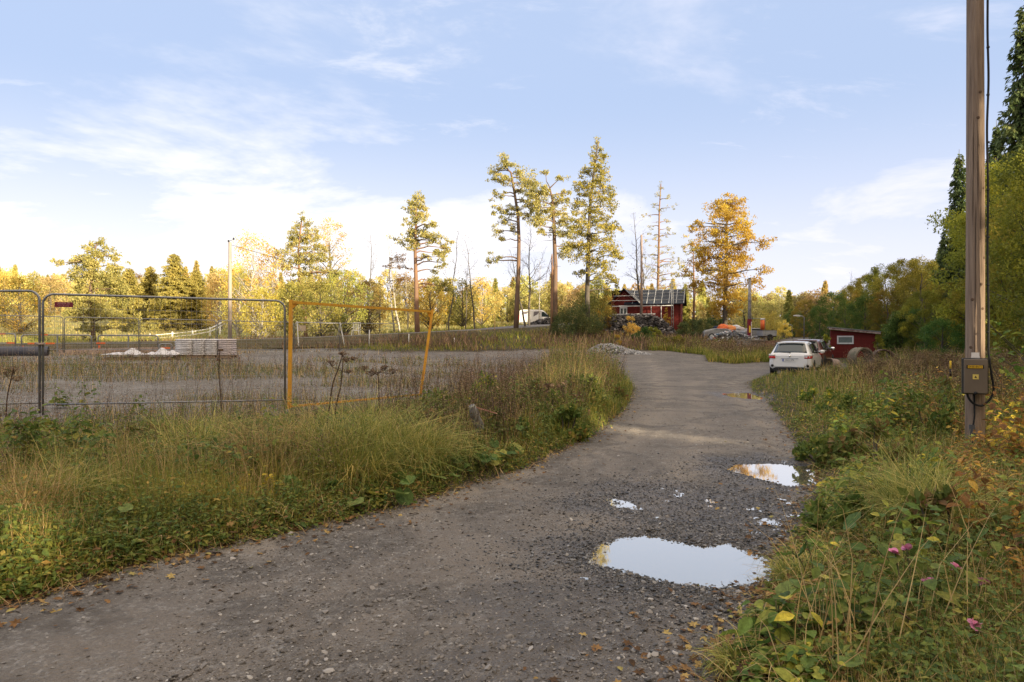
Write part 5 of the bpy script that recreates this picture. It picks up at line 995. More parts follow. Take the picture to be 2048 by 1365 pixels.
# scaffold in front of it
s = thing('scaffold', 'thin white steel scaffold along the front of the red house', 'scaffold', (xh, Yh+.1, zh), rzh)
for z_, x0_, x1_, w_ in ((zr-.85, .2, Wg*.85, .05), (ze+.12, .0, Wg, .05), (ze*.82, 0, Lh*.86, .085), (ze*.50, 0, Lh*.62, .10)): m = MB(); m.bar((x0_, 0, z_), (x1_, 0, z_), w_); m.build('rail', TRIM, s)
for x_, z1_ in ((Wg+.05, ze+.2), (Lh*.56, ze*.82), (Lh*.70, ze*.82)): m = MB(); m.bar((x_, .06, -.2), (x_, .06, z1_), .06); m.build('upright', TRIM, s)
x, _, z = at(1283, 655, 68); tp2, h2 = pole('wooden_mast', 'slim weathered wooden pole in front of the red house gable', 1283, 470, 662, 67, .13, mat('weathered_grey_wood', (.33, .26, .24), .9, noise=.4, nscale=3, stretch=(3, 3, .3)))
x0_, _, zb_ = at(1345, 662, 66); s = thing('steel_mast', 'double thin steel mast in front of the right half of the red house', 'mast', (x0_, 66, zb_-.2)); Hm = at(0, 562, 66)[2]-zb_+.2
for dx in (-.1, .1): m = MB(); m.tube([(dx, 0, 0), (dx*.3 if dx > 0 else dx*.9, 0, Hm)], .035, 6); m.build('tube', GALV, s)
for k in range(12): m = MB(); m.bar((-.1, 0, Hm*(k+.5)/13), (.09, 0, Hm*(k+1)/13), .02); m.build('rung', GALV, s)

# ------------------------------------------------------------ dark pile, gravel pile
r = np.random.default_rng(8)
def heap(name, label, foot_px, Y, prof, depth, n, size, mats, kind='stuff', elong=1.6):
    """prof: list of (px, top py); blocks fill the body of the heap"""
    m = MB(); pxs = [p for p, _ in prof]; pys = [q_ for _, q_ in prof]; P = []
    for i in range(n):
        px = r.uniform(pxs[0], pxs[-1]); top = np.interp(px, pxs, pys); v_ = r.uniform(0, 1)**.7; dy = r.uniform(-1, 1)*depth*(1-v_*.75)
        x = (px-1024)/F*Y; zt = EYE+(682.5-top)/F*Y; z0 = gz(x, Y+dy)-.05; P.append((x, Y+dy, z0+(zt-z0)*v_*(1-.25*abs(dy)/depth)))
    P = np.array(P); stones(m, P, r.uniform(.55, 1.35, n)*size, .75, r); o = m.build(name, mats); tag(o, label, kind=kind); return o
LOGM = leafmat('dark_split_logs', [(0, (.022, .021, .024)), (.6, (.07, .066, .068)), (.9, (.14, .13, .135)), (1, (.34, .33, .34))], 0, .8)
STONEM = leafmat('light_rubble', [(0, (.17, .17, .175)), (.6, (.33, .33, .34)), (1, (.52, .52, .52))], 0, .9)
heap('rubble_heap', 'long heap of dark lumps in front of the red house', 0, 66, [(1206, 638), (1222, 632), (1250, 630), (1300, 630), (1318, 636), (1336, 650), (1352, 672)], 2.6, 5200, .32, LOGM)
heap('gravel_pile', 'low pile of light grey rubble at the end of the dirt road', 0, 47.5, [(1165, 712), (1182, 698), (1200, 689), (1218, 687), (1240, 693), (1262, 700), (1300, 709)], 1.6, 4200, .15, STONEM)
heap('rubble_heap', 'small dark heap of branches beside the van', 0, 74, [(1055, 650), (1075, 640), (1095, 636), (1112, 638), (1125, 650)], 1.4, 700, .25, LOGM)
SCR = leafmat('scrap_bits', [(0, (.05, .05, .055)), (.5, (.22, .23, .25)), (.85, (.60, .60, .62)), (.93, (.12, .20, .30)), (1, (.50, .12, .05))], 0, .5)
heap('scrap_heap', 'cluttered heap of silver and white scrap in front of the cars in the yard', 0, 55.5, [(1405, 686), (1425, 672), (1445, 664), (1468, 661), (1486, 670), (1512, 673), (1526, 684)], .8, 900, .21, SCR)
# ------------------------------------------------------------ yard with wall, sacks, trailer, mast
m = MB(); a, b = at(1478, 700, 51), at(1530, 700, 51.5); zt = at(0, 681.5, 51)[2]; m.bar((a[0], 51.3, zt-.7), (b[0], 51.6, zt-.7), .35, 1.4); m.box(((a[0]+b[0])/2, 51.4, zt+.03), (b[0]-a[0]+.15, .45, .08)); o = m.build('retaining_wall', CONC); tag(o, 'low grey concrete retaining wall left of the white hatchback', 'wall')
a, b = at(1529, 700, 51.4), at(1556, 700, 52); bm = mat('mottled_red_brick', (.20, .055, .04), .9, col2=(.26, .20, .16), nscale=5, bump=.5, bscale=20); m = MB(); m.bar((a[0], 51.6, zt-.72), (b[0], 52, zt-.72), .4, 1.4); o = m.build('brick_wall', bm); tag(o, 'mottled red brick wall end between retaining wall and hatchback', 'wall')
Yy = 56; zy = at(0, 684, Yy)[2]
def car_small(label, px0, px1, Y, h, paint, zb, rz=0, gl=True, wh=True):
    x0, x1 = (px0-1024)/F*Y, (px1-1024)/F*Y; L = x1-x0; t = thing('parked_car', label, 'car', (x0, Y, zb), rz); m = MB(); m.prism([(0, .25), (L, .25), (L, .62), (L*.93, .80), (L*.72, .88), (L*.60, h), (L*.28, h*1.02), (L*.14, .9), (.02, .78)], 0, 1.65); o = m.build('body', paint, t); bv = o.modifiers.new('b', 'BEVEL'); bv.width = .08; bv.segments = 3
    m = MB(); m.prism([(L*.20, .90), (L*.66, .88), (L*.57, h*.94), (L*.30, h*.95)], -.012, .01); m.build('side_window', GLASS, t)
    for k in (.2, .8):
        M = Matrix.Translation((L*k, .06, .3)) @ Matrix.Rotation(R(90), 4, 'X'); m = MB(); m.lathe([(.2, -.1), (.29, -.1), (.31, 0), (.29, .1), (.2, .1)], 18, M=M); o = m.build('wheel', RUB, t); m = MB(); m.lathe([(0, .07), (.2, .09), (.2, -.1)], 14, M=M); m.build('rim', CARS, o)
    return t
car_small('low silver white car parked left in the yard behind the weeds', 1408, 1486, 58, .98, mat('dull_car_paint', (.30, .31, .33), .4, .2, noise=.3, nscale=2), at(0, 681, 58)[2])
car_small('silver car parked right of the red white mast', 1488, 1542, 57, 1.05, MATS['dull_car_paint'], at(0, 682, 57)[2])
t = thing('trailer', 'silver box trailer at the right end of the yard above the brick wall', 'trailer', (at(1526, 0, 55)[0], 55, at(0, 680, 55)[2])); L_ = (1553-1526)/F*55
m = MB(); m.box((L_/2, .7, .52), (L_, 1.4, .40), taper=1.03); m.build('box', mat('dull_silver', (.40, .41, .44), .5, .3, noise=.3, nscale=3), t); m = MB(); m.box((L_/2, .7, .26), (L_*.98, 1.35, .1)); m.build('chassis', BLK, t)
m = MB(); m.box((L_/2, .7, .75), (L_*1.02, 1.45, .04)); m.build('rim_rail', GALV, t); M = Matrix.Translation((L_*.5, -.06, .18)) @ Matrix.Rotation(R(90), 4, 'X'); m = MB(); m.lathe([(0, .08), (.16, .09), (.25, .09), (.27, 0), (.25, -.08), (0, -.08)], 18, M=M); m.build('wheel', RUB, t)
x, _, z = at(1499, 680, 56); t = thing('sign_mast', 'tall mast with birch grey top and dark red foot carrying a yellow plate', 'mast', (x, 56, z)); Hq = at(0, 556, 56)[2]-z
m = MB(); m.tube([(0, 0, Hq*.33), (.03, 0, Hq*.97)], [.14, .11], 10); m.build('shaft', mat('spotted_grey_mast', (.42, .41, .42), .8, col2=(.14, .13, .14), nscale=5), t); m = MB(); m.box((0, 0, Hq*.165), (.30, .22, Hq*.34)); m.build('foot', mat('dark_red_paint', (.16, .012, .03), .5), t)
m = MB(); m.box((-.02, -.13, Hq*.17), (.13, .03, .55)); m.build('plate', mat('plain_yellow', (.75, .50, .04), .5), t); m = MB(); m.box((.11, -.125, Hq*.15), (.04, .03, Hq*.28)); m.build('white_stripe', WHT, t); m = MB(); m.box((.0, 0, Hq*.985), (.16, .16, .12)); m.build('cap', BLK, t)
t = thing('orange_post', 'orange and white cylinder hanging from a thin frame right of the mast', 'sign', (at(1525, 0, 57)[0], 57, at(0, 682, 57)[2])); z1 = at(0, 660, 57)[2]-t.location.z; z2 = at(0, 637, 57)[2]-t.location.z
m = MB(); m.tube([(0, 0, z1), (0, 0, z2-.15)], .17, 14); m.build('lower_band', ORG, t); m = MB(); m.tube([(0, 0, z2-.15), (0, 0, z2)], .175, 14); m.build('upper_band', WHT, t); m = MB(); m.tube([(-1.0, 0, z2-.02), (.2, 0, z2-.0), (.22, 0, 0)], .025, 6); m.build('frame', GALV, t)
# heap of orange and white sacks on the yard
rr = np.random.default_rng(12)
def big_sack(label, px, py, Y, w, h, m_, seed):
    g_ = 14; x, _, z = at(px, py, Y); th = np.linspace(0, 2*np.pi, g_, endpoint=False); V = []; r_ = np.random.default_rng(seed); K = 8
    for k in range(K):
        t_ = k/(K-1); rad = (.5*w)*(.75+.5*math.sin(math.pi*min(1, t_*.8+.15)))*(1 if k < K-1 else .3); V += [(rad*math.cos(a)*(1+.12*r_.normal()), rad*math.sin(a)*(1+.12*r_.normal()), h*t_+.03*r_.normal()) for a in th]
    m = MB(); m.add(V, [[k*g_+q_, k*g_+(q_+1) % g_, (k+1)*g_+(q_+1) % g_, (k+1)*g_+q_] for k in range(K-1) for q_ in range(g_)], 0, True); m.f.append((np.array([list(range((K-1)*g_, K*g_))]), 0, True)); o = m.build('bulk_bag', m_, loc=(x, Y, z)); tag(o, label, 'bag')
big_sack('dark navy bag with white rim at the left of the sack heap', 1432, 664, 60, .45, .5, mat('navy_cloth', (.02, .03, .07), .7), 1)
for i, (px, py, w_, h_, c_, lab) in enumerate([(1433, 668, .7, .4, ORG, 'orange bag under the navy bag'), (1446, 665, .8, .75, ORG, 'peaked orange bag in the middle of the sack heap'), (1460, 664, .9, .6, mat('pale_orange_cloth', (.78, .30, .10), .8, noise=.4), 'pale orange bag right of the peaked orange one'), (1471, 662, .7, .55, SACK, 'white bag at the right of the sack heap'), (1480, 664, .7, .45, SACKP, 'pinkish white bag at the right end of the sack heap'), (1468, 670, 1.0, .4, SACK, 'wide flat white bag in front of the sack heap'), (1440, 676, .9, .35, mat('grey_tarp', (.33, .34, .36), .6), 'crumpled grey tarpaulin in front of the orange bags')]): big_sack(lab, px, py+1, 59.2+.1*i, w_, h_, c_, 20+i)
for i, (px, pt, pb, Y, lab, s_) in enumerate([(1608, 633, 672, 70, 'taller street lamp behind the shed road', 1), (1584, 650, 672, 80, 'shorter street lamp left of the taller one', 1)]):
    x, _, zb_ = at(px, pb, Y); H = at(0, pt, Y)[2]-zb_; zb_ = min(zb_, gz(x, Y)); t = thing('street_lamp', lab, 'street lamp', (x, Y, zb_)); H = at(0, pt, Y)[2]-zb_
    m = MB(); m.tube([(0, 0, 0), (0, 0, H-.1), (-.15, 0, H), (-.5, 0, H+.05)], [.07, .055, .045, .04], 8); m.build('pole', GALV, t); m = MB(); m.prism([(-1.05, H+.02), (-.45, H-.03), (-.42, H+.10), (-.7, H+.16), (-1.0, H+.12)], -.13, .13); m.build('lamp_head', TRIM, t)

# ------------------------------------------------------------ red shed and concrete rings
Ys = 41; a = at(1661, 0, Ys); b = at(1750, 0, Ys); zs = gz(a[0], Ys)-.1; t = thing('shed', 'small dark red shed with sloping felt roof and one white window', 'shed', (a[0]*1.0146, Ys+.6, zs), -R(24)); Ls = 2.42; hl = at(0, 660, Ys)[2]-zs; hr = at(0, 668, Ys)[2]-zs
m = MB(); m.prism([(0, 0), (Ls, 0), (Ls, hr), (0, hl)], 0, 2.2); m.build('wall', REDP, t)
m = MB(); slab(m, [(-.15, -.28, hl+.20), (Ls+.28, -.28, hr+.14), (Ls+.28, 2.4, hr+.14), (-.15, 2.4, hl+.20)], .06); m.build('roof', ROOFG, t); m = MB(); slab(m, [(-.1, -.262, hl+.135), (Ls+.26, -.262, hr+.075), (Ls+.26, -.20, hr+.075), (-.1, -.20, hl+.135)], .10); m.build('fascia', mat('peeling_fascia', (.42, .33, .31), .8, col2=(.14, .08, .07), nscale=6), t)
wx0, wx1 = .36, 1.26; wz0, wz1 = at(0, 688.5, Ys)[2]-zs, at(0, 672, Ys)[2]-zs; m = MB()
for q_ in (((wx0+wx1)/2, -.03, wz0+.04, wx1-wx0, .08), ((wx0+wx1)/2, -.03, wz1-.04, wx1-wx0, .08)): m.box(q_[:3], (q_[3], .06, q_[4]))
for x_ in (wx0+.04, wx1-.04): m.box((x_, -.03, (wz0+wz1)/2), (.08, .055, wz1-wz0-.162))
wf = m.build('window', TRIM, t); m = MB(); m.box(((wx0+wx1)/2, -.012, (wz0+wz1)/2), (wx1-wx0-.15, .02, wz1-wz0-.15)); m.build('pane', GLASSL, wf)
def ring(label, px, py, Y, rad, L, rz, tilt, m_, thick=.09):
    x, _, z = at(px, py, Y); M = Matrix.Rotation(rz, 4, 'Z') @ Matrix.Rotation(R(90)+tilt, 4, 'X'); m = MB(); m.lathe([(rad-thick, 0), (rad, 0), (rad, L), (rad-thick, L), (rad-thick, 0)], 40, M=M, smooth=False); o = m.build('concrete_ring', m_, loc=(x, Y, z)); tag(o, label, 'concrete ring')
cm = mat('mossy_concrete', (.24, .20, .16), .95, col2=(.13, .13, .09), nscale=3, bump=.5, bscale=25)
ring('large upright concrete ring in front of the red shed', 1713, 718, 36, .60, .6, R(15), 0, cm); ring('second large concrete ring right of the shed, half buried in brush', 1762, 720, 37, .58, .6, R(-12), 0, mat('brown_concrete', (.14, .10, .08), .95, col2=(.08, .06, .05), nscale=3), .07); ring('small pinkish concrete ring tipped over left of the large one', 1672, 730, 35, .28, .6, R(-60), R(-8), CONCP, .05)
x, _, z = at(1648, 716, 40); m = MB(); m.bar((0, 0, -.1), (.02, 0, .55), .12); o = m.build('wooden_post', mat('bleached_post', (.40, .36, .30), .9), loc=(x, 40, gz(x, 40))); tag(o, 'short bleached post left of the shed creeper', 'post')

# ------------------------------------------------------------ near wooden pole with cabinet
Yp = 8.9; xb = at(1950, 0, Yp)[0]; t = thing('utility_pole', 'tall weathered wooden utility pole in the right foreground', 'pole', (xb, Yp, -.1)); P = [(0, 0, 0), (0.0, 0, 1.5), (.005, 0, 3.2), (.003, 0, 5.2), (0, 0, 8.5)]
m = MB(); P2 = [tuple(np.array([np.interp(z_, [p[2] for p in P], [p[0] for p in P]), 0, z_])) for z_ in np.linspace(0, 8.5, 30)]; m.tube(P2, np.linspace(.113, .090, 30), 28); m.build('shaft', POLEW, t)
rk = np.random.default_rng(2); ck = MB()
for i in range(5): # drying cracks
    a_ = R(180+rk.uniform(35, 120)); z0_ = rk.uniform(.6, 4.8); Lk = rk.uniform(.7, 1.8); rad = lambda z_: np.interp(z_, [0, 8.5], [.1135, .0905]); ck.tube([(math.cos(a_+.01*j)*rad(z0_+Lk*j/6), math.sin(a_+.01*j)*rad(z0_+Lk*j/6), z0_+Lk*j/6) for j in range(7)], [.0005, .0025, .0035, .003, .004, .002, .0005], 5)
kn = MB()
for i in range(9):
    a_ = R(180+rk.uniform(20, 130)); z_ = rk.uniform(.7, 5); kn.lathe([(0, .004), (.012, .004), (.02, 0)], 10, M=Matrix.Translation((math.cos(a_)*rad(z_), math.sin(a_)*rad(z_), z_)) @ Matrix.Rotation(a_, 4, 'Z') @ Matrix.Rotation(R(90), 4, 'Y'))
kn.build('knots', mat('knot_dark', (.11, .07, .05), .9), t)
ck.build('drying_crack', mat('crack_dark', (.035, .025, .02), .95), t)
# cabinet
cx0, cx1 = at(1928, 0, 8.66)[0], at(1980, 0, 8.66)[0]; cz0, cz1 = at(0, 789, 8.66)[2], at(0, 717, 8.66)[2]; cxm = (cx0+cx1)/2; czm = (cz0+cz1)/2; cw_, ch_ = cx1-cx0, cz1-cz0
cw_ *= .84; c = thing('junction_cabinet', 'brown electrical cabinet with yellow label mounted on the wooden pole', 'cabinet', (cxm, 8.70, czm), -R(29)); CAB = mat('brown_enamel', (.16, .125, .095), .35, noise=.12, nscale=4, spec=.5)
m = MB(); m.box((0, 0, 0), (cw_, .15, ch_)); o = m.build('box', mat('dark_seal', (.02, .018, .016), .6), c); bv = o.modifiers.new('b', 'BEVEL'); bv.width = .012; bv.segments = 3
m = MB(); m.box((0, -.082, 0), (cw_-.024, .02, ch_-.024)); o = m.build('door', CAB, c); bv = o.modifiers.new('b', 'BEVEL'); bv.width = .009; bv.segments = 3
m = MB(); m.box((-.005, -.095, ch_*.265), (cw_*.66, .004, .044)); lo = m.build('label_frame', BLK, c); m = MB(); m.box((-.005, -.0985, ch_*.265), (cw_*.56, .004, .036)); m.build('label_plate', mat('label_yellow', (.72, .42, .02), .5), lo)
text('lettering', 'EKB18072', .034, BLK, lo, Matrix.Translation((-.005, -.1015, ch_*.265)) @ Matrix.Rotation(R(90), 4, 'X'))
m = MB(); m.box((.0, -.095, -.005+ch_*.0), (.064, .004, .062)); wo2 = m.build('warning_sticker', mat('sticker_yellow', (.66, .50, .13), .5), c)
m = MB(); m.add([(-.014, -.0985, -.018), (.014, -.0985, -.018), (0, -.0985, .010), (-.007, -.0986, -.013), (.007, -.0986, -.013), (0, -.0986, .002)], [[0, 1, 2]]); m.add([(0, -.099, .004), (.004, -.099, -.004), (0, -.099, -.006), (-.002, -.099, -.014)], [[0, 1, 2], [0, 2, 3]]); m.build('symbol', BLK, wo2)
m = MB(); m.lathe([(0, .0), (.02, 0), (.022, -.012)], 14, M=Matrix.Translation((0, -.10, -ch_*.46)) @ Matrix.Rotation(R(90), 4, 'X')); m.build('lock', BLK, c)
m = MB(); m.box((0.005, .0, ch_*.5+.035), (.085, .012, .075)); m.box((.005, -.02, ch_*.5+.012), (.09, .05, .02)); m.build('bracket', mat('bright_bracket', (.65, .62, .62), .4, .4), c)
# cables
pc = lambda px, py, Y=8.72: np.array(at(px, py, Y))
cab = [pc(1976, -60), pc(1975, 60), pc(1977, 160), pc(1974, 260), pc(1976, 380), pc(1975, 500), pc(1977, 620), pc(1977, 700), pc(1979, 720), pc(1983, 750), pc(1987, 775), pc(1984, 792), pc(1974, 805), pc(1962, 812), pc(1948, 808), pc(1938, 798), pc(1934, 787)]
def smooth(P, n=6):
    P = np.array(P); Q = []
    for i in range(len(P)-1):
        p0_, p1_, p2_, p3_ = P[max(i-1, 0)], P[i], P[i+1], P[min(i+2, len(P)-1)]
        for s_ in np.linspace(0, 1, n, endpoint=False): Q.append(.5*((2*p1_)+(-p0_+p2_)*s_+(2*p0_-5*p1_+4*p2_-p3_)*s_**2+(-p0_+3*p1_-3*p2_+p3_)*s_**3))
    Q.append(P[-1]); return np.array(Q)
m = MB(); m.tube(smooth(cab), .0135, 10); o = m.build('power_cable', RUB); tag(o, 'thick black cable running down the wooden pole and looping under the cabinet', 'cable')
m = MB()
for i in range(1, 8): p = pc(1976, i*95); m.tube([p-np.array([0, 0, .01]), p+np.array([0, 0, .01])], .019, 10)
o.name = 'power_cable'; m.build('cable_tie', BLK, o)
m = MB(); m.tube(smooth([pc(1948, 788, 8.74), pc(1949, 830, 8.74), pc(1946, 860, 8.74), pc(1945, 930, 8.74)]), .011, 8); o = m.build('ground_wire', RUB); tag(o, 'thin black wire below the cabinet', 'wire')
m = MB(); p0, p1 = pc(1944, 850, 8.75), pc(1944, 945, 8.75); m.tube([p0, p1], .034, 14); o = m.build('cable_guard', mat('dark_guard', (.035, .036, .04), .6)); tag(o, 'dark round cable guard at the foot of the wooden pole', 'cable guard')
# yellow black marker, grey stump post
x, _, z = at(1901, 765, 14); t = thing('marker_post', 'thin yellow and black marker rod in the brush left of the cabinet', 'marker', (x, 14, gz(x, 14)))
zt = at(0, 722, 14)[2]-t.location.z; n_ = 7
for i in range(n_): m = MB(); m.tube([(0, 0, zt*i/n_), (0, 0, zt*(i+1)/n_)], .018, 8); m.build('yellow_band' if i % 2 == 0 else 'black_band', mat('plain_yellow', (0, 0, 0)) if i % 2 == 0 else BLK, t)
a, b = np.array(at(962, 865, 9.6)), np.array(at(943, 812, 9.4)); t = thing('stump_post', 'leaning weathered grey post stump among the weeds left of the road', 'post', a); d = b-a
m = MB(); tt_ = np.linspace(-.25, 1, 9)[:, None]; m.tube(a*0+d*tt_+np.array([.006, 0, 0])*np.sin(tt_*9), [.075, .074, .072, .07, .071, .066, .068, .064, .045], 9); m.build('shaft', mat('lichen_grey_wood', (.36, .37, .37), .95, col2=(.10, .10, .095), nscale=9, stretch=(2, 2, .3), bump=1, bscale=18), t)
m = MB(); m.bar(d*.95+np.array([.05, 0, 0]), d*.95+np.array([.33, .05, -.09]), .016); m.build('splinter', mat('pinkish_splinter', (.50, .26, .20), .8), t)
# ------------------------------------------------------------ vegetation of verges and lot
G_GREEN = leafmat('green_grass', [(0, (0.072, 0.112, 0.021)), (.4, (0.183, 0.215, 0.037)), (.75, (0.364, 0.317, 0.068)), (1, (0.731, 0.492, 0.153))], .3, clump=.45, cscale=1.1)
G_LUSH = leafmat('lush_grass', [(0, (0.127, 0.175, 0.039)), (.5, (0.302, 0.319, 0.073)), (1, (0.628, 0.494, 0.168))], .3)
G_STRAW = leafmat('straw_grass', [(0, (0.227, 0.149, 0.062)), (.5, (0.472, 0.315, 0.132)), (1, (0.734, 0.559, 0.280))], .3, clump=.3, cscale=2)
G_DRY = leafmat('dry_brown_weeds', [(0, (0.073, 0.049, 0.035)), (.5, (0.178, 0.113, 0.073)), (.85, (0.308, 0.194, 0.113)), (1, (0.486, 0.324, 0.194))], .15)
H_GREEN = leafmat('herb_leaves', [(0, (0.057, 0.100, 0.025)), (.35, (0.117, 0.181, 0.040)), (.65, (0.217, 0.263, 0.054)), (.82, (0.362, 0.307, 0.064)), (.93, (0.399, 0.217, 0.073)), (1, (0.616, 0.435, 0.109))], .35, clump=.35, cscale=1.5, mottle=.38)
H_MIX = leafmat('litter_and_creepers', [(0, (0.057, 0.086, 0.023)), (.3, (0.115, 0.155, 0.034)), (.5, (0.207, 0.230, 0.052)), (.62, (0.230, 0.161, 0.057)), (.82, (0.184, 0.103, 0.046)), (1, (0.460, 0.310, 0.115))], .25, clump=.35, cscale=2.2)
H_BRIGHT = leafmat('bright_herb_leaves', [(0, (0.090, 0.162, 0.032)), (.5, (0.198, 0.288, 0.054)), (.85, (0.396, 0.396, 0.072)), (1, (0.756, 0.612, 0.072))], .35, mottle=.38)
H_RUST = leafmat('rusty_leaves', [(0, (0.145, 0.073, 0.029)), (.4, (0.324, 0.154, 0.041)), (.8, (0.583, 0.324, 0.065)), (1, (0.778, 0.551, 0.097))], .35, mottle=.38)
H_YEL = leafmat('yellow_leaves', [(0, (.22, .20, .03)), (.4, (.48, .36, .035)), (1, (.66, .50, .06))], .4)
FALLEN = leafmat('fallen_leaves', [(0, (.07, .04, .02)), (.45, (.18, .095, .04)), (.75, (.33, .19, .07)), (.95, (.46, .34, .12)), (1, (.20, .22, .06))], .1, .8, mottle=.38)
COLTS = leafmat('coltsfoot_leaves', [(0, (0.072, 0.137, 0.032)), (.5, (0.137, 0.217, 0.048)), (.9, (0.241, 0.290, 0.081)), (1, (0.483, 0.435, 0.081))], .3, mottle=.38)
PEB = leafmat('pebbles', [(0, (.085, .078, .073)), (.5, (.17, .155, .143)), (.88, (.26, .24, .225)), (1, (.42, .40, .38))], 0, .7)
PEBW = leafmat('wet_pebbles', [(0, (.028, .029, .031)), (.6, (.085, .084, .085)), (1, (.26, .25, .24))], 0, .38)
STEM = mat('green_stem', (.10, .10, .04), .8); STEMB = mat('brown_stem', (.075, .045, .03), .85)
rg = np.random.default_rng(99)
CL_Y = [0, 3, 5, 8, 11, 15, 20, 25, 30, 38]; CL_X = [-1, -.5, .5, 2, 3, 4.2, 5.5, 7, 8, 10]
def sample(n, y0, y1, t0, t1, cond, power=0):
    """points whose density falls with distance, kept where cond(x, y, rs) holds"""
    out = []; tot = 0
    for _ in range(12):
        y = np.exp(rg.uniform(math.log(y0), math.log(y1), n)); x = y*rg.uniform(t0, t1, n); rs = roadsd(x, y); k = cond(x, y, rs); out.append(np.stack([x[k], y[k], rs[k]], 1)); tot += k.sum()
        if tot >= n: break
    o_ = np.concatenate(out)[:n]; z = terrain(o_[:, 0], o_[:, 1], rs=o_[:, 2]); return np.stack([o_[:, 0], o_[:, 1], z], 1), o_[:, 2]
leftv = lambda x, y, rs: (rs > 0) & (x < np.interp(y, CL_Y, CL_X)) & (sdpoly(x, y, LOT) > -.5) & (y < 36)
rightv = lambda x, y, rs: (rs > 0) & (x > np.interp(y, CL_Y, CL_X)) & (y < 40)
lotv = lambda x, y, rs: (sdpoly(x, y, LOT) < 0)
def lotpatch(x, y, th): return fbm(x*.22+3, y*.40, 61, 4, .6)+.05*np.exp(-((y-24)/4.)**2)+.05*np.exp(-((y-11)/2.)**2)-.05*np.exp(-((y-17)/2.)**2)-.05*np.exp(-((y-38)/4.)**2)+.08*(vnoise(x*1.3, y*1.3, 3)-.5) > th-.025
def wd(pos, w0, k=.00085): return np.maximum(w0, k*pos[:, 1])
def vary(n, lo, hi): return rg.uniform(lo, hi, n)
def herbs(ml, ms, pos, h, ls, m, tpl=RHOMB, droop=-.15, top=1.0, bot=.15, mi=0, mleaf=0, spread=.35, stemw=.004):
    n = len(pos); lean = rg.normal(0, .18, (n, 2)); t = bot+(top-bot)*np.linspace(0, 1, m)[None, :]**.85; H = h[:, None]
    yaw = (rg.uniform(0, 6.28, n)[:, None]+np.arange(m)[None, :]*2.4); P = np.stack([pos[:, :1]+lean[:, :1]*H*t, pos[:, 1:2]+lean[:, 1:]*H*t, pos[:, 2:3]+H*t], -1).reshape(-1, 3)
    S = (ls[:, None]*(1.15-.55*t)*rg.uniform(.7, 1.3, (n, m))).reshape(-1); yw = yaw.reshape(-1)
    off = np.stack([-np.sin(yw), np.cos(yw), np.zeros_like(yw)], 1)*S[:, None]*spread; scatter(ml, *tpl, P+off, rot_mats(yw, rg.normal(droop, .35, n*m), rg.normal(0, .3, n*m)), S, mleaf)
    if ms is not None: # stem: a thin tapering blade leaning the same way
        v = np.array(BLADES[0][0]); w = np.maximum(stemw, .0004*pos[:, 1]); V = np.stack([v[None, :, 0]*w[:, None]+lean[:, :1]*H*v[None, :, 2]+pos[:, :1], v[None, :, 0]*0+lean[:, 1:]*H*v[None, :, 2]+pos[:, 1:2], v[None, :, 2]*H+pos[:, 2:3]], -1).reshape(-1, 3)
        f = np.array(BLADES[0][1]); ms.f.append(((f[None]+(np.arange(n)*len(v))[:, None, None]).reshape(-1, 4)+ms.n, mi, False)); ms.v.append(V); ms.n += len(V)
def stuff(mb, name, mats, label): o = mb.build(name, mats); tag(o, label, kind='stuff'); return o
# ---- left verge
LOWX = lambda x, y: np.clip((x+.4-.02*y)/1.5, 0, 1)
def hprof(rs, y, x=None):
    h = np.interp(rs, [0, .25, .7, 1.6, 2.6, 5], [.08, .17, .30, .38, .30, .20])
    if x is not None: h = h*(1+1.9*LOWX(x, y))*(.45+1.15*fbm(x*1.3, y*1.3, 88, 3))
    return h
mb = MB(); p, rs = sample(50000, 2.6, 36, -1.25, .35, leftv); h = hprof(rs, p[:, 1], p[:, 0])*vary(len(p), .5, 1.25); blades(mb, p, h, wd(p, .0052), rg.choice(5, len(p), p=[.3, .3, .2, .12, .08]))
stuff(mb, 'verge_grass', G_GREEN, 'mixed green and dry grass on the verge left of the road')
mb = MB(); p, rs = sample(9500, 2.8, 36, -1.25, .35, lambda x, y, r_: leftv(x, y, r_) & (r_ > .35) & (fbm(x*.9, y*.9, 21, 3) > .50)); h = hprof(rs, p[:, 1], p[:, 0])*vary(len(p), .8, 1.7); blades(mb, p, h, wd(p, .0036), rg.choice(4, len(p), p=[.45, .3, .15, .1]), .16)
stuff(mb, 'straw_grass', G_STRAW, 'straw coloured dry grass on the verge left of the road')
mb = MB(); ms = MB(); p, rs = sample(11000, 2.8, 34, -1.25, .35, lambda x, y, r_: leftv(x, y, r_) & (fbm(x*.8, y*.8, 33, 3) > .42)); n = len(p); h = hprof(rs, p[:, 1], p[:, 0])*vary(n, .4, 1.1)
herbs(mb, ms, p, h, np.maximum(vary(n, .03, .075), .0028*p[:, 1]), 9, RHOMB); q = mb.build('verge_herbs', H_GREEN); tag(q, 'dense leafy herbs on the verge left of the road', kind='stuff'); q = ms.build('stems', STEM, q)
mb = MB(); p, rs = sample(15000, 2.6, 30, -1.25, .35, lambda x, y, r_: leftv(x, y, r_+.12)); n = len(p); p[:, 2] += rg.uniform(0, .06, n)*np.clip(rs*3+.3, .2, 1); scatter(mb, *RHOMB, p, rot_mats(vary(n, 0, 6.28), rg.normal(.1, .4, n), rg.normal(0, .4, n)), np.maximum(vary(n, .012, .038), .0026*p[:, 1])); stuff(mb, 'ground_cover', H_MIX, 'low creeping leaves along the left road edge')
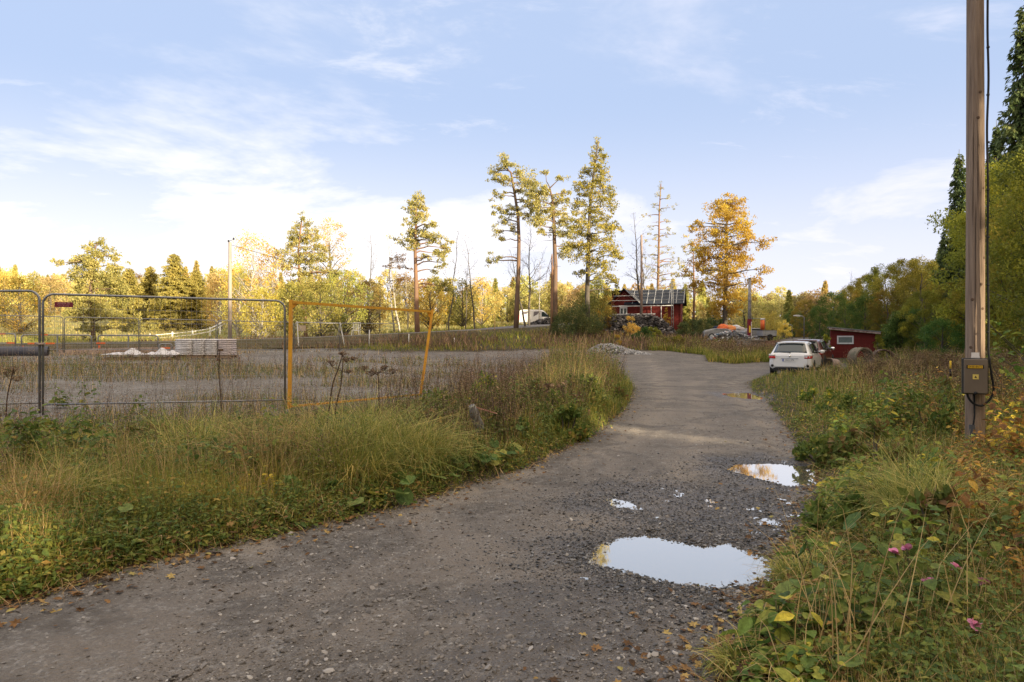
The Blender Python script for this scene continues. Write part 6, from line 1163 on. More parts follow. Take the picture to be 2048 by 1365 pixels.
# dark brown dead stalks
def deadstalks(n, y0, y1, t0, t1, cond, h0, h1, label, m=26, crumb=.022):
    mb = MB(); ms = MB(); p, rs = sample(n, y0, y1, t0, t1, cond); n = len(p); h = vary(n, h0, h1); herbs(mb, ms, p, h, np.maximum(vary(n, crumb*.7, crumb*1.5), .0022*p[:, 1]), m, RHOMB, .5, 1.0, .35, spread=1.2, stemw=.004); o = mb.build('dead_stalks', G_DRY); tag(o, label, kind='stuff'); ms.build('stems', STEMB, o)
deadstalks(1500, 8.5, 34, -.2, .30, lambda x, y, r_: leftv(x, y, r_) & (r_ > .35) & (fbm(x*.7, y*.5, 71, 3) > .44), .55, 1.35, 'dark brown dead weed stalks at the end of the left verge')
deadstalks(260, 6.5, 13, -.95, -.1, lambda x, y, r_: (r_ > 2.0) & (x < 0), .5, 1.05, 'dry brown stalks along the wire fence')
mb = MB(); ms = MB(); p, rs = sample(2600, 3.2, 26, -1.25, .35, lambda x, y, r_: leftv(x, y, r_) & (r_ > .15) & (fbm(x*1.1, y*1.0, 138, 3) > .49)); n = len(p); h = hprof(rs, p[:, 1], p[:, 0])*vary(n, .9, 1.6); herbs(mb, ms, p, h, np.maximum(vary(n, .045, .085), .005*p[:, 1]), 9, OVAL, -.2); o = mb.build('broad_herbs', H_GREEN); tag(o, 'broad dark green weeds on the verge left of the road', kind='stuff'); ms.build('stems', STEM, o)
deadstalks(900, 4.5, 12, -1.1, .1, lambda x, y, r_: leftv(x, y, r_) & (r_ > .5) & (fbm(x*.9, y*.9, 171, 3) > .47), .35, .75, 'brown weed stalks among the grass of the left verge', 22)
# ---- lot
mb = MB(); p, rs = sample(12000, 9, 50, -1.2, .1, lambda x, y, r_: lotv(x, y, r_) & lotpatch(x, y, .53)); h = vary(len(p), .05, .26); blades(mb, p, h, wd(p, .004, .0007), rg.choice(4, len(p)), .35); stuff(mb, 'lot_grass', leafmat('lot_weeds', [(0, (.06, .05, .025)), (.4, (.13, .12, .045)), (.7, (.20, .17, .07)), (1, (.33, .25, .13))], .3, clump=.45, cscale=1.2), 'patches of weeds and grass on the gravel lot')
mb = MB(); p, rs = sample(6000, 9, 50, -1.2, .1, lambda x, y, r_: lotv(x, y, r_) & lotpatch(x, y, .50)); h = vary(len(p), .15, .5); blades(mb, p, h, wd(p, .003, .0006), rg.choice(2, len(p)), .2); stuff(mb, 'lot_straw', G_STRAW, 'dry straw grass scattered over the gravel lot')
mb = MB(); ms = MB(); p, rs = sample(3200, 9.5, 40, -1.2, .05, lambda x, y, r_: lotv(x, y, r_) & lotpatch(x, y, .50)); n = len(p); herbs(mb, ms, p, vary(n, .12, .42), np.maximum(vary(n, .03, .06), .003*p[:, 1]), 8); o = mb.build('lot_herbs', H_GREEN); tag(o, 'small leafy weeds on the gravel lot', kind='stuff'); ms.build('stems', STEM, o)
deadstalks(1300, 12, 48, -1.1, .05, lambda x, y, r_: lotv(x, y, r_) & lotpatch(x, y, .52), .25, .8, 'reddish brown dead weeds on the gravel lot', 20)
mb = MB(); p, rs = sample(30000, 44, 75, -1.1, .62, lambda x, y, r_: (r_ > .4) & (sdpoly(x, y, LOT) > 0) & (np.abs(terrain0(x, y)) >= 0) & (sdline(x, y, [(a_[0], a_[1]) for a_ in AR]) > 2.9)); h = vary(len(p), .15, .55)*(.5+fbm(p[:, 0]*.3, p[:, 1]*.3, 5, 3)); blades(mb, p, h, wd(p, .01, .0010), rg.choice(4, len(p)), .3); stuff(mb, 'bank_grass', G_GREEN, 'grass and weeds on the bank of the asphalt road and round the red house')
mb = MB(); p, rs = sample(7000, 44, 62, -.55, .42, lambda x, y, r_: (r_ > .4) & (sdpoly(x, y, LOT) > 0) & (sdline(x, y, [(a_[0], a_[1]) for a_ in AR]) > 2.9) & (fbm(x*.2, y*.4, 15, 3) > .5)); h = vary(len(p), .3, .9); blades(mb, p, h, wd(p, .01, .0010), rg.choice(3, len(p)), .2); stuff(mb, 'dry_weeds', G_DRY, 'brown weeds on the bank of the asphalt road')
mb = MB(); p, rs = sample(16000, 62, 130, -.9, .05, lambda x, y, r_: (sdline(x, y, [(a_[0], a_[1]) for a_ in AR]) > 3) & (y > 60+.2*x)); h = vary(len(p), .15, .5); blades(mb, p, h, wd(p, .02, .0012), rg.choice(4, len(p)), .3); stuff(mb, 'field_grass', leafmat('field_grass', [(0, (.16, .16, .05)), (.5, (.32, .28, .09)), (1, (.50, .40, .16))], .3), 'sunlit pale grass of the field behind the lot')
# middle verge in front of the wall
mb = MB(); p, rs = sample(9000, 38, 56, .2, .42, lambda x, y, r_: (r_ > 0) & (x > 8)); h = vary(len(p), .2, .75); blades(mb, p, h, wd(p, .01, .0010), rg.choice(4, len(p)), .3); stuff(mb, 'bank_grass', G_GREEN, 'tall weeds on the verge in front of the retaining wall')
deadstalks(500, 38, 54, .2, .42, lambda x, y, r_: (r_ > .3) & (x > 8), .5, 1.3, 'dark dead weeds on the verge in front of the retaining wall', 16)
# ---- right verge
hr_ = lambda rs, y: np.interp(rs, [0, .25, .8, 1.6, 2.6, 5], [.07, .17, .33, .54, .85, 1.0])*np.interp(y, [2.5, 5, 8.5, 12, 30], [.9, .85, .62, 1.0, .85])
mb = MB(); p, rs = sample(62000, 1.9, 40, .15, 1.6, rightv); h = hr_(rs, p[:, 1])*vary(len(p), .35, 1.0); blades(mb, p, h, wd(p, .0050), rg.choice(5, len(p), p=[.25, .3, .2, .15, .1])); stuff(mb, 'verge_grass', G_GREEN, 'mixed grass on the verge right of the road')
mb = MB(); p, rs = sample(11000, 2.0, 40, .3, 1.5, lambda x, y, r_: rightv(x, y, r_) & (r_ > .4) & (fbm(x*1.1, y*.7, 25, 3) > .46)); h = hr_(rs, p[:, 1])*vary(len(p), .7, 1.35); blades(mb, p, h, wd(p, .0034), rg.choice(4, len(p), p=[.5, .3, .15, .05]), .28); stuff(mb, 'straw_grass', G_STRAW, 'long dry straw grass on the verge right of the road')
mb = MB(); ms = MB(); p, rs = sample(19000, 2.0, 40, .2, 1.6, lambda x, y, r_: rightv(x, y, r_) & (fbm(x*.9, y*.7, 35, 3) > .38)); n = len(p); h = hr_(rs, p[:, 1])*vary(n, .3, 1.0); herbs(mb, ms, p, h, np.maximum(vary(n, .03, .07), .0028*p[:, 1]), 10, RHOMB); o = mb.build('verge_herbs', H_GREEN); tag(o, 'dense leafy herbs on the verge right of the road', kind='stuff'); ms.build('stems', STEM, o)
mb = MB(); ms = MB(); p, rs = sample(3400, 2.0, 16, .2, 1.6, lambda x, y, r_: rightv(x, y, r_) & (r_ > .1) & (fbm(x*1.2, y*1.0, 38, 3) > .47)); n = len(p); h = hr_(rs, p[:, 1])*vary(n, .5, 1.05); herbs(mb, ms, p, h, vary(n, .045, .10), 9, OVAL, -.2); o = mb.build('broad_herbs', H_BRIGHT); tag(o, 'broad bright green herb leaves on the verge right of the road', kind='stuff'); ms.build('stems', STEM, o)
mb = MB(); ms = MB(); p, rs = sample(1700, 3.2, 16, .55, 1.3, lambda x, y, r_: rightv(x, y, r_) & (r_ > 1.3) & (fbm(x*.8, y*.8, 48, 3) > .48)); n = len(p); h = hr_(rs, p[:, 1])*vary(n, .6, 1.2); herbs(mb, ms, p, h, vary(n, .05, .10), 11, OVAL, -.1); o = mb.build('rusty_herbs', H_RUST); tag(o, 'rusty orange autumn herbs round the foot of the wooden pole', kind='stuff'); ms.build('stems', STEMB, o)
mb = MB(); p, rs = sample(26000, 1.9, 30, .15, 1.6, lambda x, y, r_: rightv(x, y, r_+.10)); n = len(p); p[:, 2] += rg.uniform(0, .08, n)*np.clip(rs*3+.3, .2, 1); scatter(mb, *RHOMB, p, rot_mats(vary(n, 0, 6.28), rg.normal(.1, .4, n), rg.normal(0, .4, n)), np.maximum(vary(n, .014, .042), .0026*p[:, 1])); stuff(mb, 'ground_cover', H_MIX, 'low creeping leaves along the right road edge')
deadstalks(1300, 9, 34, .50, 1.1, lambda x, y, r_: rightv(x, y, r_) & (r_ > 1.4), .7, 1.35, 'brown dead stalks round and behind the wooden pole', 26)
# dry stalks lying on the ground between the plants
mb = MB()
for cond_, t0_, t1_, n_ in ((leftv, -1.25, .35, 11000), (rightv, .15, 1.1, 9000)):
    p, rs = sample(n_, 2.2, 20, t0_, t1_, lambda x, y, r_: cond_(x, y, r_+.08)); n = len(p); p[:, 2] += rg.uniform(.01, .10, n)*np.clip(rs*3+.3, .2, 1); yaw = rg.uniform(0, 6.28, n); L_ = vary(n, .10, .38)
    for k in (1, 2):
        q = (np.arange(n) % 2) == k-1; scatter(mb, *BLADES[k], p[q], rot_mats(yaw[q], rg.normal(-1.25, .25, q.sum()), rg.normal(0, .3, q.sum())), np.stack([np.maximum(.005, .0008*p[q, 1]), L_[q], L_[q]], 1))
stuff(mb, 'dry_litter', G_STRAW, 'dry straw lying between the plants of both verges')
# ---- fallen leaves, pebbles
mb = MB(); p, rs = sample(5200, 2.6, 26, -1.1, .9, lambda x, y, r_: (np.abs(r_) < rg.exponential(.17, len(x))) | ((r_ > 0) & (r_ < .6) & (rg.random(len(x)) < .4)))
n = len(p); p[:, 2] += .012+np.where(rs > .05, rg.uniform(0, .09, n), 0); q = rg.random(n) < .5
for k, tp_ in ((q, OVAL), (~q, MAPLE)): scatter(mb, *tp_, p[k], rot_mats(vary(k.sum(), 0, 6.28), rg.normal(0, .25, k.sum()), rg.normal(0, .25, k.sum())), vary(k.sum(), .02, .058))
stuff(mb, 'fallen_leaves', FALLEN, 'brown and yellow fallen leaves along both road edges')
mb = MB(); p, rs = sample(30000, 2.4, 22, -1.0, .8, lambda x, y, r_: (r_ < .1) & (rg.random(len(x)) < np.clip(.25+1.1*(fbm(x*.8, y*.8, 91, 3)-.38)*2+np.exp(-(np.abs(r_)/.35)**2)*.6, .05, 1))); n = len(p)
s_ = np.exp(rg.normal(math.log(.0095), .55, n)); s_ = np.clip(s_, .004, .045); p[:, 2] += s_*.10; stones(mb, p, s_, .6, rg); stuff(mb, 'pebbles', PEB, 'small stones scattered over the dirt road')
mb = MB(); nearp = lambda x, y: np.minimum.reduce([sdpoly(x, y, P_) for P_ in PUD[:2]]+[sdpoly(x, y, WETZ)])
p, rs = sample(21000, 3.3, 10, -.1, .65, lambda x, y, r_: (r_ < -.05) & (np.minimum(sdpoly(x, y, PUD[0]), sdpoly(x, y, PUD[1])) > -.06) & ((sdpoly(x, y, WETZ) > -.05) | (rg.random(len(x)) < .35)) & (nearp(x, y) < rg.exponential(.30, len(x)))); n = len(p); s_ = np.clip(np.exp(rg.normal(math.log(.0105), .5, n)), .005, .034); p[:, 2] += s_*.12; stones(mb, p, s_, .6, rg); stuff(mb, 'wet_pebbles', PEBW, 'dark wet stones round the puddles')
mb = MB(); p, rs = sample(22000, 9.5, 50, -1.1, .2, lambda x, y, r_: (sdpoly(x, y, LOT) < .2)); n = len(p); s_ = np.maximum(vary(n, .01, .035), .0016*p[:, 1]*vary(n, .5, 1.3)); stones(mb, p, s_, .6, rg); stuff(mb, 'lot_gravel', leafmat('lot_stones', [(0, (.10, .10, .10)), (.6, (.24, .235, .24)), (1, (.46, .46, .48))], 0, .8), 'loose grey stones on the gravel lot')
# ---- countable plants: each a thing
def tussock(label, px, py, Y, n, h, rad, mt, seed, group=None, cset=(2, 3, 4)):
    x, y = (px-1024)/F*Y, Y; r_ = np.random.default_rng(seed); t = thing('grass_tussock', label, 'grass tussock', (x, y, gzf(x, y)-.01), group=group); a = r_.uniform(0, 6.28, n); q_ = rad*r_.uniform(0, 1, n)**.6; p = np.stack([np.cos(a)*q_, np.sin(a)*q_, np.zeros(n)], 1)
    m = MB(); hh_ = 1.3*h*r_.uniform(.35, 1.2, n); M = rot_mats(a-np.pi/2+r_.normal(0, .9, n), r_.normal(-.15, .3, n), r_.normal(0, .28, n)); S = np.stack([max(.0055, .0008*Y)*r_.uniform(.6, 1.7, n), hh_, hh_], 1); c_ = r_.choice(cset, n)
    for k in cset: s__ = c_ == k; scatter(m, *BLADES[k], p[s__], M[s__], S[s__])
    m.build('blades', mt, t); return t
for i, (px, py, Y, n, h, rad, mt, lab) in enumerate([
 (650, 0, 7.6, 800, .78, .38, G_LUSH, 'leftmost of the three big arching grass tussocks below the yellow frame'), (745, 0, 7.9, 950, .85, .42, G_LUSH, 'middle big arching grass tussock below the yellow frame'), (830, 0, 7.7, 750, .72, .38, G_LUSH, 'right big arching grass tussock nearest the broad coltsfoot leaves'),
 (385, 0, 8.2, 650, .62, .38, G_LUSH, 'arching grass tussock below the long fence panel'), (445, 0, 8.4, 700, .5, .3, G_LUSH, 'smaller tussock right of the one below the fence panel'),
 (540, 0, 7.3, 500, .66, .35, G_STRAW, 'straw coloured tussock left of the big green ones'), (700, 0, 6.9, 900, .6, .30, G_GREEN, 'dark green tussock in front of the big arching ones'),
 (1835, 0, 5.4, 620, .68, .22, G_LUSH, 'bluish green arching tussock in front of the wooden pole'), (1900, 0, 4.9, 520, .62, .22, G_LUSH, 'tall bright grass tussock right below the cabinet'), (1480, 0, 3.2, 260, .16, .10, G_LUSH, 'small low grass tuft at the bottom road edge on the right'),
 (1600, 0, 4.25, 420, .22, .14, G_LUSH, 'low bright grass tuft beside the near puddle'), (140, 0, 5.6, 420, .5, .16, G_LUSH, 'slim bright grass tuft at the lower left'), (60, 0, 5.2, 380, .46, .2, G_STRAW, 'orange dry tuft at the left picture edge')]):
    tussock(lab, px, py, Y, n, h, rad, mt, 300+i, cset=(1, 2, 3) if mt is G_STRAW else (2, 3, 4))
def plant(name, label, px, Y, h, nst, nlf, ls, mt, seed, tpl=OVAL, droop=-.25, rad=.05, stem=STEM, cat='plant', group=None, top=1.0, bot=.2):
    global rg; keep = rg; rg = np.random.default_rng(seed); x = (px-1024)/F*Y; t = thing(name, label, cat, (x, Y, gzf(x, Y)-.01), group=group); a = rg.uniform(0, 6.28, nst); q_ = rad*rg.uniform(0, 1, nst)**.5; p = np.stack([np.cos(a)*q_, np.sin(a)*q_, np.zeros(nst)], 1)
    ml, ms = MB(), MB(); herbs(ml, ms, p, h*rg.uniform(.7, 1.05, nst), ls*rg.uniform(.8, 1.2, nst), nlf, tpl, droop, top, bot, stemw=.005); ml.build('leaves', mt, t); ms.build('stems', stem, t); rg = keep; return t
SAP = [(148, 7.6, .80, 5, 26, .12, H_GREEN, 'dark green willow shoot below the double fence post'), (40, 6.9, .72, 5, 24, .12, H_GREEN, 'dark green willow shoot at the left picture edge'), (178, 6.8, .60, 4, 20, .12, H_GREEN, 'shorter dark shoot right of the double post'), (530, 8.8, .72, 3, 18, .11, H_GREEN, 'slim dark green shoot below the right end of the fence panel'), (510, 10.5, .5, 2, 10, .1, H_GREEN, 'small shoot behind the slim dark green one'),
 (120, 13.5, .45, 4, 12, .12, H_GREEN, 'leafy weed behind the long fence panel at its left end'), (158, 13.0, .6, 3, 14, .12, H_GREEN, 'taller leafy weed behind the long fence panel'), (270, 12.6, .4, 3, 10, .1, H_GREEN, 'small leafy weed behind the middle of the fence panel'),
 (1035, 11.5, .85, 4, 18, .11, H_BRIGHT, 'tall bright green leafy shoot with yellow tips in the left verge'), (985, 12.5, .62, 4, 14, .1, H_BRIGHT, 'yellow green shoot left of the tall bright one'), (878, 10.8, .65, 4, 16, .1, H_BRIGHT, 'leafy green shoot beside the lower end of the yellow frame'), (1075, 10.4, .55, 4, 14, .1, H_GREEN, 'dark leafy shoot left of the glowing grass'),
 (385, 5.9, .34, 1, 14, .06, H_YEL, 'thin yellow willowherb stalk in the left verge'), (450, 6.1, .42, 1, 16, .07, H_YEL, 'upright yellow willowherb left of the heart shaped leaf'), (565, 6.3, .30, 2, 8, .09, H_YEL, 'yellow star shaped herb above the heart shaped leaf')]
for i, (px, Y, h, ns, nl_, ls, mt, lab) in enumerate(SAP): plant('leafy_shoot', lab, px, Y, h, ns, nl_, ls, mt, 400+i, rad=.1)
RP = [(1790, 10.5, 1.05, 9, 22, .12, H_GREEN, 'dense green sapling left of the wooden pole'), (1760, 10.0, .85, 5, 16, .12, H_BRIGHT, 'bright green sapling beside the dense green one'), (1800, 9.6, .92, 2, 7, .10, H_YEL, 'bright yellow leaved sprig on the green sapling'), (1675, 11.2, .55, 2, 8, .09, H_YEL, 'small yellow sprig in the verge left of the saplings'), (1845, 10.6, .88, 1, 7, .10, H_YEL, 'single tall yellow sprig right of the saplings'),
 (1690, 9.6, .5, 5, 14, .11, H_BRIGHT, 'low bright sapling in the middle of the right verge'), (2012, 7.6, .82, 6, 16, .10, H_YEL, 'yellow and orange shrub at the foot of the wooden pole'), (2025, 7.2, 1.0, 7, 18, .10, H_RUST, 'rusty orange shrub at the right picture edge'), (1975, 5.6, .42, 5, 14, .09, H_RUST, 'low rusty shrub in front of the wooden pole'),
 (1720, 6.4, .42, 5, 10, .13, H_BRIGHT, 'bright broad leaved herb between puddle and pole'), (1850, 6.3, .55, 5, 12, .14, H_BRIGHT, 'large broad leaved herb left of the tall tussock'), (1990, 4.5, .75, 5, 16, .09, H_RUST, 'rusty dock plant at the lower right edge'), (2030, 3.9, .8, 4, 16, .10, H_GREEN, 'dark green nettle at the lower right corner'), (1560, 3.25, .30, 5, 8, .12, H_BRIGHT, 'low bright herb near the bottom right road edge'), (1650, 3.3, .40, 5, 10, .13, H_GREEN, 'dark green herb near the bottom right road edge'), (1760, 3.2, .5, 5, 12, .12, H_GREEN, 'dark nettle at the bottom of the picture on the right'), (1800, 4.4, .5, 5, 12, .11, H_BRIGHT, 'bright nettle among the pink flowers'), (1880, 3.6, .55, 4, 12, .11, H_GREEN, 'green nettle under the pink flowers')]
for i, (px, Y, h, ns, nl_, ls, mt, lab) in enumerate(RP): plant('leafy_shoot', lab, px, Y, h, ns, nl_, ls, mt, 430+i, rad=.16 if ns > 2 else .03)
# hazel twig reaching in from the right edge behind the pole
t = thing('hazel_branch_shrub', 'yellow green hazel reaching in from the right edge beside the cable', 'shrub', (7.9, 9.6, gz(7.9, 9.6))); m = MB(); ml = MB(); rr = np.random.default_rng(55)
for i in range(9):
    e = np.array([-rr.uniform(.3, 1.0), rr.uniform(-.5, .5), rr.uniform(1.2, 2.0)]); limb(m, (0, 0, 0), e, .015, .004, rr, .1, 4, 6); n = 16; q_ = e*rr.uniform(.55, 1.05, (n, 1))+rr.normal(0, .10, (n, 3)); scatter(ml, *OVAL, q_, rot_mats(rr.uniform(0, 6.28, n), rr.normal(-.2, .4, n), rr.normal(0, .4, n)), rr.uniform(.08, .14, n))
m.build('stems', BARK_G, t); ml.build('leaves', H_BRIGHT, t)
# coltsfoot: big lobed leaves
def coltsfoot(label, px, Y, n, s, seed, spread, group=None):
    r_ = np.random.default_rng(seed); x = (px-1024)/F*Y; t = thing('coltsfoot_plant', label, 'plant', (x, Y, gzf(x, Y)), group=group); a = r_.uniform(0, 6.28, n); d = spread*r_.uniform(.1, 1, n)**.6; z = r_.uniform(.06, .28, n)*(1.1-d/spread*.4); p = np.stack([np.cos(a)*d, np.sin(a)*d, z], 1); m = MB(); k = r_.random(n) < .6
    for q_, tp_ in ((k, LOBED), (~k, ROUND)): scatter(m, *tp_, p[q_], rot_mats(a[q_]-np.pi/2, r_.normal(-.25, .3, q_.sum()), r_.normal(0, .3, q_.sum())), s*r_.uniform(.6, 1.25, q_.sum()))
    m.build('leaves', COLTS, t); ms = MB()
    for i in range(n): ms.tube([p[i]*np.array([.25, .25, 0]), p[i]*np.array([.7, .7, .8]), p[i]], .004, 4, cap=False)
    ms.build('stalks', STEM, t)
for i, (px, Y, n, s, sp, lab) in enumerate([(795, 6.6, 8, .20, .26, 'largest coltsfoot at the road edge left of the grey post'), (745, 6.9, 5, .19, .2, 'coltsfoot with upright leaf under the big tussock'), (700, 6.3, 6, .16, .22, 'yellowing coltsfoot at the road edge below the tussocks'), (860, 7.3, 8, .17, .3, 'coltsfoot right of the largest one'), (930, 8.0, 10, .17, .35, 'coltsfoot clump in front of the grey post'), (985, 8.6, 9, .17, .3, 'coltsfoot clump right of the grey post'), (905, 7.5, 7, .16, .25, 'coltsfoot with one long yellow leaf'), (1020, 9.4, 8, .16, .3, 'farthest coltsfoot clump of the left verge'), (570, 6.2, 3, .15, .12, 'small coltsfoot with heart shaped leaf'), (230, 5.15, 4, .13, .15, 'small dark coltsfoot at the lower left'),
 (1640, 4.1, 7, .10, .25, 'coltsfoot in the right verge beside the near puddle'), (1700, 3.6, 7, .10, .28, 'coltsfoot in the lower right verge'), (1560, 3.2, 5, .09, .2, 'coltsfoot at the bottom right road edge'), (1750, 4.6, 8, .15, .3, 'coltsfoot in the middle of the right verge'), (1620, 2.95, 5, .085, .2, 'nearest coltsfoot at the bottom of the picture'), (1790, 6.6, 7, .16, .3, 'coltsfoot left of the bluish tussock')]): coltsfoot(lab, px, Y, n, s, 500+i, sp)
# dead hogweed
def hogweed(label, pts, Y, umb, seed):
    r_ = np.random.default_rng(seed); b_ = at(*pts[0], Y); t = thing('hogweed_stalk', label, 'dead plant', (b_[0], Y, b_[2])); m = MB(); Q = [np.array(at(*p_, Y))-np.array(b_) for p_ in pts]; Q[0] = Q[0]-np.array([0, 0, .25]); m.tube(smooth(Q, 3), np.linspace(.011, .006, (len(Q)-1)*3+1), 6); u = MB()
    for (px, py, rad) in umb:
        c_ = np.array(at(px, py, Y))-np.array(b_); j = min(range(len(Q)), key=lambda i_: np.linalg.norm(Q[i_]-c_)); s0 = Q[j] if np.linalg.norm(Q[j]-c_) < .3 else Q[-1]; s0 = s0*.9+c_*.1; m.tube([Q[j], c_-np.array([0, 0, rad*.7])], .004, 4)
        u = MB()
        for k in range(14):
            a = r_.uniform(0, 6.28); q_ = rad*r_.uniform(.3, 1); e = c_+np.array([math.cos(a)*q_, math.sin(a)*q_, rad*.1-.35*q_**2/rad]); u.tube([c_-np.array([0, 0, rad*.7]), e], .0025, 4, cap=False); cloud(u, e, (.022, .022, .010), 9, .016, r_)
        u.build('umbel', G_DRY, t)
    m.build('stalk', STEMB, t)
hogweed('dead forked hogweed stalk leaning in front of the yellow frame', [(650, 850), (662, 790), (668, 760), (676, 740), (684, 712)], 9.2, [(664, 724, .09), (692, 718, .07), (708, 716, .05), (698, 742, .05)], 1)
hogweed('second thinner hogweed stalk crossing the forked one', [(664, 856), (672, 815), (682, 770), (686, 720)], 9.3, [(686, 706, .06)], 2)
hogweed('dead umbel shaped hogweed in front of the yellow frame', [(759, 835), (758, 790), (756, 745)], 10, [(755, 738, .14), (728, 734, .09), (786, 740, .09), (742, 745, .08), (770, 733, .08)], 3)
hogweed('tall dead stalk behind the long fence panel', [(445, 855), (442, 800), (438, 750), (440, 700)], 12, [(441, 700, .04), (436, 720, .03)], 4)
hogweed('dead branching weed stalk at the left picture edge', [(10, 850), (14, 800), (22, 760), (28, 735)], 10.4, [(28, 735, .12), (14, 745, .1), (36, 755, .09)], 5)
# pink balsam flowers
PINK = mat('pink_petals', (.62, .22, .38), .6)
for i, (px, py, Y, lab) in enumerate([(1813, 1098, 4.2, 'upper pink balsam flower in the right verge'), (1790, 1106, 4.2, 'pink balsam flower left of the upper one'), (1856, 1163, 4.0, 'lowest middle pink balsam flower'), (1914, 1134, 4.1, 'pink balsam flower right of the upper pair'), (1966, 1166, 4.0, 'rightmost pink balsam flower'), (1950, 1250, 3.4, 'small pink balsam flower near the bottom')]):
    Y *= .88; x, _, z = at(px, py, Y); zg = gzf(x, Y); t = thing('balsam_flower', lab, 'flower', (x, Y, zg), group='pink balsam flowers'); m = MB(); H = max(z-zg, .05); m.tube([(0.02, 0, -.02), (.03, 0, H*.5), (0, 0, H)], .004, 5); m.build('stem', STEM, t); m = MB(); r_ = np.random.default_rng(i); scatter(m, *ROUND, np.array([[0, 0, H]]*6), rot_mats(r_.uniform(0, 6.28, 6), r_.normal(.3, .5, 6), r_.normal(0, .5, 6)), np.full(6, .038)); m.build('petals', PINK, t)
# bare dark bramble stems in the lower right corner
t = thing('bramble', 'bare dark forked bramble stem crossing the lower right corner', 'plant', (at(1935, 0, 2.9)[0], 2.9, gzf(at(1935, 0, 2.9)[0], 2.9))); g = lambda px, py, Y: np.array(at(px, py, Y))-np.array(t.location)
for P_ in ([g(1935, 1420, 2.9), g(1933, 1340, 2.9), g(1930, 1285, 2.95), g(1980, 1255, 3.05), g(2060, 1215, 3.2)], [g(1933, 1350, 2.9), g(1890, 1300, 3.0), g(1840, 1255, 3.1), g(1800, 1225, 3.2)], [g(1930, 1360, 2.9), g(1900, 1335, 2.85), g(1865, 1310, 2.8)]): m = MB(); m.tube(smooth(P_, 5), np.linspace(.006, .003, (len(P_)-1)*5+1), 6); m.build('stem', STEMB, t)
# tall straw stalks in the near right corner
mb = MB(); Pq = []
for px, py, Y in [(1645, 1310, 3.1), (1655, 1300, 3.15), (1745, 1290, 3.0), (1790, 1330, 2.9), (1850, 1300, 3.2), (1960, 1300, 3.1), (1975, 1280, 3.2), (1990, 1250, 3.4), (1590, 1330, 3.0), (1700, 1350, 2.8)]:
    x = (px-1024)/F*Y; Pq += [(x+rg.normal(0, .05), Y+rg.normal(0, .05), 0) for _ in range(5)]
Pq = np.array(Pq); Pq[:, 2] = terrain(Pq[:, 0], Pq[:, 1]); blades(mb, Pq, vary(len(Pq), .5, 1.0), np.full(len(Pq), .006), rg.choice(3, len(Pq)), .3); stuff(mb, 'straw_grass', G_STRAW, 'tall pale straw stalks in the lower right corner')
# brown brush between shed and pole
BRM = leafmat('brush_leaves', [(0, (0.075, 0.051, 0.033)), (.5, (0.158, 0.105, 0.057)), (.85, (0.240, 0.210, 0.068)), (1, (0.195, 0.240, 0.060))], .25, clump=.5, cscale=.6, objvar=.4)
bp_ = None; BRX = [(1700, 27, 1.9, .55, 'nearest brown brush below the large concrete ring'), (1745, 29, 2.2, .62, 'brown brush in front of the second concrete ring'), (1790, 30, 2.4, .85, 'tall brown brush right of the second concrete ring'), (1840, 28, 2.4, 1.35, 'brown brush in the middle of the slope'), (1880, 25, 2.2, 1.4, 'dark brown brush left of the marker rod'), (1720, 22, 1.6, .55, 'low brown brush in front of the rings'), (1780, 21, 1.9, .95, 'low reddish brown brush on the slope'), (1835, 19, 1.9, 1.1, 'brown brush behind the green saplings'), (1890, 17, 1.8, 1.2, 'brown brush just left of the wooden pole'), (1990, 15, 2.2, 1.5, 'brown brush right behind the wooden pole'), (2040, 13, 2.2, 1.6, 'brown brush at the right picture edge behind the pole'), (1665, 25, 1.2, .6, 'small brush right of the parked cars'), (1930, 21, 2.2, 1.5, 'brown brush hidden half behind the pole')]
for i, (px, Y, w_, h_, lab) in enumerate(BRX):
    x = (px-1024)/F*Y; make_bush('brown_brush', lab, (x, Y, gz(x, Y)-.05), w_, h_, 600+i, BRM, nc=46, nl=130, size=.055, cat='bush', group='brown brush on the right slope')

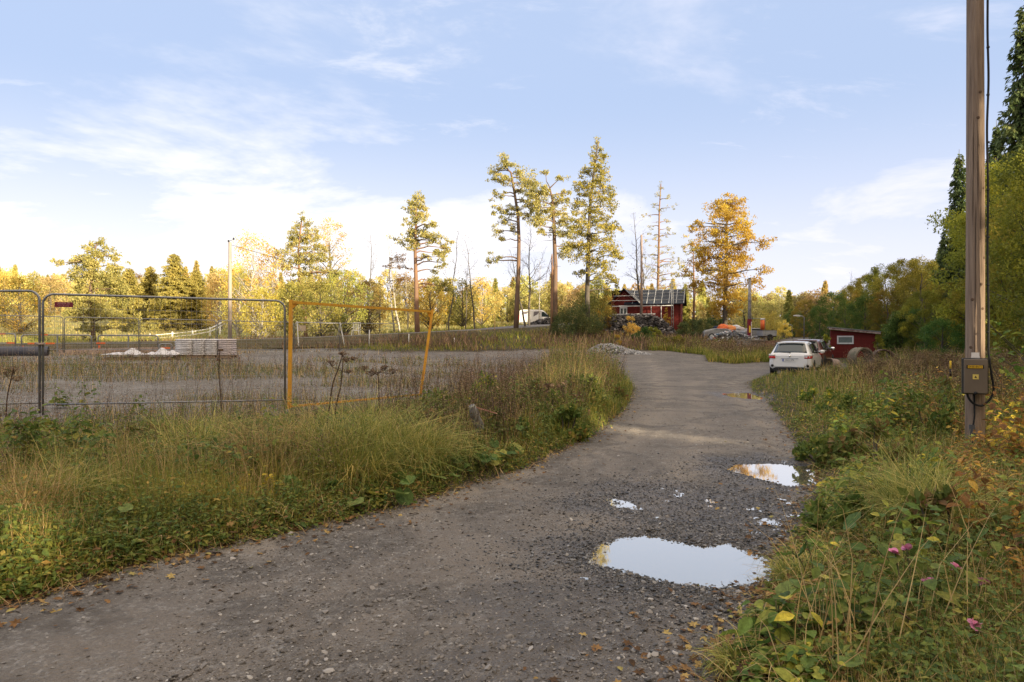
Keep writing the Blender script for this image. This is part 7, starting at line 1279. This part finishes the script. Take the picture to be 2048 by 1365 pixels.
# low shrubs and tall weeds in the middle of the left verge
VM = [(880, 11.2, .9, .62, H_GREEN, 'dark leafy weed clump by the lower corner of the yellow frame'), (930, 11.8, 1.1, .7, H_MIX, 'brown green weed clump behind the grey post'), (985, 11.6, 1.0, .78, H_BRIGHT, 'yellow green weed clump above the grey post'), (1035, 12.4, 1.2, .82, H_MIX, 'wide mixed weed clump in the middle of the left verge'),
 (1080, 11.4, 1.0, .68, H_GREEN, 'dark green weed clump left of the sunlit weeds'), (1120, 12.6, .9, .78, G_DRY, 'dry brown weed clump beside the sunlit weeds'), (1160, 14.0, 1.0, .75, H_GREEN, 'green weed clump at the bend of the road'), (1200, 16.5, 1.1, .7, H_MIX, 'last weed clump before the end of the left verge'), (1010, 9.8, .8, .45, H_GREEN, 'low green clump at the road edge right of the grey post'), (1130, 10.6, .8, .42, H_GREEN, 'low green clump at the road edge before the sun streak'),
 (840, 9.6, .8, .50, H_MIX, 'mixed weed clump right of the big tussocks'), (60, 8.6, .8, .4, H_GREEN, 'low green clump under the left fence panel'), (300, 8.8, .7, .34, H_MIX, 'low brown green clump below the fence panel')]
for i, (px, Y, w_, h_, mt, lab) in enumerate(VM):
    x = (px-1024)/F*Y; make_bush('weed_clump', lab, (x, Y, gz(x, Y)), w_, h_*1.2, 700+i, mt, nc=30, nl=46, size=.085, cat='weeds', group='weed clumps of the left verge')
RM = [(1640, 15, 1.0, .5, H_BRIGHT, 'yellow green clump beside the road below the hatchback'), (1700, 13, 1.1, .62, H_GREEN, 'dark green clump left of the saplings'), (1660, 8.6, .8, .40, H_GREEN, 'green clump right of the farther puddle'), (1740, 8.2, 1.0, .55, H_MIX, 'rusty green clump between the puddle and the pole'), (1862, 10.2, 1.0, .80, H_GREEN, 'tall green clump left of the pole foot'), (1880, 12.5, 1.1, .95, H_MIX, 'brown green clump behind the pole foot'), (1690, 5.4, .6, .35, H_GREEN, 'low green clump right of the near puddle'), (1900, 4.6, .8, .55, H_MIX, 'mixed clump under the tall tussocks')]
for i, (px, Y, w_, h_, mt, lab) in enumerate(RM):
    x = (px-1024)/F*Y; make_bush('weed_clump', lab, (x, Y, gz(x, Y)), w_, h_, 730+i, mt, nc=30, nl=46, size=.075, cat='weeds', group='weed clumps of the right verge')
